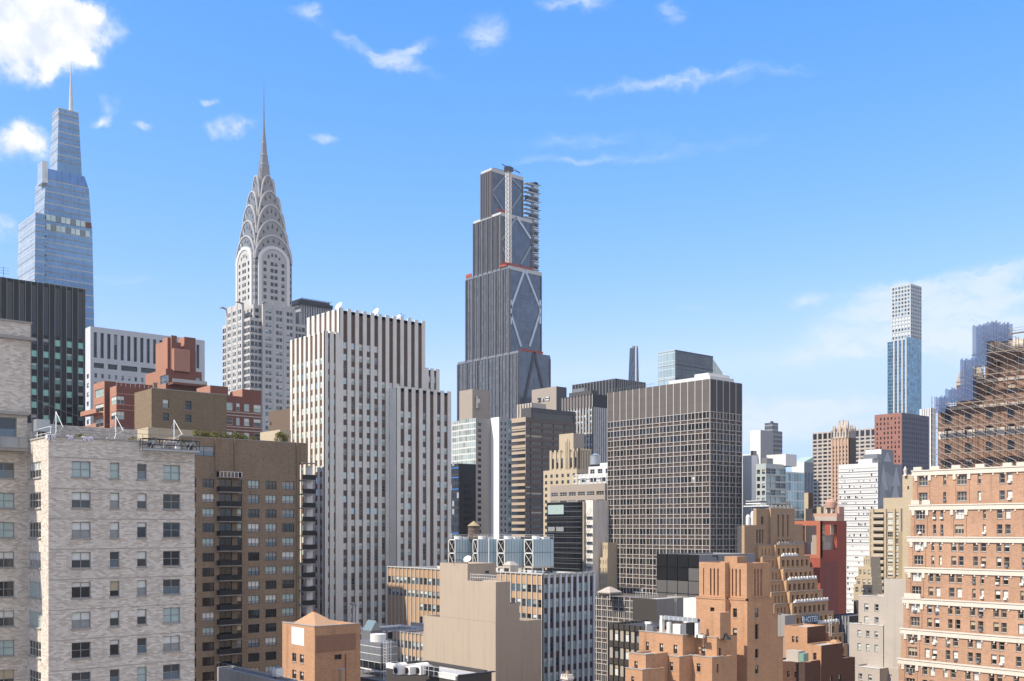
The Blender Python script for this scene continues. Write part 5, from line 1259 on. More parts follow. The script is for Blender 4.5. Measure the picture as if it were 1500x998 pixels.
mass(b2, 0, Le, 0, 9, 0, zt2, 'fin_white', S=lambda b_, fr, L, z0, z1, mat: BAY(16, .26, .25, b2.p(21), b2.p(11), stf, 'tan_span', top=1.8, pmat='fin_white', crown=.1)(b2, fr, L, z0, z1, mat), par=.4, roof='roof_terrace')
mass(b2, -10, -.02, ys, 9, 0, zt2 + .1, 'fin_blue', E=lambda b_, fr, L, z0, z1, mat: BAY(7, .4, .6, b2.p(21), b2.p(12), ST('teal', .05, 'f_alu', 1), 'dark_span', top=1.8, pmat='fin_grey', crown=.1)(b2, fr, L, z0, z1, mat), par=.4, roof='roof_terrace')
plain('roof_terrace', (.30, .25, .20), .9, var=.15); plain('fin_grey', (.30, .31, .33), .7)
m = b2.new('terrace_parapet'); m.box(-6, Le, 9.02, 9.6, zt2 - .4, zt2 + .9, 'st_lime')
m = b2.new('roof_railing')
for k in range(9): m.tube((k * 2.0, .4, zt2), (k * 2.0, .4, zt2 + 1.3), .03, 'steel_dark')

# louvred cooling towers on the finned block
plain('ct_blue', (.46, .58, .61), .45, .15, var=.12)
def cooling():
    zr = zt = FB.z(842.5) - .7
    d = 258
    zl, zh = zz(830, d), zz(790, d)
    labs = ['leftmost of the four grey cooling towers on the finned block', 'second grey cooling tower from the left on the finned block, below the wooden tank', 'third grey cooling tower on the finned block, with the white conduit on its left', 'rightmost grey cooling tower on the finned block, beside the black glass building']
    for k, (p0, p1, p2) in enumerate(((658, 674.5, 692), (693.5, 706, 727.5), (729, 748, 768), (769, 791, 811))):
        pc = (657, 693, 730, 770)[k]; lw = (675 - 658, 705 - 693, 747 - 729, 790 - 769)[k]
        P = pt(p0 + (p1 - p0) * .55, d); t = anchor('cooling_tower', labs[k], 'cooling tower', P, zr, 'cooling towers on the finned block')
        W_ = reach(P, -1, 0, p0 - 1); L_ = reach(P, 0, 1, p2)
        a, c = zl - zr, zh - zr; m = MB('casing')
        m.box(-W_ + .05, 0, 0.12, L_, a, c, 'ct_blue'); 
        for q in range(int(L_ / .9)): m.box(.002, .06, .4 + q * .9, .46 + q * .9, a + .1, c - .1, 'steel_grey')
        m.box(.002, .08, .1, L_, a + (c - a) * .5, a + (c - a) * .5 + .12, 'steel_grey'); m.make(t)
        for q in range(2):
            z0, z1 = a + (c - a) * .5 * q + .15, a + (c - a) * (.5 * q + .46); lv = MB('louvre'); lv.box(-W_ + .25, -.2, .0, .1, z0, z1, 'steel_black'); o = lv.make(t)
            br = MB('cross_brace'); br.tube((-W_ + .3, -.05, z0), (-.25, -.05, z1), .06, 'steel_white'); br.tube((-W_ + .3, -.05, z1), (-.25, -.05, z0), .06, 'steel_white')
            for x in (-W_ + .12, -.1): br.box(x - .12, x + .12, -.06, .1, z0 - .1, z1 + .2, 'steel_white')
            br.box(-W_, 0, -.06, .1, z1, z1 + .22, 'steel_white'); br.make(t)
        m = MB('guard_rail')
        for zq in (c + .55, c + 1.05): m.tube((-W_, .1, zq), (0, .1, zq), .04, 'steel_white'); m.tube((0, .1, zq), (0, L_, zq), .04, 'steel_white')
        for q in range(5): m.tube((0, L_ * q / 4, c), (0, L_ * q / 4, c + 1.05), .04, 'steel_white')
        m.make(t)
        m = MB('fan_shroud'); m.cyl(-W_ * .5, L_ * .35, c, c + .8, 1.0, 1.0, 14, 'steel_white'); m.box(-W_ * .8, -.3, L_ * .55, L_ * .85, c, c + .5, 'steel_white'); m.make(t)
        for x in (-W_ + .3, -.3):
            for y in (.4, L_ - .4): m = MB('leg'); m.box(x - .14, x + .14, y - .14, y + .14, 0, a, 'steel_dark'); m.make(t)
        m = MB('basin'); m.box(-W_, .05, -.05, L_ + .05, a - .45, a - .003, 'st_lime'); m.make(t)
    for px in (681, 716, 750): pass
    P = pt(716, 254); m = MB('conduit'); m.tube((0, 0, 0), (0, 0, zz(789, 254) - zr), .14, 'steel_white', 6); m.tube((0, 0, 3), (1.2, 0, 3), .1, 'steel_white', 6)
    single('conduit', 'tall white conduit between the second and third cooling towers', 'pipe', m, P, zr)
    # walkway with pipes at the foot
    P = pt(792, 246); t = anchor('pipe_rack', 'rack of pale pipes and railing at the foot of the right cooling tower', 'pipes', P, zr)
    m = MB('pipe')
    for k in range(3): m.tube((-9 + k, 1 + k * .8, .5), (2, 1 + k * .8, .5), .22, 'steel_white', 8); m.tube((-8 + k * 3, 1 + k * .8, .5), (-8 + k * 3, 1 + k * .8, 2.0), .2, 'galv', 8)
    m.make(t)
    m = MB('railing')
    for k in range(16): m.tube((-9 + k * .7, 0, 0), (-9 + k * .7, 0, 1.3), .03, 'steel_white')
    m.tube((-9, 0, 1.3), (1.5, 0, 1.3), .04, 'steel_white'); m.tube((-9, 0, .7), (1.5, 0, .7), .03, 'steel_white'); m.make(t)
    P = pt(745, 250); m = MB('ventilation_hood'); m.box(-2.2, .6, 0, 2.6, 0, 2.6, 'st_lime'); m.frust((-2.3, .7, -.1, 2.7), (-1.4, -.2, .8, 1.8), 2.6, 3.5, 'st_lime'); m.box(-1.6, .1, -.06, -.003, .5, 1.9, 'steel_dark')
    single('ventilation_hood', 'cream rooftop ventilation hood right of the beige blank building', 'roof vent', m, P, zr)
    # wooden water tank
    P = pt(694, 262); t = anchor('water_tank', 'round wooden water tank with a conical lid above the cooling towers', 'water tank', P, zr)
    z0, z1 = zz(789.5, 262) - zr, zz(770.5, 262) - zr; r = 8.8 * 262 / F
    m = MB('barrel'); m.cyl(0, 0, z0, z1, r, r * .96, 20, 'wood_old'); m.make(t)
    for k in range(4): m = MB('hoop'); zq = z0 + (z1 - z0) * (.1 + .25 * k); m.cyl(0, 0, zq, zq + .08, r * 1.02, r * 1.02, 20, 'steel_dark'); m.make(t)
    m = MB('conical_lid'); m.cyl(0, 0, z1, z1 + 1.25, r * 1.1, .05, 20, 'wood_pale'); m.make(t)
    for x in (-1, 1):
        for y in (-1, 1): m = MB('leg'); m.box(x * r * .65 - .12, x * r * .65 + .12, y * r * .65 - .12, y * r * .65 + .12, 0, z0 - .25, 'steel_dark'); m.make(t)
    m = MB('platform'); m.box(-r, r, -r, r, z0 - .25, z0 - .01, 'steel_dark'); m.make(t)
cooling()

# black glass building with fire escapes, stucco wall, little cream house
b = Bld('office_building', 'black glass building with thin grey floor lines and a white fire-escape wall', 'office building', 852, 378)
n, w, z = b.n, b.w, b.z; zt = z(735); W = w(801)
fl = b.p(7.7)
def kS(b_, fr, L, z0, z1, mat):
    fr.quad(b.part('curtain_wall'), 0, L, z0, z1 - .3, 'cw_black'); fr.box(b.part('wall'), 0, L, z1 - .3, z1, -.1, 0, 'steel_dark')
    for k in range(14): zq = z1 - 1.6 - fl * k; fr.box(b.part('curtain_wall'), 0, L, zq - .1, zq + .04, .002, .08, 'steel_grey')
    g = b.new('pale_panel'); s = lambda px: L - w(px)  # teal and grey blind-coloured panels over the black glass
    fr.box(g, s(803), s(826), z(753), z(739), .09, .16, 'bl_teal')
    for a, c in ((803, 813), (815, 826)): g = b.new('pale_panel'); fr.box(g, s(a), s(c), z(778.5), z(772), .09, .16, 'bl_grey')
mass(b, -W, 0, 0, 14, 0, zt, 'steel_black', S=kS, par=.4)
mass(b, .02, .9, .4, 14, 0, zt, 'st_taupe', par=.2)
xe = reach(b.C + Vector((.9, 1.2)), 1, 0, 868.5) + .9
mass(b, .92, xe, 1.2, 24, 0, zt + .5, 'st_whitewall', E=PANEL('st_stucco'), par=.4)
plain('st_whitewall', (.70, .68, .63), .9, var=.1, streak=.2)
for k in range(8):
    zq = z(757 + 12.2 * k); m = b.new('fire_escape')
    m.box(1.2, xe - .2, .1, 1.19, zq - .06, zq, 'steel_dark')
    m.box(1.2, xe - .2, .1, .13, zq + .9, zq + .95, 'steel_dark')
    for q in range(6): x = 1.2 + (xe - 1.4) * q / 5; m.tube((x, .12, zq), (x, .12, zq + .9), .02, 'steel_dark')
    m.tube((1.4, .6, zq), (xe - .6, .6, zq + b.p(12.2)), .07, 'steel_dark')
b = Bld('small_building', 'little cream house with tiny windows squeezed left of the granite grid tower', 'building', 889.6, 374)
W = b.w(878); st = ST('office_dark', .1, 'f_white', 1)
mass(b, -W, 0, 0, 7, 0, b.z(817), 'br_cream', S=GRID(3, b.p(11.5), b.p(6.0), st, .28, 1.0), par=.3)
mass(b, -b.w(882), -.03, .3, 6.8, b.z(817), b.z(795), 'br_cream', S=GRID(3, b.p(11), b.p(6), st, .3, 1.0), par=.3)
mass(b, -b.w(869), -W - .02, 1.0, 7, 0, b.z(826), 'br_orange', par=.2)

# ================================================================== 13  foreground roofs, bottom left of centre
b = Bld('brick_building', 'orange brick roof house with a small pyramid roof and a white painted square', 'building', 461, 140)
TB = b; n, w, z = b.n, b.w, b.z; zt = z(918.5); W = w(413.5); Ln = n(528)
stt = ST('apt', .08, 'f_dark', 2)
def tS(b_, fr, L, z0, z1, mat):
    s = lambda px: L - w(px)
    facade(b, fr, 0, L, z0, z1, [(s(428), s(434)), (s(439), s(445))], [(z(1001), z(988)), (z(975), z(962.5))], mat, 'wall', .25, stt, sill=.08)
    g = b.new('painted_square'); fr.box(g, s(427.5), s(445.5), z(949), z(923), .001, .03, 'st_whitebright')
def tE(b_, fr, L, z0, z1, mat):
    facade(b, fr, 0, L, z0, z1, [(n(490), n(500.5))], [(z(969.5), z(962))], mat, 'wall', .3, ST('dark', .08, 'f_dark', 1))
    fr.box(b.part('tarred_patch'), n(463), n(521), z(957), z(932), .001, .03, 'st_soot'); m = b.new('downpipe'); m.tube(fr.P(n(506), 20, .1), fr.P(n(506), z(962), .1), .06, 'rust')
    for q in (): m = b.new('wall_stain'); fr.box(m, n(q), n(q + .7), z(955), z(938), .032, .034, 'br_orange')
plain('st_soot', (.34, .19, .12), .95, var=.25, scale=.6)
mass(b, -W, 0, 0, Ln, 0, zt, 'br_orange', S=tS, E=tE, par=.35, roof='roof_white')
m = b.part('parapet_coping')
for side, ox, oy, L in (('S', -W, 0, W), ('E', 0, 0, Ln)): Fr(side, ox, oy).box(m, -.05, L + .05, zt, zt + .1, -.34, .06, 'stone_sill')
m = b.new('pyramid_roof'); xa, xb = -w(434), .0; P = pt(458, 141.5) - b.C
m.frust((-W + 1.7, -.35, .4, 4.6), (-W * .52, -W * .47, 2.3, 2.5), zt - .2, z(899.5, 0, 2), 'roof_terracotta'); m.box(-W * .52, -W * .47, 2.3, 2.5, z(899.5, 0, 2), z(896.5, 0, 2), 'rust')
plain('roof_terracotta', (.50, .31, .18), .9, var=.1)

b = Bld('plant_building', 'low grey roof of plant machinery between the orange brick house and the beige blank building', 'building', 566, 152)
n, w, z = b.n, b.w, b.z; zr = z(992)
mass(b, -w(505), 4, -3, 16, 0, zr, 'st_darkgrey', par=.3)
P = pt(557.5, 153); t = anchor('mechanical_unit', 'large grey louvred roof unit with a white fan drum', 'mechanical unit', P, zr - .3)
W_ = reach(P, -1, 0, 523); a, c = z(984) - zr, z(941) - zr
m = MB('cabinet'); m.box(-W_, 0, 0, 3.0, a + 1.4, c, 'steel_grey'); m.box(-W_, .02, -.03, 3.0, a + .1, a + .25, 'steel_white')
for k in range(3): m.box(-W_, .03, -.03, 3.03, a + 1.4 + (c - a - 1.4) * k / 2.6, a + 1.48 + (c - a - 1.4) * k / 2.6, 'steel_white')
m.make(t)
m = MB('louvre'); m.box(-W_ + .1, -.1, .2, 2.9, a + .25, a + 1.4, 'steel_black'); m.make(t)
for q in range(5): m = MB('frame_post'); x = -W_ + W_ * q / 4; m.box(x - .05, x + .05, -.02, .08, 0, c, 'steel_grey'); m.make(t)
m = MB('fan_drum'); m.cyl(-W_ * .45, 1.5, c, c + 1.1, 1.2, 1.2, 20, 'steel_white'); m.make(t)
P = pt(564, 151); t = anchor('ladder_frame', 'white steel ladder frame right of the grey louvred roof unit', 'ladder', P, zr - .3)
h = zz(938, 151) - zr + .3
for x in (-.35, .35): m = MB('rail'); m.tube((x, 0, 0), (x, 0, h), .04, 'steel_white'); m.tube((x, .8, 0), (x, .8, h), .04, 'steel_white'); m.make(t)
m = MB('rungs')
for k in range(14): m.tube((-.35, 0, h * k / 14), (.35, 0, h * k / 14), .025, 'steel_white'); m.tube((-.35, 0, h * k / 14), (-.35, .8, h * (k + 1) / 14), .02, 'steel_white'); m.tube((.35, 0, h * (k + 1) / 14), (.35, .8, h * k / 14), .02, 'steel_white')
m.make(t)
P = pt(541, 200); m = MB('skylight'); zq = zz(924, 200); m.poly(((-2.4, 0, 0), (.6, 0, 0), (.6, 1.2, 1.9), (-2.4, 1.2, 1.9)), 'g_sky'); m.poly(((.6, 0, 0), (.6, 2.4, 0), (.6, 1.2, 1.9)), 'galv'); m.poly(((-2.4, 0, 0), (-2.4, 1.2, 1.9), (-2.4, 2.4, 0)), 'galv'); m.poly(((-2.4, 2.4, 0), (-2.4, 1.2, 1.9), (.6, 1.2, 1.9), (.6, 2.4, 0)), 'galv'); m.box(-2.6, .8, -.2, 2.6, -3, -.01, 'steel_grey')
single('skylight', 'sloping pale blue skylight right of the orange brick house', 'skylight', m, P, zq)

b = Bld('low_building', 'low dark brown roofed building with air handlers along a white parapet', 'building', 671, 118)
n, w, z = b.n, b.w, b.z; zt = z(991); W = w(566)
mass(b, -W, 0, 0, 5.0, 0, zt, 'st_darkbrown', S=PANEL('st_darkbrown'), par=.25, roof='roof_white')
m = b.part('parapet_coping'); Fr('S', -W, 0).box(m, 0, W, zt, zt + .12, -.5, .1, 'st_whitewall'); Fr('S', -W, 0).box(m, 0, W * .97, zt - .5, zt - .01, .003, .06, 'st_whitewall'); m.box(-.4, .1, 0, 5.5, zt, zt + .12, 'steel_dark')
for k, (px, lab) in enumerate(((581, 'white barrel-topped air handler, leftmost on the low brown roof'), (597, 'dark open-fronted air handler, second on the low brown roof'), (613, 'white barrel-topped air handler, third on the low brown roof'), (627, 'small dark condenser at the right end of the row on the low brown roof'))):
    P = pt(px, 120.5); t = anchor('air_handler', lab, 'air handler', P, zt - .25, 'air handlers on the low brown roof')
    m = MB('cabinet'); m.box(-.75, .45, 0, 1.3, .1, 1.0, 'st_whitewall' if k != 3 else 'steel_dark'); m.make(t)
    if k in (0, 2): m = MB('barrel_hood'); m.prism([(-.75 + .6 - .6 * math.cos(math.pi * i / 8), 1.0 + .45 * math.sin(math.pi * i / 8)) for i in range(9)], 'y', 0, 1.3, 'st_whitewall'); m.make(t)
    m = MB('fan_opening'); m.cyl(0, 0, 0, .06, .38, .38, 14, 'steel_black'); o = m.make(t); o.rotation_euler = (R(90), 0, 0); o.location = (-.15, -.003, .55)
    m = MB('skid'); m.box(-.85, .55, .1, 1.2, 0, .1, 'steel_dark'); m.make(t)
P = pt(620, 119.5); t = anchor('guard_rail', 'thin glass-like guard rail at the right end of the low brown roof', 'guard rail', P, zt)
m = MB('rail'); Lr = reach(P, 1, 0, 668); m.tube((0, 0, 1.1), (Lr, 0, 1.1), .025, 'steel_white'); m.tube((0, 0, .6), (Lr, 0, .6), .02, 'steel_white'); m.make(t)
for k in range(7): m = MB('post'); m.tube((Lr * k / 6, 0, 0), (Lr * k / 6, 0, 1.1), .025, 'steel_white'); m.make(t)
b = Bld('low_building', 'pale roof edge with a thin railing left of the orange brick house', 'building', 412, 112)
zt = b.z(999); W = b.w(318)
mass(b, -W, 0, 0, 2.0, 0, zt, 'st_concrete', par=.2, roof='roof_gravel')
m = b.new('railing'); m.tube((-W, .2, zt + .55), (0, .2, zt + .55), .02, 'steel_grey')
for k in range(14): m.tube((-W * k / 13, .2, zt), (-W * k / 13, .2, zt + .55), .02, 'steel_grey')
P = pt(403, 116); m = MB('fan_unit'); m.box(-.7, .3, 0, .9, 0, .9, 'st_whitewall'); m.cyl(-.2, .45, .9, 1.05, .35, .35, 12, 'steel_grey')
single('fan_unit', 'small white fan unit left of the orange brick house', 'fan unit', m, P, zt)
P = pt(498, 122); m = MB('vent_post'); m.box(-.35, .35, 0, .5, -4, zz(981, 122) - zz(1000, 122), 'roof_terracotta'); m.box(-.4, .4, -.05, .55, 1.55, 1.63, 'stone_sill')
single('chimney', 'short tan chimney in front of the dark side of the orange brick house', 'chimney', m, P, zz(1000, 122))
# ================================================================== 14  orange brick tower and its wings (right foreground)
b = Bld('brick_tower', 'orange brick residential tower with tall narrow slots under a flat top', 'brick tower', 1062, 165)
n, w, z = b.n, b.w, b.z; zt, zc = z(824.5), z(876)
xw = -w(1024); ys2 = n(1068); xe = reach(b.C + Vector((0, ys2)), 1, 0, 1094); ne = lambda px: reach(b.C + Vector((xe, ys2)), 0, 1, px) + ys2
slot = ST('dark', .0, name='slot_window'); st = ST('apt', .08, 'f_dark', 2)
def up(cols):
    def f(b_, fr, L, z0, z1, mat): facade(b, fr, 0, L, z0, z1, cols, [(zc + .3, z(833.5))], mat, 'wall', .45, slot)
    return f
def ow(cols, rows):
    def f(b_, fr, L, z0, z1, mat):
        facade(b, fr, 0, L, z0, z1, cols, [(z(y1), z(y0)) for y0, y1 in rows][::-1], mat, 'wall', .28, st, sill=.08)
        fr.box(b.part('string_course'), -.1, L + .1, z1 - .02, z1 + .22, -.25, .1, 'br_orange')
    return f
s1 = lambda px: -xw - w(px); e = .28
x2 = lambda px: reach(b.C + Vector((0, ys2)), 1, 0, px)
mass(b, xw, 0, 0, ne(1118), zc, zt, 'br_orange', S=up([(s1(1030), s1(1031.3)), (s1(1040), s1(1042.2)), (s1(1045.2), s1(1047.4)), (s1(1050.6), s1(1052.8))]), par=.7, roof='roof_tar')
mass(b, .0, xe, ys2, ne(1128), zc, zt - .05, 'br_orange', S=up([(x2(1072), x2(1074)), (x2(1077.3), x2(1079.3)), (x2(1083), x2(1085))]), E=up([(ne(1105) - ys2, ne(1107) - ys2), (ne(1109.5) - ys2, ne(1111.5) - ys2), (ne(1114) - ys2, ne(1116) - ys2)]), par=.7, roof='roof_tar')
rws = [(891, 904), (920, 934), (950, 963), (974, 986)]
mass(b, xw - .4, e, -e, ne(1118), 0, zc - .25, 'br_orange', S=ow([(s1(1042) + .4, s1(1048) + .4)], [(891, 904)]), par=0, roof='br_orange')
mass(b, e + .01, xe + e, ys2 - e, ne(1131), 0, zc - .26, 'br_orange', S=ow([(x2(1073), x2(1079))], rws), E=ow([(ne(1105.5) - ys2, ne(1110.5) - ys2)], [(891, 904), (914, 936), (950, 963), (974, 986)]), par=0, roof='br_orange')
mass(b, 2, xe + e - .02, ne(1131) + .01, ne(1137.5), 0, z(903), 'br_orange', E=ow([(.9, 1.5)], [(925, 934), (950, 957)]), par=.3)
mass(b, 2, xe + e - .03, ne(1137.5) + .02, ne(1145), 0, z(938), 'br_orange', E=ow([(.6, 1.5)], [(948, 960), (972, 984)]), par=.3)
k = b.new('stair_bulkhead'); k.box(xw + 4, xw + 6.5, 1.5, 4, zt - .7, zt + 1.0, 'br_orange'); k = b.new('vent'); k.box(-.3, .8, ys2 + 1, ys2 + 2.0, zt - .6, zt + .5, 'galv')

wing = Bld('apartment_building', 'low orange brick wings with stepped terraces and roof machinery', 'apartment building', 1000, 158)
b = wing; st = ST('apt', .08, 'f_dark', 2)
def wbox(xc, d, yt, xl, xr, wins, rail=True, ewin=()):
    P = pt(xc, d) - b.C; W = b.w(xl, P.x, P.y); Ln = b.n(xr, P.x, P.y); Z = lambda y: b.z(y, P.x, P.y)
    def S(b_, fr, L, z0, z1, mat):
        c = [(W - b.w(a, P.x, P.y), W - b.w(c_, P.x, P.y)) for a, c_, _, _ in wins]
        if c: facade(b, fr, 0, L, z0, z1, c, [(Z(wins[0][3] + 34), Z(wins[0][2] + 34)), (Z(wins[0][3]), Z(wins[0][2]))], mat, 'wall', .28, st, sill=.07)
        else: fr.quad(b.part('wall'), 0, L, z0, z1, mat)
    def E(b_, fr, L, z0, z1, mat):
        c = [(b.n(a, P.x, P.y), b.n(c_, P.x, P.y)) for a, c_, _, _ in ewin]
        if c: facade(b, fr, 0, L, z0, z1, c, [(Z(ewin[0][3]), Z(ewin[0][2]))], mat, 'wall', .28, st)
        else: fr.quad(b.part('wall'), 0, L, z0, z1, mat)
    mass(b, P.x - W, P.x, P.y, P.y + max(Ln, 5), 0, Z(yt), 'br_orange', S=S, E=E, par=.3, roof='roof_white')
    cp = b.new('parapet_coping'); fr = Fr('S', P.x - W, P.y); fr.box(cp, -.05, W + .06, Z(yt), Z(yt) + .12, -.3, .07, 'stone_sill'); cp = b.new('parapet_coping'); Fr('E', P.x, P.y).box(cp, .31, Ln, Z(yt), Z(yt) + .12, -.3, .07, 'stone_sill')
    return P, W, Ln, Z
P1, W1, L1, Z1 = wbox(1000, 158, 931, 936, 1016, [(946, 950.5, 946, 959), (966, 971.5, 946, 959), (986.5, 992, 947, 960)])
wbox(995, 155.2, 963, 935, 1013, [(960, 965, 971.5, 984), (981, 986, 973, 986)])
P2, W2, L2, Z2 = wbox(1050, 157, 934.5, 1014, 1061, [(1027, 1033, 950, 963)], ewin=[(1053, 1056.5, 950, 962)])
wbox(1043, 154.2, 964, 1010, 1060, [(1020.5, 1026, 974.5, 987)], ewin=[(1050, 1052.5, 974, 987)])
wbox(946, 153.5, 959.5, 921, 957, [(929, 934, 970.5, 982)])
wbox(941, 151.5, 982, 916, 955, [(924.5, 929, 993, 1004)])
for (P_, W_, Z_, y_) in ((P1, W1, Z1, 963), (P2, W2, Z2, 964)):
    m = b.new('terrace_railing'); zq = Z_(y_)
    for k in range(11): x = P_.x - W_ + .2 + W_ * k / 11; m.tube((x, P_.y - 2.3, zq - .3), (x, P_.y - 2.3, zq + .75), .02, 'steel_dark')
    m.tube((P_.x - W_ + .2, P_.y - 2.3, zq + .75), (P_.x - .3, P_.y - 2.3, zq + .75), .02, 'steel_dark')
k = b.new('stair_bulkhead'); x0 = P1.x - b.w(1025.5, P1.x, P1.y) if False else P1.x + .6; k.box(P1.x + 1.8, P1.x + 4.4, P1.y + 3.5, P1.y + 6, Z1(935), Z1(897), 'br_orange')
# roof machinery
zr = Z1(931) - .3
labs = ['white ducted roof unit with arched pipes, largest on the orange wings', 'tall white cylinder unit between the arched ducts on the orange wings', 'grey square condenser beside the arched ducts on the orange wings', 'small fan unit with a pale cap at the left end of the orange wing roof']
O = b.C + P1 * 0 + Vector((P1.x, P1.y + 1.2))
X = lambda px: -reach(O, -1, 0, px)
t = anchor('roof_unit', labs[0], 'roof machinery', O + Vector((X(985), 0)), zr, 'roof machinery on the orange wings')
H = Z1(906) - zr
m = MB('arched_duct'); a, c = X(966) - X(985), X(1021) - X(985)
m.box(a, a + .55, 0, .6, 0, H, 'st_whitewall'); m.box(c - .6, c, .2, .8, 0, H - .1, 'st_whitewall'); m.box(a, c, .05, .65, H - .55, H, 'galv'); 
for q in range(8): m.box(a + (c - a) * q / 8, a + (c - a) * q / 8 + .08, .0, .7, H - .6, H + .04, 'steel_white')
m.make(t); m = MB('duct_foot'); m.box(c - .3, c + .9, .2, .8, 0, .45, 'st_whitewall'); m.make(t)
t = anchor('roof_unit', labs[1], 'roof machinery', O + Vector((X(976), 0)), zr, 'roof machinery on the orange wings')
m = MB('cylinder'); m.cyl(0, .7, 0, H * .62, .42, .42, 14, 'st_whitewall'); m.cyl(0, .7, H * .62, H * .74, .42, .1, 14, 'st_whitewall'); m.make(t); m = MB('riser_pipe'); m.tube((.6, .5, 0), (.6, .5, H * .6), .1, 'galv', 6); m.tube((.9, .5, 0), (.9, .5, H * .5), .1, 'steel_dark', 6); m.make(t)
t = anchor('roof_unit', labs[2], 'roof machinery', O + Vector((X(991), -.2)), zr, 'roof machinery on the orange wings')
m = MB('cabinet'); m.box(-.6, .9, 0, 1.2, .1, H * .62, 'st_whitewall'); m.box(.92, 1.9, .2, 1.2, .1, H * .68, 'steel_grey'); m.make(t); m = MB('open_hatch'); m.box(1.92, 3.2, .3, 1.3, .3, H * .75, 'steel_black'); m.make(t); m = MB('skid'); m.box(-.8, 3.0, .05, .2, 0, .1, 'steel_dark'); m.make(t)
t = anchor('roof_unit', labs[3], 'roof machinery', O + Vector((X(950), 0)), zr, 'roof machinery on the orange wings')
m = MB('cabinet'); m.box(-.5, .9, 0, 1.0, 0, 1.2, 'steel_grey'); m.make(t); m = MB('pale_cap'); m.box(-.9, .3, .1, .5, 1.4, 1.75, 'st_whitewall'); m.box(-.7, -.45, .1, .4, 0, 1.4, 'st_whitewall'); m.make(t)
t = anchor('satellite_dish', 'white satellite dish on the right orange wing beside the tower', 'satellite dish', b.C + P2 + Vector((-.6, 1.3)), Z2(934.5) - .3)
dish(t, .62, -5, 55, .95)
m = MB('tar_heap'); m.frust((-.9, .9, -.5, .5), (-.3, .2, -.2, .2), 0, .9, 'steel_dark'); single('covered_vent', 'dark covered vent right of the dish on the right orange wing', 'roof vent', m, b.C + P2 + Vector((.3, 1.6)), Z2(934.5) - .3)

# blocks behind the orange tower
b = Bld('plant_building', 'black panelled rooftop block with a blue-grey side, left of the orange tower top', 'building', 1024, 235)
zt = b.z(813); W = b.w(962); Ln = b.n(1106)
def bk(b_, fr, L, z0, z1, mat):
    m = b.part('panel'); p = L / 4
    for i in range(4):
        for j in range(4):
            zq = z1 - j * b.p(19.5); q = b.new('panel'); fr.box(q, p * i + .1, p * (i + 1) - .1, zq - b.p(19.5) + .1, zq - .08, -.2, -.02, 'panel_grey' if (j == 2 or (j == 1 and i == 3) or j == 3) else 'panel_black')
    fr.quad(b.part('wall'), 0, L, z0, z1, 'steel_black', -.2)
plain('panel_grey', (.11, .105, .098), .7, var=.12); plain('panel_black', (.012, .012, .012), .45)
mass(b, -W, 0, 0, Ln, 0, zt, 'st_bluegrey', S=bk, par=.3)
m = b.new('wall_pipe'); m.tube((.1, b.n(1051), b.z(822)), (.1, b.n(1051), b.z(815)), .12, 'steel_dark'); m.tube((.1, b.n(1051), b.z(815)), (.1, b.n(1043), b.z(815)), .12, 'steel_dark')
b = Bld('plant_building', 'dark brown painted block with a concrete side, in front of the granite grid tower', 'building', 962, 218)
zt = b.z(878); mass(b, -b.w(927), 0, 0, b.n(1012), 0, zt, 'st_concrete', S=PANEL('st_darkbrown'), par=.4, roof='roof_white')
m = b.new('roof_railing')
for k in range(10): x = -b.w(927) * k / 10 - .2; m.tube((x, .4, zt), (x, .4, zt + 1.2), .035, 'steel_white')
m.tube((-b.w(927), .4, zt + 1.2), (-.2, .4, zt + 1.2), .035, 'steel_white')
k = b.new('ladder'); y_ = b.n(988); 
for q in (0, .5): k.tube((.15, y_ + q, b.z(915)), (.15, y_ + q, b.z(872)), .05, 'st_whitewall')
for q in range(14): zq = b.z(915) + q * .45; k.tube((.15, y_, zq), (.15, y_ + .5, zq), .03, 'st_whitewall')
P = pt(1023, 206) - b.C; m = b.new('white_annex'); m.box(P.x - b.w(1001, P.x, P.y), P.x, P.y, P.y + 3, 0, b.z(877.5, P.x, P.y), 'st_whitewall')
b = Bld('office_building', 'dark brown building with cream window panels below the granite grid tower', 'office building', 955, 198)
W = b.w(891); zt = b.z(919)
def dbS(b_, fr, L, z0, z1, mat):
    k = 8; p = L / k; fl = b.p(26.5); zr0 = z1 - b.p(8.5)
    facade(b, fr, 0, L, z0, z1, [(p * i + .16, p * (i + 1) - .16) for i in range(k)], down(zr0, fl, b.p(17.5), 10), mat, 'wall', .2, lambda ci, ri: ST('cream_panel', .0) if ci % 2 == 0 else ST('cream_win', .08, 'f_dark', 1), depth) if False else \
    facade(b, fr, 0, L, z0, z1, [(p * i + .16, p * (i + 1) - .16) for i in range(k)], down(zr0, fl, b.p(17.5), 10), mat, 'wall', .2, lambda ci, ri: ST('cream_panel', .0, name='wall_panel') if ci % 2 == 0 else ST('cream_win', .08, 'f_dark', 1))
    for i in range(k + 1): fr.box(b.part('mullion'), max(0, p * i - .07), min(L, p * i + .07), z0, z1, .002, .14, 'steel_black')
MIX['cream_panel'] = [(1, 'cream_p', 'cream_p', .5)]; MIX['cream_win'] = [(3, 'bl_warm', 'bl_white', .35), (1, 'g_brown', 'bl_grey', .35)]
plain('cream_p', (.46, .42, .36), .7, var=.08)
mass(b, -W, 0, 0, 12, 0, zt, 'st_darkbrown', S=dbS, par=.4, roof='roof_tar')
m = b.new('roof_railing')
for k in range(12): x = -W * k / 12 - .2; m.tube((x, .6, zt), (x, .6, zt + .9), .03, 'steel_grey')
m.tube((-W, .6, zt + .9), (-.2, .6, zt + .9), .03, 'steel_grey')

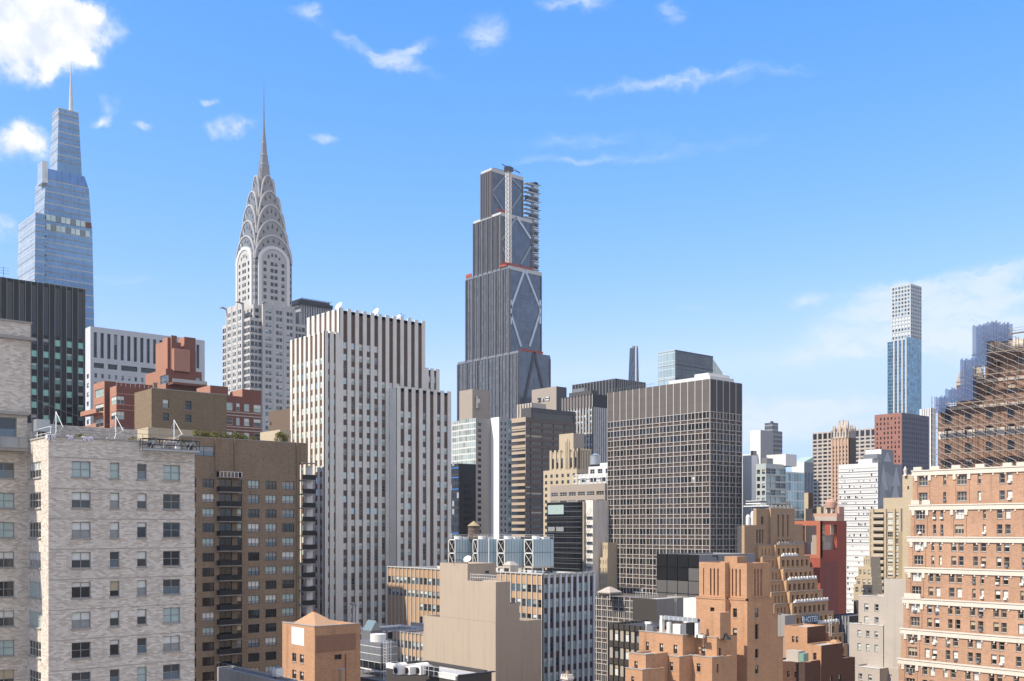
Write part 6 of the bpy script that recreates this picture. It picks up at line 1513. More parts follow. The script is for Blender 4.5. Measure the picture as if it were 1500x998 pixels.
# ================================================================== 15  stepped hotel
b = Bld('stepped_hotel', 'tan brick ziggurat hotel with narrow windows and white balustrades on its terraces', 'hotel', 1136, 255)
n, w, z = b.n, b.w, b.z; st = ST('dark_warm', .0)
MIX['dark_warm'] = [(6, 'g_brown', 'g_brown', .5), (3, 'g_dark', 'g_dark', .5), (1, 'bl_warm', 'g_brown', .5)]
tops = [799, 816, 834, 850.5, 866.5, 883, 899, 915.5, 931.5, 948]
corner = [1136, 1142.5, 1147.5, 1152, 1156.5, 1160.5, 1164, 1168, 1172, 1176]
right = [1178, 1186.5, 1191.5, 1197.5, 1205, 1213, 1221, 1228.5, 1236, 1242]
zs = [z(t) for t in tops]; fl = zs[0] - zs[1]
zprev = None
for k in range(10):
    xe = reach(b.C, 1, 0, corner[k]) if k else 0.0
    ye = n(right[k], xe, 0); xa = xe - (.75 if k == 0 else 1.0); ym = -0.0
    z0 = zs[k + 1] - .45 if k < 9 else 0; zt = zs[k]
    L = ye; cnt = 6
    def E(b_, fr, L_e, z0_, z1_, mat, k=k, xe=xe): 
        p = 7.0 / (F / b.d * .58)
        c = [(.95 + p * i, .95 + p * i + p * .5) for i in range(int((L_e - .7) / p))]
        facade(b, fr, 0, L_e, z0_, z1_, c, [(z1_ - .55 - b.p(11), z1_ - .55 - b.p(1.6))], mat, 'wall', .45, st)
    mass(b, xe - (reach(b.C + Vector((xe, 0)), -1, 0, 1104) if k < 2 else 16), xe, 0, ye, z0, zt, 'br_hotel', E=E, par=.4, roof='roof_white')
    # western half of the tier, one step back, to the south
    x1 = xa - .02; ysn = reach(b.C + Vector((x1, 0)), 0, 1, (1111, 1117, 1122, 1126, 1130, 1134, 1137, 1140, 1143, 1146)[k])
    def Ew(b_, fr, L_e, z0_, z1_, mat):
        facade(b, fr, 0, L_e, z0_, z1_, even(L_e, 3, .34, .8), [(z1_ - .55 - b.p(11), z1_ - .55 - b.p(1.6))], mat, 'wall', .45, st)
    wl_ = reach(b.C + Vector((x1, ysn)), -1, 0, 1103.5 + 4 * k) if k < 2 else 14
    mass(b, x1 - wl_, x1, ysn, -.02, z0, zt - .03, 'br_hotel', E=Ew, N=False, par=.4, roof='roof_white')
    m = b.part('parapet_coping'); Fr('E', xe, 0).box(m, 0, ye, zt, zt + .14, -.35, .1, 'br_pale'); Fr('E', x1, ysn).box(m, 0, -ysn, zt, zt + .14, -.35, .1, 'br_pale')
    if k in (0, 1, 3, 5, 7):
        m = b.new('balustrade'); fr = Fr('E', xe, 0); q = 1.0 if k != 7 else ye * .5; i = 0
        while q < ye - .4:
            if k == 1 and q > ye * .6: break
            h = (.5, .8, .55, .75)[i % 4]; fr.box(m, q, q + .3 + .12 * (i % 3), zt + .142, zt + .15 + h, -.3, .06, 'br_pale' if k == 0 else 'st_whitebright'); q += .62; i += 1
# the tower on top
zb = zs[0] - .4; zt = z(744.5)
xb = -1.4; yb = reach(b.C + Vector((xb, 0)), 0, 1, 1129); yr = reach(b.C + Vector((xb, 0)), 0, 1, 1164)
def tw(b_, fr, L, z0, z1, mat):
    s = lambda px: reach(b.C + Vector((xb, yb)), 0, 1, px)
    facade(b, fr, 0, L, z0, z1, [(s(1139), s(1141.2)), (s(1146), s(1148.2)), (s(1153), s(1155.2))], [(z(796), z(791)), (z(786.5), z(754))], mat, 'wall', .5, ST('dark', 0, name='slot_window'))
    for q in (1140.1, 1147.1, 1154.1): fr.box(b.part('wall'), s(q) - .5, s(q) + .5, z(753.5), z(751.5), .001, .15, 'br_pale')
mass(b, xb - 1.6, xb, yb, yr, zb, zt, 'br_hotel2', E=tw, par=.5)
brick('br_hotel2', (.44, .30, .19), (.36, .24, .15), (.4, .28, .18), .5, .16, .012, .16, .15)
x2_ = xb - .5; ya = reach(b.C + Vector((x2_, 0)), 0, 1, 1108); 
mass(b, x2_ - 1.0, x2_, ya, yb - .01, zb, zt - .1, 'br_hotel2', E=lambda b_, fr, L, z0, z1, mat: facade(b, fr, 0, L, z0, z1, [(L * .38, L * .56)], [(z(768), z(757))], mat, 'wall', .4, ST('dark', 0)), par=.5)
x3_ = x2_ + .45; ya3 = reach(b.C + Vector((x3_, 0)), 0, 1, 1090.5); yb3 = reach(b.C + Vector((x3_, 0)), 0, 1, 1122)
mass(b, x3_ - .8, x3_, ya3, yb3, 0, z(769.5), 'br_hotel2', E=lambda b_, fr, L, z0, z1, mat: facade(b, fr, 0, L, z0, z1, [(L * .55, L * .63), (L * .68, L * .76), (L * .81, L * .88)], [(z(796), z(776))], mat, 'wall', .4, ST('dark', 0, name='slot_window')), par=.4)
xq = xb - 2.2; mass(b, xq - 2.5, xq, yr + .01, reach(b.C + Vector((xq, 0)), 0, 1, 1176), zb, z(768), 'br_hotel2', par=.4)
m = b.new('roof_finial')
for k in range(12): q = yb + (yr - yb) * k / 12; m.box(xb - .4, xb - .1, q, q + .25, zt, zt + .5 + .4 * (k % 2), 'st_concrete')
HT = b
# hotel sign on a terrace
plain('sign_blue', (.09, .19, .32), .6); plain('sign_white', (.88, .92, .94), .5)
zs_ = z(914.5); xs = reach(b.C, 1, 0, corner[7]) - .32; P = b.C + Vector((xs, reach(b.C + Vector((xs, 0)), 0, 1, 1175.5)))
Ls = reach(P, 0, 1, 1199.5); t = anchor('hotel_sign', 'blue-grey rooftop sign with white HOTEL lettering on a hotel terrace', 'sign', P, zz(914, dep(P)))
h = zz(902.5, dep(P)) - zz(914, dep(P))
m = MB('board'); m.box(-.15, 0, 0, Ls, 0, h, 'sign_blue'); m.make(t); m = MB('border_bar'); m.box(.002, .08, .05, .3, .1, h - .1, 'sign_white'); m.box(.002, .08, .3, .62, .1, .3, 'sign_white'); m.make(t)
def text_mesh(txt, size, depth):
    cu = bpy.data.curves.new('lettering', 'FONT'); cu.body = txt; cu.size = size; cu.extrude = depth; cu.align_x = 'LEFT'
    o = bpy.data.objects.new('tmp', cu); COL.objects.link(o); bpy.context.view_layer.update()
    me = bpy.data.meshes.new_from_object(o.evaluated_get(bpy.context.evaluated_depsgraph_get())); bpy.data.objects.remove(o); bpy.data.curves.remove(cu)
    return me
me = text_mesh('HOTEL', 1.0, .03); xs_ = [v.co.x for v in me.vertices]; ys_ = [v.co.y for v in me.vertices]
sx = (Ls - .75) / (max(xs_) - min(xs_)); sy = h * .72 / (max(ys_) - min(ys_))
for v in me.vertices: v.co = ((.05 + v.co.z), .62 + (v.co.x - min(xs_)) * sx, h * .14 + (v.co.y - min(ys_)) * sy)
me.materials.clear(); me.materials.append(MATS['sign_white']); o = bpy.data.objects.new('lettering', me); COL.objects.link(o); o.parent = t
for q in (.2, .8): m = MB('sign_post'); m.box(-.4, -.16, Ls * q, Ls * q + .15, -1.2, h * .8, 'steel_dark'); m.make(t)

# red framed building
b = Bld('frame_building', 'dark red tower slab with an open orange-red frame on its top', 'building', 1201.5, 300)
n, w, z = b.n, b.w, b.z; zt, zf = z(763), z(813); W = w(1163); Ln = n(1240)
s = lambda px: W - w(px)
m = b.part('frame'); fr = Fr('S', -W, 0); fe = Fr('E', 0, 0)
fr.box(m, 0, W, z(770), zt, -1.2, 0, 'st_orange'); fr.box(m, s(1196), W, zf, z(770), -1.2, 0, 'st_orange'); fr.box(m, 0, s(1176), zf, z(770), -1.2, 0, 'st_orange'); fr.box(m, 0, W, zf - 1.0, zf, -1.2, 0.02, 'st_orange')
m.box(-W, -1.21, 1.0, Ln, z(766), zt - .02, 'st_redframe') if False else None
facade(b, fe, .02, Ln, zf - 1.0, zt - .01, [(n(1204.5), n(1226))], [(z(806), z(768.5))], 'st_redframe', 'frame', 1.0, ST('dark', 0) if False else None)
b.wins.pop()
Fr('N', 0, Ln).quad(m, 0, W, zf - 1, zt - .02, 'st_redframe'); Fr('W', -W, Ln).box(m, 0, 2, zf - 1, zt - .02, -1, 0, 'st_redframe')
k = b.new('penthouse'); k.box(-W + .5, -w(1197), 3.2, 7, zf - 1, z(795), 'br_pale'); 
k = b.new('roof_room'); k.box(-3.8, -1.3, n(1206), n(1227), zf - 1, z(784), 'st_taupe')
for q, (p0, y0, y1) in enumerate(((1205, 776, 768.5), (1205, 783, 777), (1205, 793, 786))): g = b.new('cream_panel'); fe.box(g, n(p0), n(p0 + 7.5), z(y0), z(y1), -1.1, -.9, 'br_cream')
g = b.new('cream_panel'); fe.box(g, n(1221), n(1226), z(783), z(769), -1.1, -.9, 'br_cream')
mass(b, -W, -.02, .02, Ln - .02, 0, zf - 1.0, 'st_redframe', E=lambda b_, fr2, L, z0, z1, mat: (fr2.quad(b.part('wall'), 0, L, z0, z1, mat), fr2.box(b.part('wall_stripe'), n(1204), n(1228), z0, z1 - 1.0, .001, .02, 'st_redmauve')), par=0, roof='roof_terrace')
plain('st_redmauve', (.30, .10, .08), .85, var=.1, streak=.2)

# ================================================================== 16  lower right: orange corner house, pale stone block
b = Bld('apartment_building', 'orange brick corner house with dark sides below the hotel sign', 'apartment building', 1182.5, 190)
n, w, z = b.n, b.w, b.z; st = ST('apt', .08, 'f_brown', 2)
mass(b, -w(1149), 0, 0, n(1209.5), 0, z(919), 'br_orange', par=.3, S=lambda b_, fr, L, z0, z1, mat: facade(b, fr, 0, L, z0, z1, [(L * .33, L * .44), (L * .5, L * .61)], [(z(943), z(934))], mat, 'wall', .3, st), E=PANEL('br_darkbrown'), roof='roof_white')  # shaded east sides of the orange brick: shade put into colour as dark brown
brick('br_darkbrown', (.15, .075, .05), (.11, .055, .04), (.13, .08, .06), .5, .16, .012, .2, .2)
P = pt(1203, 184) - b.C
def obS(b_, fr, L, z0, z1, mat):
    W = b.w(1178, P.x, P.y); s = lambda px: W - b.w(px, P.x, P.y)
    facade(b, fr, 0, L, z0, z1, [(s(1191), s(1196))], [(b.z(999, P.x, P.y), b.z(988, P.x, P.y)), (b.z(968, P.x, P.y), b.z(957.5, P.x, P.y))], mat, 'wall', .3, st, sill=.08)
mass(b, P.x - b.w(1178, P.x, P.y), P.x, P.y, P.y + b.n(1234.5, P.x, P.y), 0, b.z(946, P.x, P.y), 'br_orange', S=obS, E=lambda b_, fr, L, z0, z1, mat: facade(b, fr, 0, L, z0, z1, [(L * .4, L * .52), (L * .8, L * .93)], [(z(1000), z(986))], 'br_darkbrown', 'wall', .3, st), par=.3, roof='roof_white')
y_ = P.y + b.n(1234.5, P.x, P.y)
mass(b, P.x - 8, P.x - .02, y_ + .01, y_ + 4.2, 0, b.z(966, P.x, P.y + 6), 'br_darkbrown', par=.2)
P = pt(1179, 178) - b.C
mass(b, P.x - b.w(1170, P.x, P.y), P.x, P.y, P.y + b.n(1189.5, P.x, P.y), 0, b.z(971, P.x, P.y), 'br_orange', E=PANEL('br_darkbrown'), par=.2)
k = b.new('chimney'); k.box(-.9, -.2, 7.4, 8.2, z(946), z(931), 'br_orange'); k = b.new('roof_hatch'); k.frust((.4, 2.8, 5.2, 8), (1.2, 2.2, 6.2, 7), z(946) - .3, z(940), 'roof_terracotta')
m = b.new('roof_ladder'); yl = n(1211)
for q in (0, .8): m.tube((.5, yl + q, z(935)), (.5, yl + q, z(905)), .05, 'st_whitewall')
for k in range(9): m.tube((.5, yl, z(935) + k * .45), (.5, yl + .8, z(935) + k * .45), .035, 'st_whitewall')
b = Bld('concrete_building', 'pale grey concrete wall between the orange tower and the corner house', 'building', 1150, 205)
mass(b, -b.w(1128), 0, 0, b.n(1165), 0, b.z(902), 'st_concrete', E=PANEL('st_grey'), par=.3)
b = Bld('low_building', 'low dark brick roof with a pink hut and a green box', 'building', 1171, 180)
mass(b, -b.w(1128), 0, 0, 8, 0, b.z(971.5), 'br_darkbrown', S=GRID(4, 40, b.p(9), ST('apt', .08, 'f_dark', 2), .3, 1.6), par=.3, roof='roof_white')
k = b.new('roof_hut'); k.box(-b.w(1142), -b.w(1160), 2, 4, b.z(973), b.z(957), 'br_pale'); k = b.new('green_box'); k.box(-b.w(1163), -b.w(1170), 1.5, 3, b.z(973), b.z(959), 'st_copper')

b = Bld('apartment_building', 'pale cream stone apartment house with dark light wells, left of the red brick terraces', 'apartment building', 1296, 215)
n, w, z = b.n, b.w, b.z; st = ST('apt_pale', .12, 'f_white', 1)
def pale(xc, d, yt, xl, xn, cols, rows, cols2):
    P = pt(xc, d) - b.C; W = b.w(xl, P.x, P.y); Ln = b.n(xn, P.x, P.y); Z = lambda y: b.z(y, P.x, P.y)
    rr = [(Z(y1), Z(y0)) for y0, y1 in rows][::-1]
    def S(b_, fr, L, z0, z1, mat): facade(b, fr, 0, L, z0, z1, [(W - b.w(a, P.x, P.y), W - b.w(c, P.x, P.y)) for a, c in cols], rr, mat, 'wall', .25, st, sill=.08)
    mass(b, P.x - W, P.x, P.y, P.y + Ln + 4, 0, Z(yt), 'br_pale', S=S, E=PANEL('br_pale'), par=.35, roof='roof_white')
    Q = Vector((P.x, P.y + Ln)); Le = reach(b.C + Q, 1, 0, 1345)
    def S2(b_, fr, L, z0, z1, mat): facade(b, fr, 0, L, z0, z1, [(reach(b.C + Q, 1, 0, a), reach(b.C + Q, 1, 0, c)) for a, c in cols2], rr, mat, 'wall', .25, st, sill=.08)
    mass(b, P.x + .01, P.x + Le, Q.y, Q.y + 6, 0, Z(yt) - .05, 'br_pale', S=S2, par=.35, roof='roof_white')
    m = b.part('parapet_coping'); Fr('S', P.x - W, P.y).box(m, -.05, W + .05, Z(yt), Z(yt) + .1, -.35, .08, 'st_whitewall')
pale(1296, 215, 874.5, 1257.5, 1308, [(1266, 1272), (1281, 1287)], [(886, 896), (905, 914)], [(1310.5, 1316)])
pale(1293.7, 210.5, 917, 1244, 1305.5, [(1256, 1261), (1268.5, 1273.5), (1281, 1286)], [(926, 935), (945.5, 955)], [(1309.5, 1314.5)])
pale(1288.6, 205, 980, 1246, 1301, [(1257.5, 1263), (1271.5, 1277), (1286, 1291)][:2], [(990, 999)], [(1303, 1306.5)])
m = b.new('roof_railing'); P = pt(1293, 209) - b.C
for k in range(14): m.tube((P.x - k * .9, P.y + 1.6, b.z(917)), (P.x - k * .9, P.y + 1.6, b.z(912.5)), .03, 'steel_white')
b = Bld('dark_building', 'small dark building with blue-grey fins behind the stepped hotel', 'building', 1244, 262)
mass(b, -b.w(1215), 0, 0, 10, 0, b.z(903), 'st_darkgrey', S=BAY(6, .5, .4, 60, 50, ST('dark', 0), 'st_darkbrown', top=2.2, pmat='fin_grey'), par=.3)
mass(b, -b.w(1240) - 4, 3, 10.1, 16, 0, b.z(884), 'st_darkbrown', par=.3)

# ================================================================== 17  red brick terraces (right foreground)
b = Bld('apartment_building', 'red brick apartment house with stepped white cornices filling the right edge', 'apartment building', 1337, 198)
TC = b; yt = [692, 742.3, 788.5, 833, 878, 922.5, 966.5, 1012]
step = .88; E_ = reach(b.C, 1, 0, 1640)
zs = [zz(y, 198 - .653 * step * k) for k, y in enumerate(yt)]
s0 = lambda px: reach(b.C, 1, 0, px)
stw, stn = ST('apt_tudor', .08, 'f_cream', 3), ST('apt_tudor', .08, 'f_cream', 1)
MIX['apt_tudor'] = [(3, 'g_dark', 'g_dark', .5), (3, 'g_brown', 'g_mid', .5), (3, 'bl_white', 'g_dark', .5), (4, 'bl_white', 'bl_white', .5), (2, 'bl_warm', 'g_brown', .45), (2, 'g_mid', 'g_mid', .5)]
LAY = [[(1345.5, 1358.5), (1381.5, 1386), (1402, 1416), (1432, 1437), (1464, 1472), (1475, 1483), (1500, 1508), (1511, 1519)],
       [(1345, 1358), (1370, 1374.5), (1381, 1385), (1401.5, 1415), (1443, 1447.5), (1463.5, 1471.5), (1475.5, 1483.5), (1503, 1511)],
       [(1345.5, 1359), (1371, 1375), (1382, 1386), (1400, 1407.5), (1410.5, 1418), (1432, 1439), (1443, 1451), (1466, 1473), (1477, 1485), (1503, 1511)],
       [(1346, 1359.5), (1370, 1377), (1380.5, 1387.5), (1400, 1408), (1411, 1419), (1434, 1439), (1446, 1451), (1467, 1475), (1478.5, 1486.5), (1504, 1509)],
       [(1347, 1360.5), (1371.5, 1378.5), (1382, 1389.5), (1402, 1408.5), (1412.5, 1420), (1434, 1441.5), (1445.5, 1453.5), (1468, 1476), (1479.5, 1487.5), (1504, 1512)]]
for k in range(7):
    y0 = -step * k; z1 = zs[k]; z0 = zs[k + 1] - 1.0
    lay = LAY[min(k, 4)]; c = [(s0(a), s0(d_)) for a, d_ in lay]; Hh_ = zs[k] - zs[k + 1]
    hw_ = b.p(13.2)
    r = [(z1 - Hh_ * .86, z1 - Hh_ * .86 + hw_), (z1 - Hh_ * .40, z1 - Hh_ * .40 + hw_)]
    def tcS(b_, fr, L, z0_, z1_, mat):
        facade(b, fr, 0, L, z0_, z1_, c, r, mat, 'wall', .3, lambda ci, ri: stw if c[ci][1] - c[ci][0] > 1.5 else stn, sill=.07)
        t = b.part('cornice'); fr.box(t, -.12, L, z1_ - .72, z1_ + .12, .002, .22, 'st_terracotta'); fr.box(t, -.2, L, z1_ + .122, z1_ + .34, -.4, .34, 'st_terracotta')
        for a, d_ in c:
            if d_ - a > 1.5:
                for q in (a - .75, d_ + .2): fr.box(t, q, q + .55, z1_ - 1.7, z1_ - .722, .002, .2, 'st_terracotta')
        q = .2
        while q < L: fr.box(t, q, q + .25, z1_ - 1.1, z1_ - .723, .003, .14, 'st_terracotta'); q += 2.15
        for a, d_ in c:
            if d_ - a > 1.5: fr.box(b.part('wall'), a - .5, a - .2, z0_ + 1.2, z1_ - 2, .002, .12, mat); fr.box(b.part('wall'), d_ + .2, d_ + .5, z0_ + 1.2, z1_ - 2, .002, .12, mat)
        for ri, (r0, r1) in enumerate(r):
            for ci, (a, d_) in enumerate(c):
                if rnd.random() < .2: ac = b.new('air_conditioner'); fr.box(ac, a + (d_ - a) * .5 - .28, a + (d_ - a) * .5 + .28, r0 + .0, r0 + .38, -.25, .35, 'st_whitewall' if rnd.random() < .6 else 'steel_grey')
    mass(b, 0, E_, y0, 14, max(0, z0), z1, 'br_tudor', S=tcS, par=.9, roof='roof_tar')
m = b.part('cornice')
for x in (.3, s0(1365), s0(1395), s0(1430), s0(1470), s0(1490)): m.box(x, x + 1.6, -.35, .1, zs[0] + .342, zs[0] + .95, 'st_terracotta')
for px, k in ((1329, 1), (1331, 4), (1345, 4)): pass
for k, px in ((1, 1345), (1, 1361), (4, 1345), (4, 1357)):
    m = b.new('balcony_parapet'); x = s0(px); m.box(x - .8, x + .8, -step * k - .36, -step * k + .1, zs[k] + .342, zs[k] + 1.2, 'st_terracotta')
# west annexes of the same colour family
b = Bld('side_building', 'pale yellow blank wall at the left end of the red brick terraces', 'building', 1338, 205)
mass(b, -b.w(1322), .0, 0, 8, 0, b.z(695), 'br_cream', par=.3, S=lambda b_, fr, L, z0, z1, mat: facade(b, fr, 0, L, z0, z1, [(L * .45, L * .6)], [(b.z(717), b.z(712))], mat, 'wall', .3, ST('dark', .05)))
mass(b, -b.w(1314), -.02, .6, 8, 0, b.z(779), 'br_olive', par=.3)
mass(b, -b.w(1301), -.03, -1.6, .58, 0, b.z(849), 'st_lime', par=.3)
brick('br_olive', (.44, .35, .21), (.38, .30, .18), (.42, .34, .22), .5, .18, .012, .12, .14)
P = pt(1326, 206); m = MB('finial_urn'); m.cyl(0, 0, 0, .5, .35, .25, 10, 'st_terracotta'); m.cyl(0, 0, .5, 1.3, .25, .4, 10, 'st_terracotta'); m.cyl(0, 0, 1.3, 1.9, .3, .05, 10, 'st_terracotta')
single('finial_urn', 'small stone urn on the left end of the pale yellow wall', 'urn', m, P, zz(695, 206) - .3)

# ================================================================== 18  scaffolded brick tower
b = Bld('scaffolded_tower', 'brown brick tower with stepped gables wrapped in scaffolding, upper right', 'tower', 1374, 232)
n, w, z = b.n, b.w, b.z; e = lambda px: reach(b.C, 1, 0, px); Lx = e(1600)
def scS(b_, fr, L, z0, z1, mat):
    facade(b, fr, 0, L, z0, z1, even(L, max(2, int(L / 4.2)), .34), down(z1 - 1.6, 3.4, 2.0, z0 + .5), mat, 'wall', .3, ST('brownglass', .08, 'f_dark', 2))
    fr.box(b.part('wall'), 0, L, z1 - .9, z1 - .3, .002, .2, 'st_lime')
mass(b, 0, Lx, 0, 12, 0, z(597), 'br_scaf', S=scS, par=.5)
mass(b, e(1396), Lx - .1, 1.6, 11.5, z(597) - .5, z(561), 'br_scaf', S=scS, par=.4)
mass(b, e(1434), Lx - 4, 3.0, 11, z(561) - .4, z(521), 'br_scaf', S=scS, par=.3)
m = b.new('carved_band'); zq = z(644)
for k in range(15): m.box(k * Lx / 15 + .15, (k + 1) * Lx / 15 - .15, -.12, -.002, zq, zq + 1.7, 'st_lime' if k % 3 else 'st_terracotta')
m = b.new('gable'); 
for px, zb_, h in ((1404, z(561), 3.2), (1440, z(521), 3.5), (1462, z(521), 3), (1425, z(561), 4.0)): m.prism([(e(px) - 1.6, zb_ - .3), (e(px) + 1.6, zb_ - .3), (e(px) + .9, zb_ + h * .6), (e(px), zb_ + h), (e(px) - .9, zb_ + h * .6)], 'y', 2.0, 2.6, 'st_lime')
k = b.new('turret'); x = e(1455); k.box(x - 1.5, x + 1.5, 3.2, 6.2, z(521) - .4, z(505), 'br_scaf'); k.cyl(x, 4.7, z(505), z(495), .9, .9, 10, 'st_taupe')
k = b.new('lantern'); x = e(1482); k.box(x - 2.2, x + 1.0, 3.2, 6.5, z(521) - .4, z(509), 'st_terracotta'); x = e(1500)
k = b.new('copper_dome'); k.smooth = True
for i in range(6): a0, a1 = i * 15, (i + 1) * 15; k.cyl(x, 6, z(517) + 2.4 * math.sin(R(a0)), z(517) + 2.4 * math.sin(R(a1)), 3.0 * math.cos(R(a0)), max(.05, 3.0 * math.cos(R(a1))), 18, 'st_copper', cap=False)
k = b.new('lantern'); k.cyl(x, 6, z(560), z(517), 2.8, 2.8, 14, 'br_cream')
for q in range(4): k.cyl(x, 6, z(521 + 9 * q) - .3, z(521 + 9 * q), 3.1, 3.1, 14, 'st_terracotta')
def scaffold():
    P = b.C + Vector((-.4, -2.0)); z0 = z(697)
    t = anchor('scaffolding', 'steel pole scaffolding with plank decks and blue netting round the brown brick tower', 'scaffolding', P, z0)
    hz = lambda py: zz(py, dep(P)) - z0
    X = lambda px: reach(P, 1, 0, px)
    lev = [690, 666, 628, 595, 558, 528, 505]; lef = [1374, 1371, 1371, 1371, 1407, 1425, 1440]
    zl = [hz(y) for y in lev]
    tops = [(1371, 583), (1385, 573), (1407, 533), (1425, 488), (1461, 490), (1478, 512)]
    def top_at(x):
        y = 583
        for px, py in tops:
            if x >= X(px) - .01: y = py
        return hz(y)
    step = 2.3; k = 0; x = 0.0; Lx_ = X(1560); xs = []
    while x < Lx_: xs.append(x); x += step
    for x in xs:
        tp = top_at(x)
        for y in (0, 1.3):
            m = MB('pole'); m.tube((x, y, 0), (x, y, tp + .4), .065, 'scaf_dark' if y == 0 else 'scaf_steel'); m.make(t)
    for y, l in zip(zl, lef):
        m = MB('plank_deck'); xa = X(l); m.box(xa - .3, Lx_, -.1, .75, y - .06, y, 'scaf_wood'); m.box(xa - .3, Lx_, -.16, -.1, y - .08, y + .1, 'scaf_wood'); m.make(t)
        for q in (.55, 1.05):
            m = MB('guard_rail'); m.tube((xa, -.05, y + q), (Lx_, -.05, y + q), .03, 'scaf_steel'); m.make(t)
    z_ = 1.0; hmax = hz(490); i = 0
    while z_ < hmax:
        segs = [x for x in xs if top_at(x) > z_ + 1.0]
        for j, x in enumerate(segs):
            if i % 1 == 0 and len(segs) > 1 and rnd.random() < .95:
                m = MB('brace'); m.tube((x - .1, -.22, z_ + 1.35), (x + step * 1.05, -.22, z_ + .1), .06, 'scaf_brace'); m.make(t) if SCAF['n'] < 100 else SCAF['rest'].append(m)
                SCAF['n'] += 1
        z_ += 1.3; i += 1
    mm = MB('brace'); mm.props = {'kind': 'stuff'}
    for m in SCAF['rest']:
        for f, mi_ in zip(m.f, m.m): mm.poly([m.v[q] for q in f], m.mats[mi_])
    if mm.v: mm.make(t)
    for (p0, p1, y0, y1) in ((1371, 1385.5, 606, 583), (1385, 1407.5, 592, 573), (1407, 1426, 592, 533), (1425, 1446, 545, 487), (1446, 1461.5, 512, 485), (1461, 1479, 515, 490)):
        m = MB('safety_netting'); m2 = MB('safety_netting'); xa, xb_ = X(p0), X(p1); n_ = 8
        for q in range(n_):
            u0, u1 = xa + (xb_ - xa) * q / n_, xa + (xb_ - xa) * (q + 1) / n_; dz = .25 * math.sin(q * 1.9)
            ya, yb_ = -.22 - .12 * (q % 2), -.22 - .12 * ((q + 1) % 2)
            m.poly(((u0, ya, hz(y0)), (u1, yb_, hz(y0)), (u1, yb_, hz(y1) + .25 * math.sin((q + 1) * 1.9)), (u0, ya, hz(y1) + dz)), 'net_blue')
            m2.poly(((u0, 1.7 + ya, hz(y0)), (u1, 1.7 + yb_, hz(y0)), (u1, 1.7 + yb_, hz(y1)), (u0, 1.7 + ya, hz(y1))), 'net_blue')
        m.make(t); m2.make(t)
SCAF = {'n': 0, 'rest': []}
plain('scaf_dark', (.05, .04, .035), .6); plain('scaf_steel', (.22, .19, .16), .5, .2); plain('scaf_wood', (.33, .27, .21), .9, var=.2); plain('scaf_brace', (.46, .38, .32), .7)
mt, nn, bb_ = newmat('net_blue'); bb_.inputs['Base Color'].default_value = (.075, .12, .23, 1); bb_.inputs['Roughness'].default_value = .7; bb_.inputs['Alpha'].default_value = .74
scaffold()

# ================================================================== 19  upper right background
b = Bld('residential_skyscraper', 'slender white grid skyscraper with square windows, tallest on the right', 'skyscraper', 1334, 1440)
n, w, z = b.n, b.w, b.z; fl = b.p(5.6); sq = ST('sq', 0)
MIX['sq'] = [(3, 'g_blue', 'g_blue', .5), (3, 'g_mid', 'g_mid', .5), (1, 'g_dark', 'g_dark', .5), (1, 'g_sky', 'g_sky', .5)]
Wd = w(1305.5)
MIX['sq2'] = [(1, 'bl_white', 'bl_white', .5)]
b.cap = 100
mass(b, -Wd, 0, 0, n(1350), 0, z(415.5), 'st_432', S=GRID(6, fl, fl * .62, lambda ci, ri: ST('sq2', 0) if ri in (8, 9, 10, 12, 15) else sq, .62, fl * .4, fl * .15, .8), E=GRID(6, fl, fl * .62, sq, .62, fl * .4, fl * .15, .8), par=1)
plain('st_432', (.54, .58, .59), .8, var=.04)
b = Bld('glass_tower', 'blue glass tower with white vertical stripes in front of the white grid skyscraper', 'glass tower', 1328, 1050)
n, w, z = b.n, b.w, b.z; W = w(1300); zt = z(497.5)
m = b.part('curtain_wall'); Ln = n(1349)
Fr('S', -W, 0).quad(m, 0, W, 60, zt, 'cw_blue'); Fr('E', 0, 0).quad(m, 0, Ln, 60, zt + 3, 'cw_blue'); Fr('N', 0, Ln).quad(m, 0, W, 60, zt, 'cw_blue'); Fr('W', -W, Ln).quad(m, 0, Ln, 60, zt, 'cw_blue')
b.part('roof').poly(((-W, 0, zt), (0, 0, zt), (0, Ln, zt), (-W, Ln, zt)), 'roof_gravel')
fr = Fr('S', -W, 0)
for q in (1309, 1315, 1321, 1326.5): f_ = b.new('white_fin'); a = W - w(q); fr.box(f_, a, a + 1.5, 60, zt, .02, .9, 'fin_white')
b = Bld('white_tower', 'small white striped tower between the blue glass tower and the scaffolding', 'office tower', 1365, 720)
mass(b, -b.w(1347), 0, 0, b.n(1371), 0, b.z(598), 'st_white', S=BAY(4, 2.2, .6, b.p(7), b.p(5), ST('sky', 0), 'st_bluegrey', top=3), E=BAY(2, 1.6, .6, b.p(7), b.p(5), ST('sky', 0), 'st_bluegrey', top=3), par=.5)
b = Bld('office_tower', 'red-brown brick block with small scattered windows and a dark blue side', 'office tower', 1321, 620)
n, w, z = b.n, b.w, b.z; zt = z(604.5); fl = b.p(7.05); st = ST('office_dark', 0)
mass(b, -w(1281), 0, 0, n(1360.5), 0, zt, 'br_rust', S=GRID(7, fl, b.p(4), st, .38, 2.2, .6, .3, skip=lambda c, r: (c * 7 + r * 5) % 11 == 0), E=lambda b_, fr, L, z0, z1, mat: facade(b, fr, 0, L, z0, z1, even(L, 12, .3, 1), down(z1 - 2.4, fl, b.p(3.6), 60), 'st_bluedark', 'wall', .3, st), par=.5)
plain('st_bluedark', (.135, .14, .175), .8, var=.08)
b = Bld('office_tower', 'wide white office block with rows of dark windows behind the gothic tower', 'office tower', 1300, 800)
n, w, z = b.n, b.w, b.z; zt = z(625.5); fl = b.p(5.9); W = w(1190)
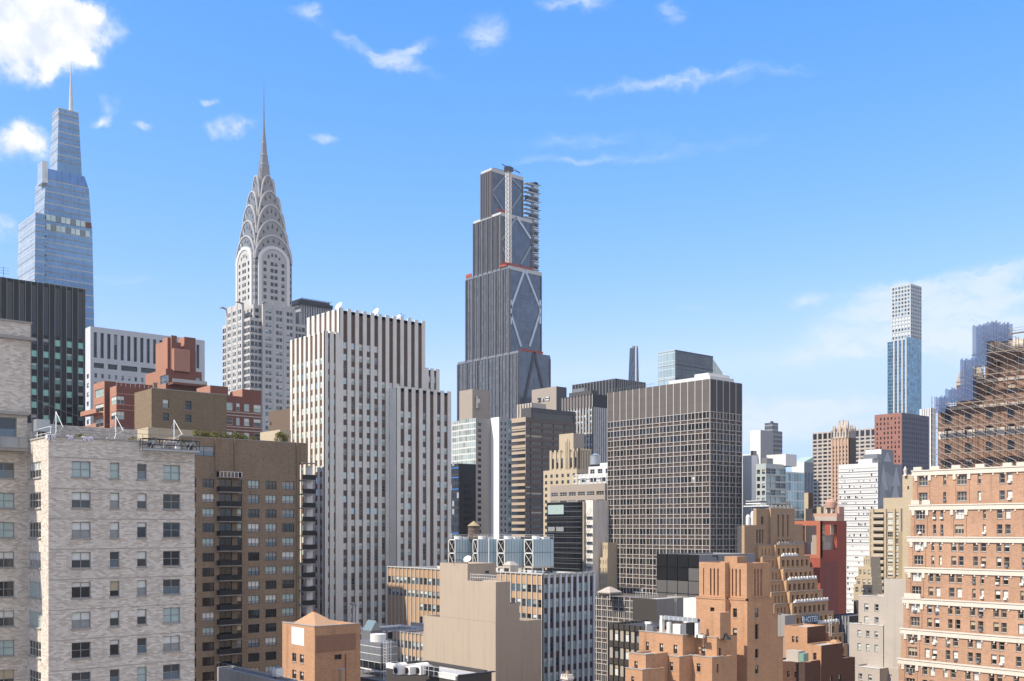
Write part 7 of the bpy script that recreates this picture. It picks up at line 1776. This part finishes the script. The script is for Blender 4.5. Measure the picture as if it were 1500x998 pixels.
def wg(b_, fr, L, z0, z1, mat):
    facade(b, fr, 0, L, z1 - b.p(11.5), z1, even(L, 14, .72), [(z1 - b.p(11), z1 - b.p(2.0))], mat, 'wall', .4, ST('dark', 0, name='louvre'))
    facade(b, fr, 0, L, z0, z1 - b.p(11.5), even(L, 14, .72), down(z1 - b.p(13.2), fl, b.p(3.2), 70), mat, 'wall', .4, ST('office_dark', 0))
mass(b, -W, 0, 0, 20, 0, zt, 'br_pale', S=wg, par=.4)
b = Bld('gothic_tower', 'tan gothic brick tower with a crown of stone pinnacles', 'tower', 1244, 640)
n, w, z = b.n, b.w, b.z; zs_ = z(640); W = w(1217); Ln = n(1254); st = ST('office_dark', 0)
gr = lambda nc: BAY(nc, 1.3, .5, b.p(6), b.p(3.2), st, 'br_gothic', top=5.5, crown=.6)
mass(b, -W, 0, 0, Ln, 0, zs_, 'br_gothic', S=gr(5), E=BAY(4, 1.3, .5, b.p(6), b.p(3.2), st, 'br_gothic_shade', top=5.5, crown=.6, pmat='br_gothic_shade'), par=.5)
brick('br_gothic_shade', (.20, .17, .14), (.16, .14, .12), (.2, .17, .14), .5, .2, .012, .16, .15)  # dark copy of the gothic brick, the east side's shade put into colour
z1 = z(624)
c0 = b.new('crown'); c0.frust((-W + 1.6, -1.2, 1.2, Ln - 1.6), (-W + 3.0, -2.4, 2.4, Ln - 2.6), zs_ - .5, z1, 'br_gothic')
c0.frust((-W + 3.4, -2.8, 2.8, Ln - 3), (-W + 4.6, -4, 4, Ln - 4), z1, z1 + 4, 'st_lime')
for (x0, x1_, y0, y1_, nn_) in ((-W + .4, -.6, .5, .5, 7), (-.6, -.6, .5, Ln - .6, 6), (-W + .4, -.6, Ln - .6, Ln - .6, 7), (-W + .4, -W + .4, .5, Ln - .6, 6)):
    for k in range(nn_):
        t_ = k / (nn_ - 1); x, y = x0 + (x1_ - x0) * t_, y0 + (y1_ - y0) * t_; g = b.new('pinnacle'); hh = (z1 - zs_) * (.7 + .5 * (k % 2))
        g.frust((x - .7, x + .7, y - .7, y + .7), (x - .45, x + .45, y - .45, y + .45), zs_ - .5, zs_ + hh * .6, 'st_lime'); g.frust((x - .6, x + .6, y - .6, y + .6), (x - .05, x + .05, y - .05, y + .05), zs_ + hh * .6, zs_ + hh, 'st_lime')
for k in range(8):
    a = k * math.pi / 4; x, y = -W / 2 + math.cos(a) * (W / 2 - 3.4), Ln / 2 + math.sin(a) * (Ln / 2 - 3.4); g = b.new('pinnacle'); zt_ = z(614 + 3 * (k % 2))
    g.frust((x - .9, x + .9, y - .9, y + .9), (x - .5, x + .5, y - .5, y + .5), z1 - 6, zt_ - 2.6, 'st_lime'); g.frust((x - .6, x + .6, y - .6, y + .6), (x - .05, x + .05, y - .05, y + .05), zt_ - 2.6, zt_ + .6, 'st_lime')
b = Bld('apartment_building', 'white banded apartment block with pale triangles painted on its grey side', 'apartment building', 1286, 480)
n, w, z = b.n, b.w, b.z; zt = z(678); fl = b.p(8.1); W = w(1228.5); Ln = n(1321)
MIX['white_band'] = [(16, 'st_white', 'st_white', .5), (1.2, 'g_dark', 'g_dark', .3), (2, 'st_white', 'g_dark', .5), (1, 'st_white', 'bl_grey', .4)]
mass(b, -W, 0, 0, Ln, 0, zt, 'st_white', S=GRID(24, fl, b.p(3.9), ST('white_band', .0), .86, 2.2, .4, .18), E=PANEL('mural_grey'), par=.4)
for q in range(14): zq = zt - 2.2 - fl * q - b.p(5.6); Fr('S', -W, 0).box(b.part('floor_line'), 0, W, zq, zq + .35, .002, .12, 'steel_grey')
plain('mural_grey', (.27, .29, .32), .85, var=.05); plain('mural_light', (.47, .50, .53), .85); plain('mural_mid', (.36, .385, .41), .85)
P = pt(1291, 488) - b.C; zp = b.z(658, P.x, P.y)
mass(b, P.x - b.w(1268, P.x, P.y), P.x, P.y, P.y + b.n(1309, P.x, P.y), zt - .4, zp, 'st_white', S=GRID(2, 30, b.p(3.5), ST('office_dark', 0), .2, 3.5), E=PANEL('mural_grey'), par=.3)
for (pa, ya, pb, yb_, pc, yc, xo, mt) in ((1289, 718, 1301, 718, 1294, 679, .03, 'mural_light'), (1306, 712, 1319, 712, 1313, 683, .03, 'mural_light'), (1287, 742, 1302, 742, 1291, 700, .05, 'mural_mid'), (1303, 742, 1319, 742, 1312, 702, .05, 'mural_light'), (1296, 690, 1310, 700, 1303, 722, .05, 'mural_mid')):
    m = b.new('painted_triangle'); y_ = lambda px: n(px); Z_ = lambda px, py: b.z(py, 0, n(px))
    m.prism([(y_(pa), Z_(pa, ya)), (y_(pb), Z_(pb, yb_)), (y_(pc), Z_(pc, yc))], 'x', .002, xo, mt)
m = b.new('painted_triangle'); yq = lambda px: P.y + b.n(px, P.x, P.y); Zq = lambda py: b.z(py, P.x, P.y + 3)
m.prism([(yq(1294), Zq(676)), (yq(1306), Zq(676)), (yq(1300), Zq(661))], 'x', P.x + .002, P.x + .04, 'mural_light')
m = b.new('roof_plant'); m.box(-W * .55, -W * .2, 2, 8, zt - .4, zt + 2.2, 'st_white'); m.box(-W * .45, -W * .1, 3, 7, zt + 2.2, zt + 4.4, 'steel_grey')

b = Bld('apartment_building', 'cream apartment tower with a dark column of balconies', 'apartment building', 1320, 336)
n, w, z = b.n, b.w, b.z; zt = z(745); fl = b.p(9.75); W = w(1273.5)
s = lambda px: W - w(px)
stc = ST('white_blind', .1, 'f_cream', 3)
def cb(b_, fr, L, z0, z1, mat):
    rr = down(z1 - b.p(5.2), fl, b.p(7.6), 50)
    facade(b, fr, 0, L, z0, z1, [(s(1275), s(1277.5)), (s(1280.5), s(1296)), (s(1300), s(1309)), (s(1312), s(1317))], rr, mat, 'wall', .25, lambda ci, ri: ST('dark', 0, name='recess') if ci == 1 else stc, None)
    for px in (1279, 1297.5, 1310.5, 1319): fr.box(b.part('wall'), s(px) - .35, s(px) + .35, 30, z1, .002, .5, mat)
    for r0, r1 in rr:
        m = b.new('balcony'); fr.box(m, s(1280.5), s(1296), r0 - .02, r0 + 1.05, .05, .9, 'br_creamlight')
mass(b, -W, 0, 0, n(1329), 0, zt, 'br_cream', S=cb, E=GRID(1, fl, b.p(4), ST('dark', 0), .3, 5), par=.4)
plain('br_creamlight', (.60, .52, .40), .85)
P = pt(1322, 339) - b.C; mass(b, P.x - b.w(1294, P.x, P.y), P.x, P.y, P.y + 8, zt - .4, b.z(729, P.x, P.y), 'br_cream', par=.3)
for (xl, xr, yt_) in ((1265, 1275, 816), (1257, 1276, 831), (1254, 1277, 845), (1250.5, 1278, 857)):
    P = pt(xr, 330 - (yt_ - 816) * .2) - b.C; mass(b, P.x - b.w(xl, P.x, P.y), P.x, P.y, P.y + 6, 0, b.z(yt_, P.x, P.y), 'br_cream', S=GRID(3, 60, b.p(7.5), ST('apt', .12, 'f_cream', 2), .5, b.p(4)), par=.3)

# glassy white buildings right of the granite grid tower
b = Bld('glass_building', 'pale green glass apartment building with white upper storeys, right of the granite grid tower', 'glass building', 1122, 345)
n, w, z = b.n, b.w, b.z; zt = z(679); W = w(1107.5); y1 = n(1151)
MIX['glassy'] = [(3, 'g_dark', 'g_dark', .5), (3, 'g_teal', 'g_teal', .5), (3, 'bl_teal', 'bl_teal', .5), (1, 'bl_white', 'g_teal', .5)]
fl = b.p(10.4); stg = ST('glassy', .1, 'f_white', 2)
mass(b, -W, 0, 0, y1, 0, zt, 'cw_white', S=GRID(2, fl, b.p(6.5), ST('apt_pale', .1, 'f_dark', 2), .62, 2), E=GRID(4, fl, b.p(8.2), stg, .93, 1.6), par=.4)
plain('cw_white', (.50, .55, .53), .4, var=.05)
mass(b, -W, -.01, y1 + .01, n(1178), 0, z(691, 0, y1), 'cw_white', E=lambda b_, fr, L, z0, z1, mat: fr.quad(b.part('curtain_wall'), 0, L, z0, z1, 'cw_teal'), par=.4)
P = pt(1151, 351) - b.C
mass(b, P.x - b.w(1122, P.x, P.y), P.x, P.y, P.y + b.n(1167, P.x, P.y), zt - .4, b.z(665, P.x, P.y), 'st_white', par=.3)
m = b.new('terrace_canopy'); m.box(-W * .5, 0, .5, 4, zt, zt + 1.8, 'steel_grey')
b = Bld('white_slab', 'narrow blank white slab beside the right edge of the granite grid tower', 'building', 1101, 375)
mass(b, -b.w(1088), 0, 0, b.n(1108.5), 0, b.z(667), 'st_whitebright', par=.4)
k = b.new('chimney'); k.box(-1.5, -.3, 1.5, 3.5, b.z(667) - .4, b.z(660), 'st_taupe')
b = Bld('white_tower', 'blank white tower with a pale grey side on the skyline, beside the dark tower crown', 'tower', 1114, 700)
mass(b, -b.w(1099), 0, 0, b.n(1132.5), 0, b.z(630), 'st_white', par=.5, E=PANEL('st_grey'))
mass(b, -b.w(1092), -b.w(1108) if False else -2, -4, -.1, 0, b.z(665), 'st_white', par=.3)
b = Bld('dark_tower', 'dark glass tower with a small crown, on the skyline behind the blank white tower', 'office tower', 1131, 820)
m = b.part('curtain_wall'); n, w, z = b.n, b.w, b.z
mass(b, -w(1119), 0, 0, n(1146), 0, z(631), 'cw_far', par=.5); mass(b, -w(1119), -.1, 1, n(1140), z(631) - .5, z(619), 'cw_far', par=.4); m.box(-w(1125), -2, 3, n(1136), z(619), z(616.5), 'steel_dark')
b = Bld('gable_building', 'pale building with a green sloping roof and arched side windows', 'building', 1178, 560)
n, w, z = b.n, b.w, b.z; W = w(1160); Ln = n(1192); zt = z(677)
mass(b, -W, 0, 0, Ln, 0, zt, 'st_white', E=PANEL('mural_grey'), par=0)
m = b.new('gable_roof'); m.prism([(0, zt + .01), (Ln, zt + .01), (Ln, z(668))], 'x', -W, 0, 'roof_mint'); plain('roof_mint', (.45, .58, .50), .6)
for k in range(3): q = b.new('arched_window'); y0 = Ln * (.1 + .3 * k); q.prism([(y0, z(740)), (y0 + Ln * .2, z(740)), (y0 + Ln * .2, z(694))] + [(y0 + Ln * .1 + Ln * .1 * math.cos(math.pi * i / 6), z(694) + Ln * .1 * math.sin(math.pi * i / 6)) for i in range(1, 6)] + [(y0, z(694))], 'x', .002, .1, 'g_mid')
b = Bld('small_building', 'small brown and cream rooftops between the glass building and the white office block', 'building', 1184, 420)
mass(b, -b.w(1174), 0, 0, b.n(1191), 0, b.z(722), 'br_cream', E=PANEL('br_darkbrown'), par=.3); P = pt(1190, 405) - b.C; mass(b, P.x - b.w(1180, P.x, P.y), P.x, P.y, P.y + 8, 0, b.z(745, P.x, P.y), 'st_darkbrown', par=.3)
b = Bld('rooftop_building', 'salmon brick rooftop with a cream parapet below the gothic tower', 'building', 1226, 350)
n, w, z = b.n, b.w, b.z; zt = z(752); mass(b, -w(1186), 0, 0, 4.5, 0, zt, 'br_salmonpale', par=.4)
brick('br_salmonpale', (.62, .37, .28), (.56, .33, .25), (.6, .4, .32), .5, .16, .012, .1, .1)
m = b.part('parapet_coping'); Fr('S', -w(1190), 0).box(m, 0, w(1190), z(763.5), z(757), .002, .2, 'br_pale')
k = b.new('roof_block'); k.box(-w(1194), -w(1200), 1, 4, zt - .4, z(742), 'br_cream'); k.box(-w(1203), -w(1207), 1.5, 4, zt - .4, z(741), 'br_pale'); k.box(-w(1223), -w(1227), 1, 4, zt - .4, z(742), 'br_salmonpale')
P = pt(1217, 354); t = anchor('water_tank', 'terracotta round water tank with a domed top below the gothic tower', 'water tank', P, zt - .4)
a, c = zz(744, 354) - zt + .4, zz(736, 354) - zt + .4; r = 8.0 * 354 / F
m = MB('barrel'); m.cyl(0, 0, a, c, r, r, 16, 'br_salmonpale'); m.make(t); m = MB('domed_top'); m.cyl(0, 0, c, c + .7, r, r * .75, 16, 'br_salmonpale'); m.cyl(0, 0, c + .7, c + 1.2, r * .75, r * .2, 16, 'br_salmonpale'); m.make(t)
for k in range(4): m = MB('leg'); aa = math.pi / 4 + k * math.pi / 2; m.box(r * .7 * math.cos(aa) - .15, r * .7 * math.cos(aa) + .15, r * .7 * math.sin(aa) - .15, r * .7 * math.sin(aa) + .15, 0, a, 'st_terracotta'); m.make(t)
b = Bld('plant_building', 'dark rooftop with white fan stacks right of the granite grid tower', 'building', 1112, 290)
n, w, z = b.n, b.w, b.z; zt = z(770); mass(b, -w(1080), 0, 0, 8, 0, zt, 'st_darkgrey', par=.3)
m = b.new('steel_canopy'); m.box(-w(1086), 2.5, 1, 5, z(742), z(740.5), 'steel_white'); m.box(-w(1088), 0, 4.4, 4.6, zt, z(742), 'g_blue'); m.box(-w(1086), -1, 2, 5, z(738), z(733), 'steel_white'); m.box(-w(1086), -1, 1.9, 5, z(736), z(734), 'steel_black')
for px, h in ((1094, 757), (1101, 752), (1106, 757)): P = pt(px, 291); m = MB('fan_stack'); m.cyl(0, .6, 0, z(h) - zt + .3, .65, .65, 12, 'steel_white'); m.cyl(0, .6, z(h) - zt + .3, z(h) - zt + .9, .65, .3, 12, 'steel_white'); single('fan_stack', {1094: 'left white fan stack under the steel canopy', 1101: 'tall middle white fan stack under the steel canopy', 1106: 'right white fan stack under the steel canopy'}[px], 'fan stack', m, P, zt - .3, 'fan stacks under the canopy')

P = pt(831, 150); t = anchor('stone_chimney', 'squat tan stone chimney with a toothed top at the bottom edge, below the finned side', 'chimney', P, zz(1004, 150))
m = MB('shaft'); m.box(-.6, .6, -.5, .5, -6, .9, 'br_pale'); m.make(t); m = MB('cap'); m.box(-.75, .75, -.65, .65, .9, 1.25, 'st_terracotta')
for k in range(3): m.box(-.7 + k * .5, -.45 + k * .5, -.6, .6, 1.25, 1.6, 'st_terracotta'); 
m.make(t); m = MB('chimney_pot'); m.cyl(0, 0, 1.25, 2.1, .22, .18, 10, 'roof_terracotta'); m.make(t)
P = pt(520, 236); t = anchor('roof_pergola', 'white steel portal pergola on the roof at the foot of the pier office tower', 'pergola', P, zz(924, 236))
h_ = zz(887, 236) - zz(924, 236)
for x in (-.6, .7): m = MB('leg'); m.box(x - .22, x + .22, -.25, .25, 0, h_, 'st_whitewall'); m.make(t)
m = MB('crossbar'); m.box(-1.7, 1.2, -.3, .3, h_, h_ + .5, 'st_whitewall'); m.make(t)
# ================================================================== ground
g = MB('ground'); g.poly(((-9000, -2000, 0), (9000, -2000, 0), (9000, 12000, 0), (-9000, 12000, 0)), 'ground_bounce'); plain('ground_bounce', (.24, .215, .185), .9, var=.3)  # unseen ground, paler and warmer than paving to bounce light onto shaded walls
o = g.make(); o['kind'] = 'structure'

# thin city air
def haze():
    m = bpy.data.materials.new('haze'); m.use_nodes = True; t = m.node_tree; t.nodes.clear(); n = NT(t)
    v = n.n('ShaderNodeVolumePrincipled', {'Color': (.78, .88, 1.0, 1), 'Density': HAZE}); v.inputs['Anisotropy'].default_value = .2
    n.n('ShaderNodeOutputMaterial', {'Volume': v.outputs[0]}); MATS['haze'] = m
    g = MB('haze'); g.box(-2600, 1600, -500, 2600, -1, 480, 'haze'); o = g.make(); o['kind'] = 'stuff'
HAZE = 0.00008
if HAZE: haze()

# ================================================================== build the walls, then the windows
def finish():
    for b in BLDS:
        made = {}
        for m in b.list:
            if not m.v: continue
            o = m.make(made.get(id(m.parent)) if m.parent else b.root); made[id(m)] = o
    bpy.context.view_layer.update()
    dg = bpy.context.evaluated_depsgraph_get(); cam_p = Vector((0, 0, HC))
    cache = {}
    for b in BLDS:
        if not b.wins: continue
        groups = {}
        for fr, s, z, w_, h, d, st in b.wins:
            if st: groups.setdefault(st['name'], []).append((fr, s, z, w_, h, d, st))
        for name, lst in groups.items():
            sc = []
            for it in lst:
                fr, s, z, w_, h, d, st = it
                p = fr.P(s + w_ / 2, z + h / 2, d + .05); wp = Vector((p[0] + b.C.x, p[1] + b.C.y, p[2] + b.base)); v = wp - cam_p
                fd = v.x * FW.x + v.y * FW.y; px = CX + F * (v.x * RT.x + v.y * RT.y) / fd; py = HY - F * v.z / fd
                cosf = abs(v.x * fr.n[0] + v.y * fr.n[1]) / v.length; facing = (v.x * fr.n[0] + v.y * fr.n[1]) < 0
                big = w_ * h * cosf / fd ** 2 if facing and -12 < px < 1512 and -12 < py < 1008 else -1
                sc.append((big, fd, it, wp, w_ * cosf * F / fd * .683, h * F / fd * .683))
            sc.sort(key=lambda q: -q[0])
            ind, rest = [], []
            for big, fd, it, wp, pw, ph in sc:
                ok = big > 0 and pw > .8 and ph > 1.2 and len(ind) < b.cap
                if ok:
                    v = (wp - cam_p); L = v.length; hit, loc, *_ = SC.ray_cast(dg, cam_p, v / L, distance=L - .6); ok = not hit
                (ind if ok else rest).append((it, pw, ph))
            if len(ind) < b.cap and len(rest) and len(ind) + sum(1 for _ in rest) == 0: pass
            mm = MB(name); mm.props = {'kind': 'stuff'}
            for (it, pw, ph) in rest:
                fr, s, z, w_, h, d, st = it; g, fb = win_quads(w_, h, st, pick(st['mix']))
                for x0, x1, z0, z1, mt in g: fr.quad(mm, s + x0, s + x1, z + z0, z + z1, mt, d)
                for x0, x1, z0, z1 in fb: 
                    fr.quad(mm, s + x0, s + x1, z + z0, z + z1, st['fm'], d + st['proud'])
            if mm.v: mm.make(b.root)
            for (it, pw, ph) in ind:
                fr, s, z, w_, h, d, st = it; v = pick(st['mix'])
                key = (round(w_, 2), round(h, 2), st['mix'], st['t'], st['fm'], st['nv'], st['rail'], v, name)
                near = pw > 7 and st['t'] > 0
                if key not in cache:
                    g, fb = win_quads(round(w_, 2), round(h, 2), st, v); A_, B_ = MB(name), MB('pane')
                    for x0, x1, z0, z1 in fb: A_.box(x0, x1, -st['proud'], .0, z0, z1, st['fm'])
                    for x0, x1, z0, z1, mt in g: (B_ if near else A_).poly(((x0, .001, z0), (x1, .001, z0), (x1, .001, z1), (x0, .001, z1)), mt)
                    o1 = A_.make(); o2 = B_.make() if near else None
                    cache[key] = (o1.data, o2.data if o2 else None); bpy.data.objects.remove(o1)
                    if o2: bpy.data.objects.remove(o2)
                me, me2 = cache[key]
                o = bpy.data.objects.new(name, me); COL.objects.link(o); o.parent = b.root; o.location = fr.P(s, z, d); o.rotation_euler = (0, 0, {'S': 0, 'E': math.pi / 2, 'N': math.pi, 'W': -math.pi / 2}[fr.side])
                if me2: c = bpy.data.objects.new('pane', me2); COL.objects.link(c); c.parent = o
finish()
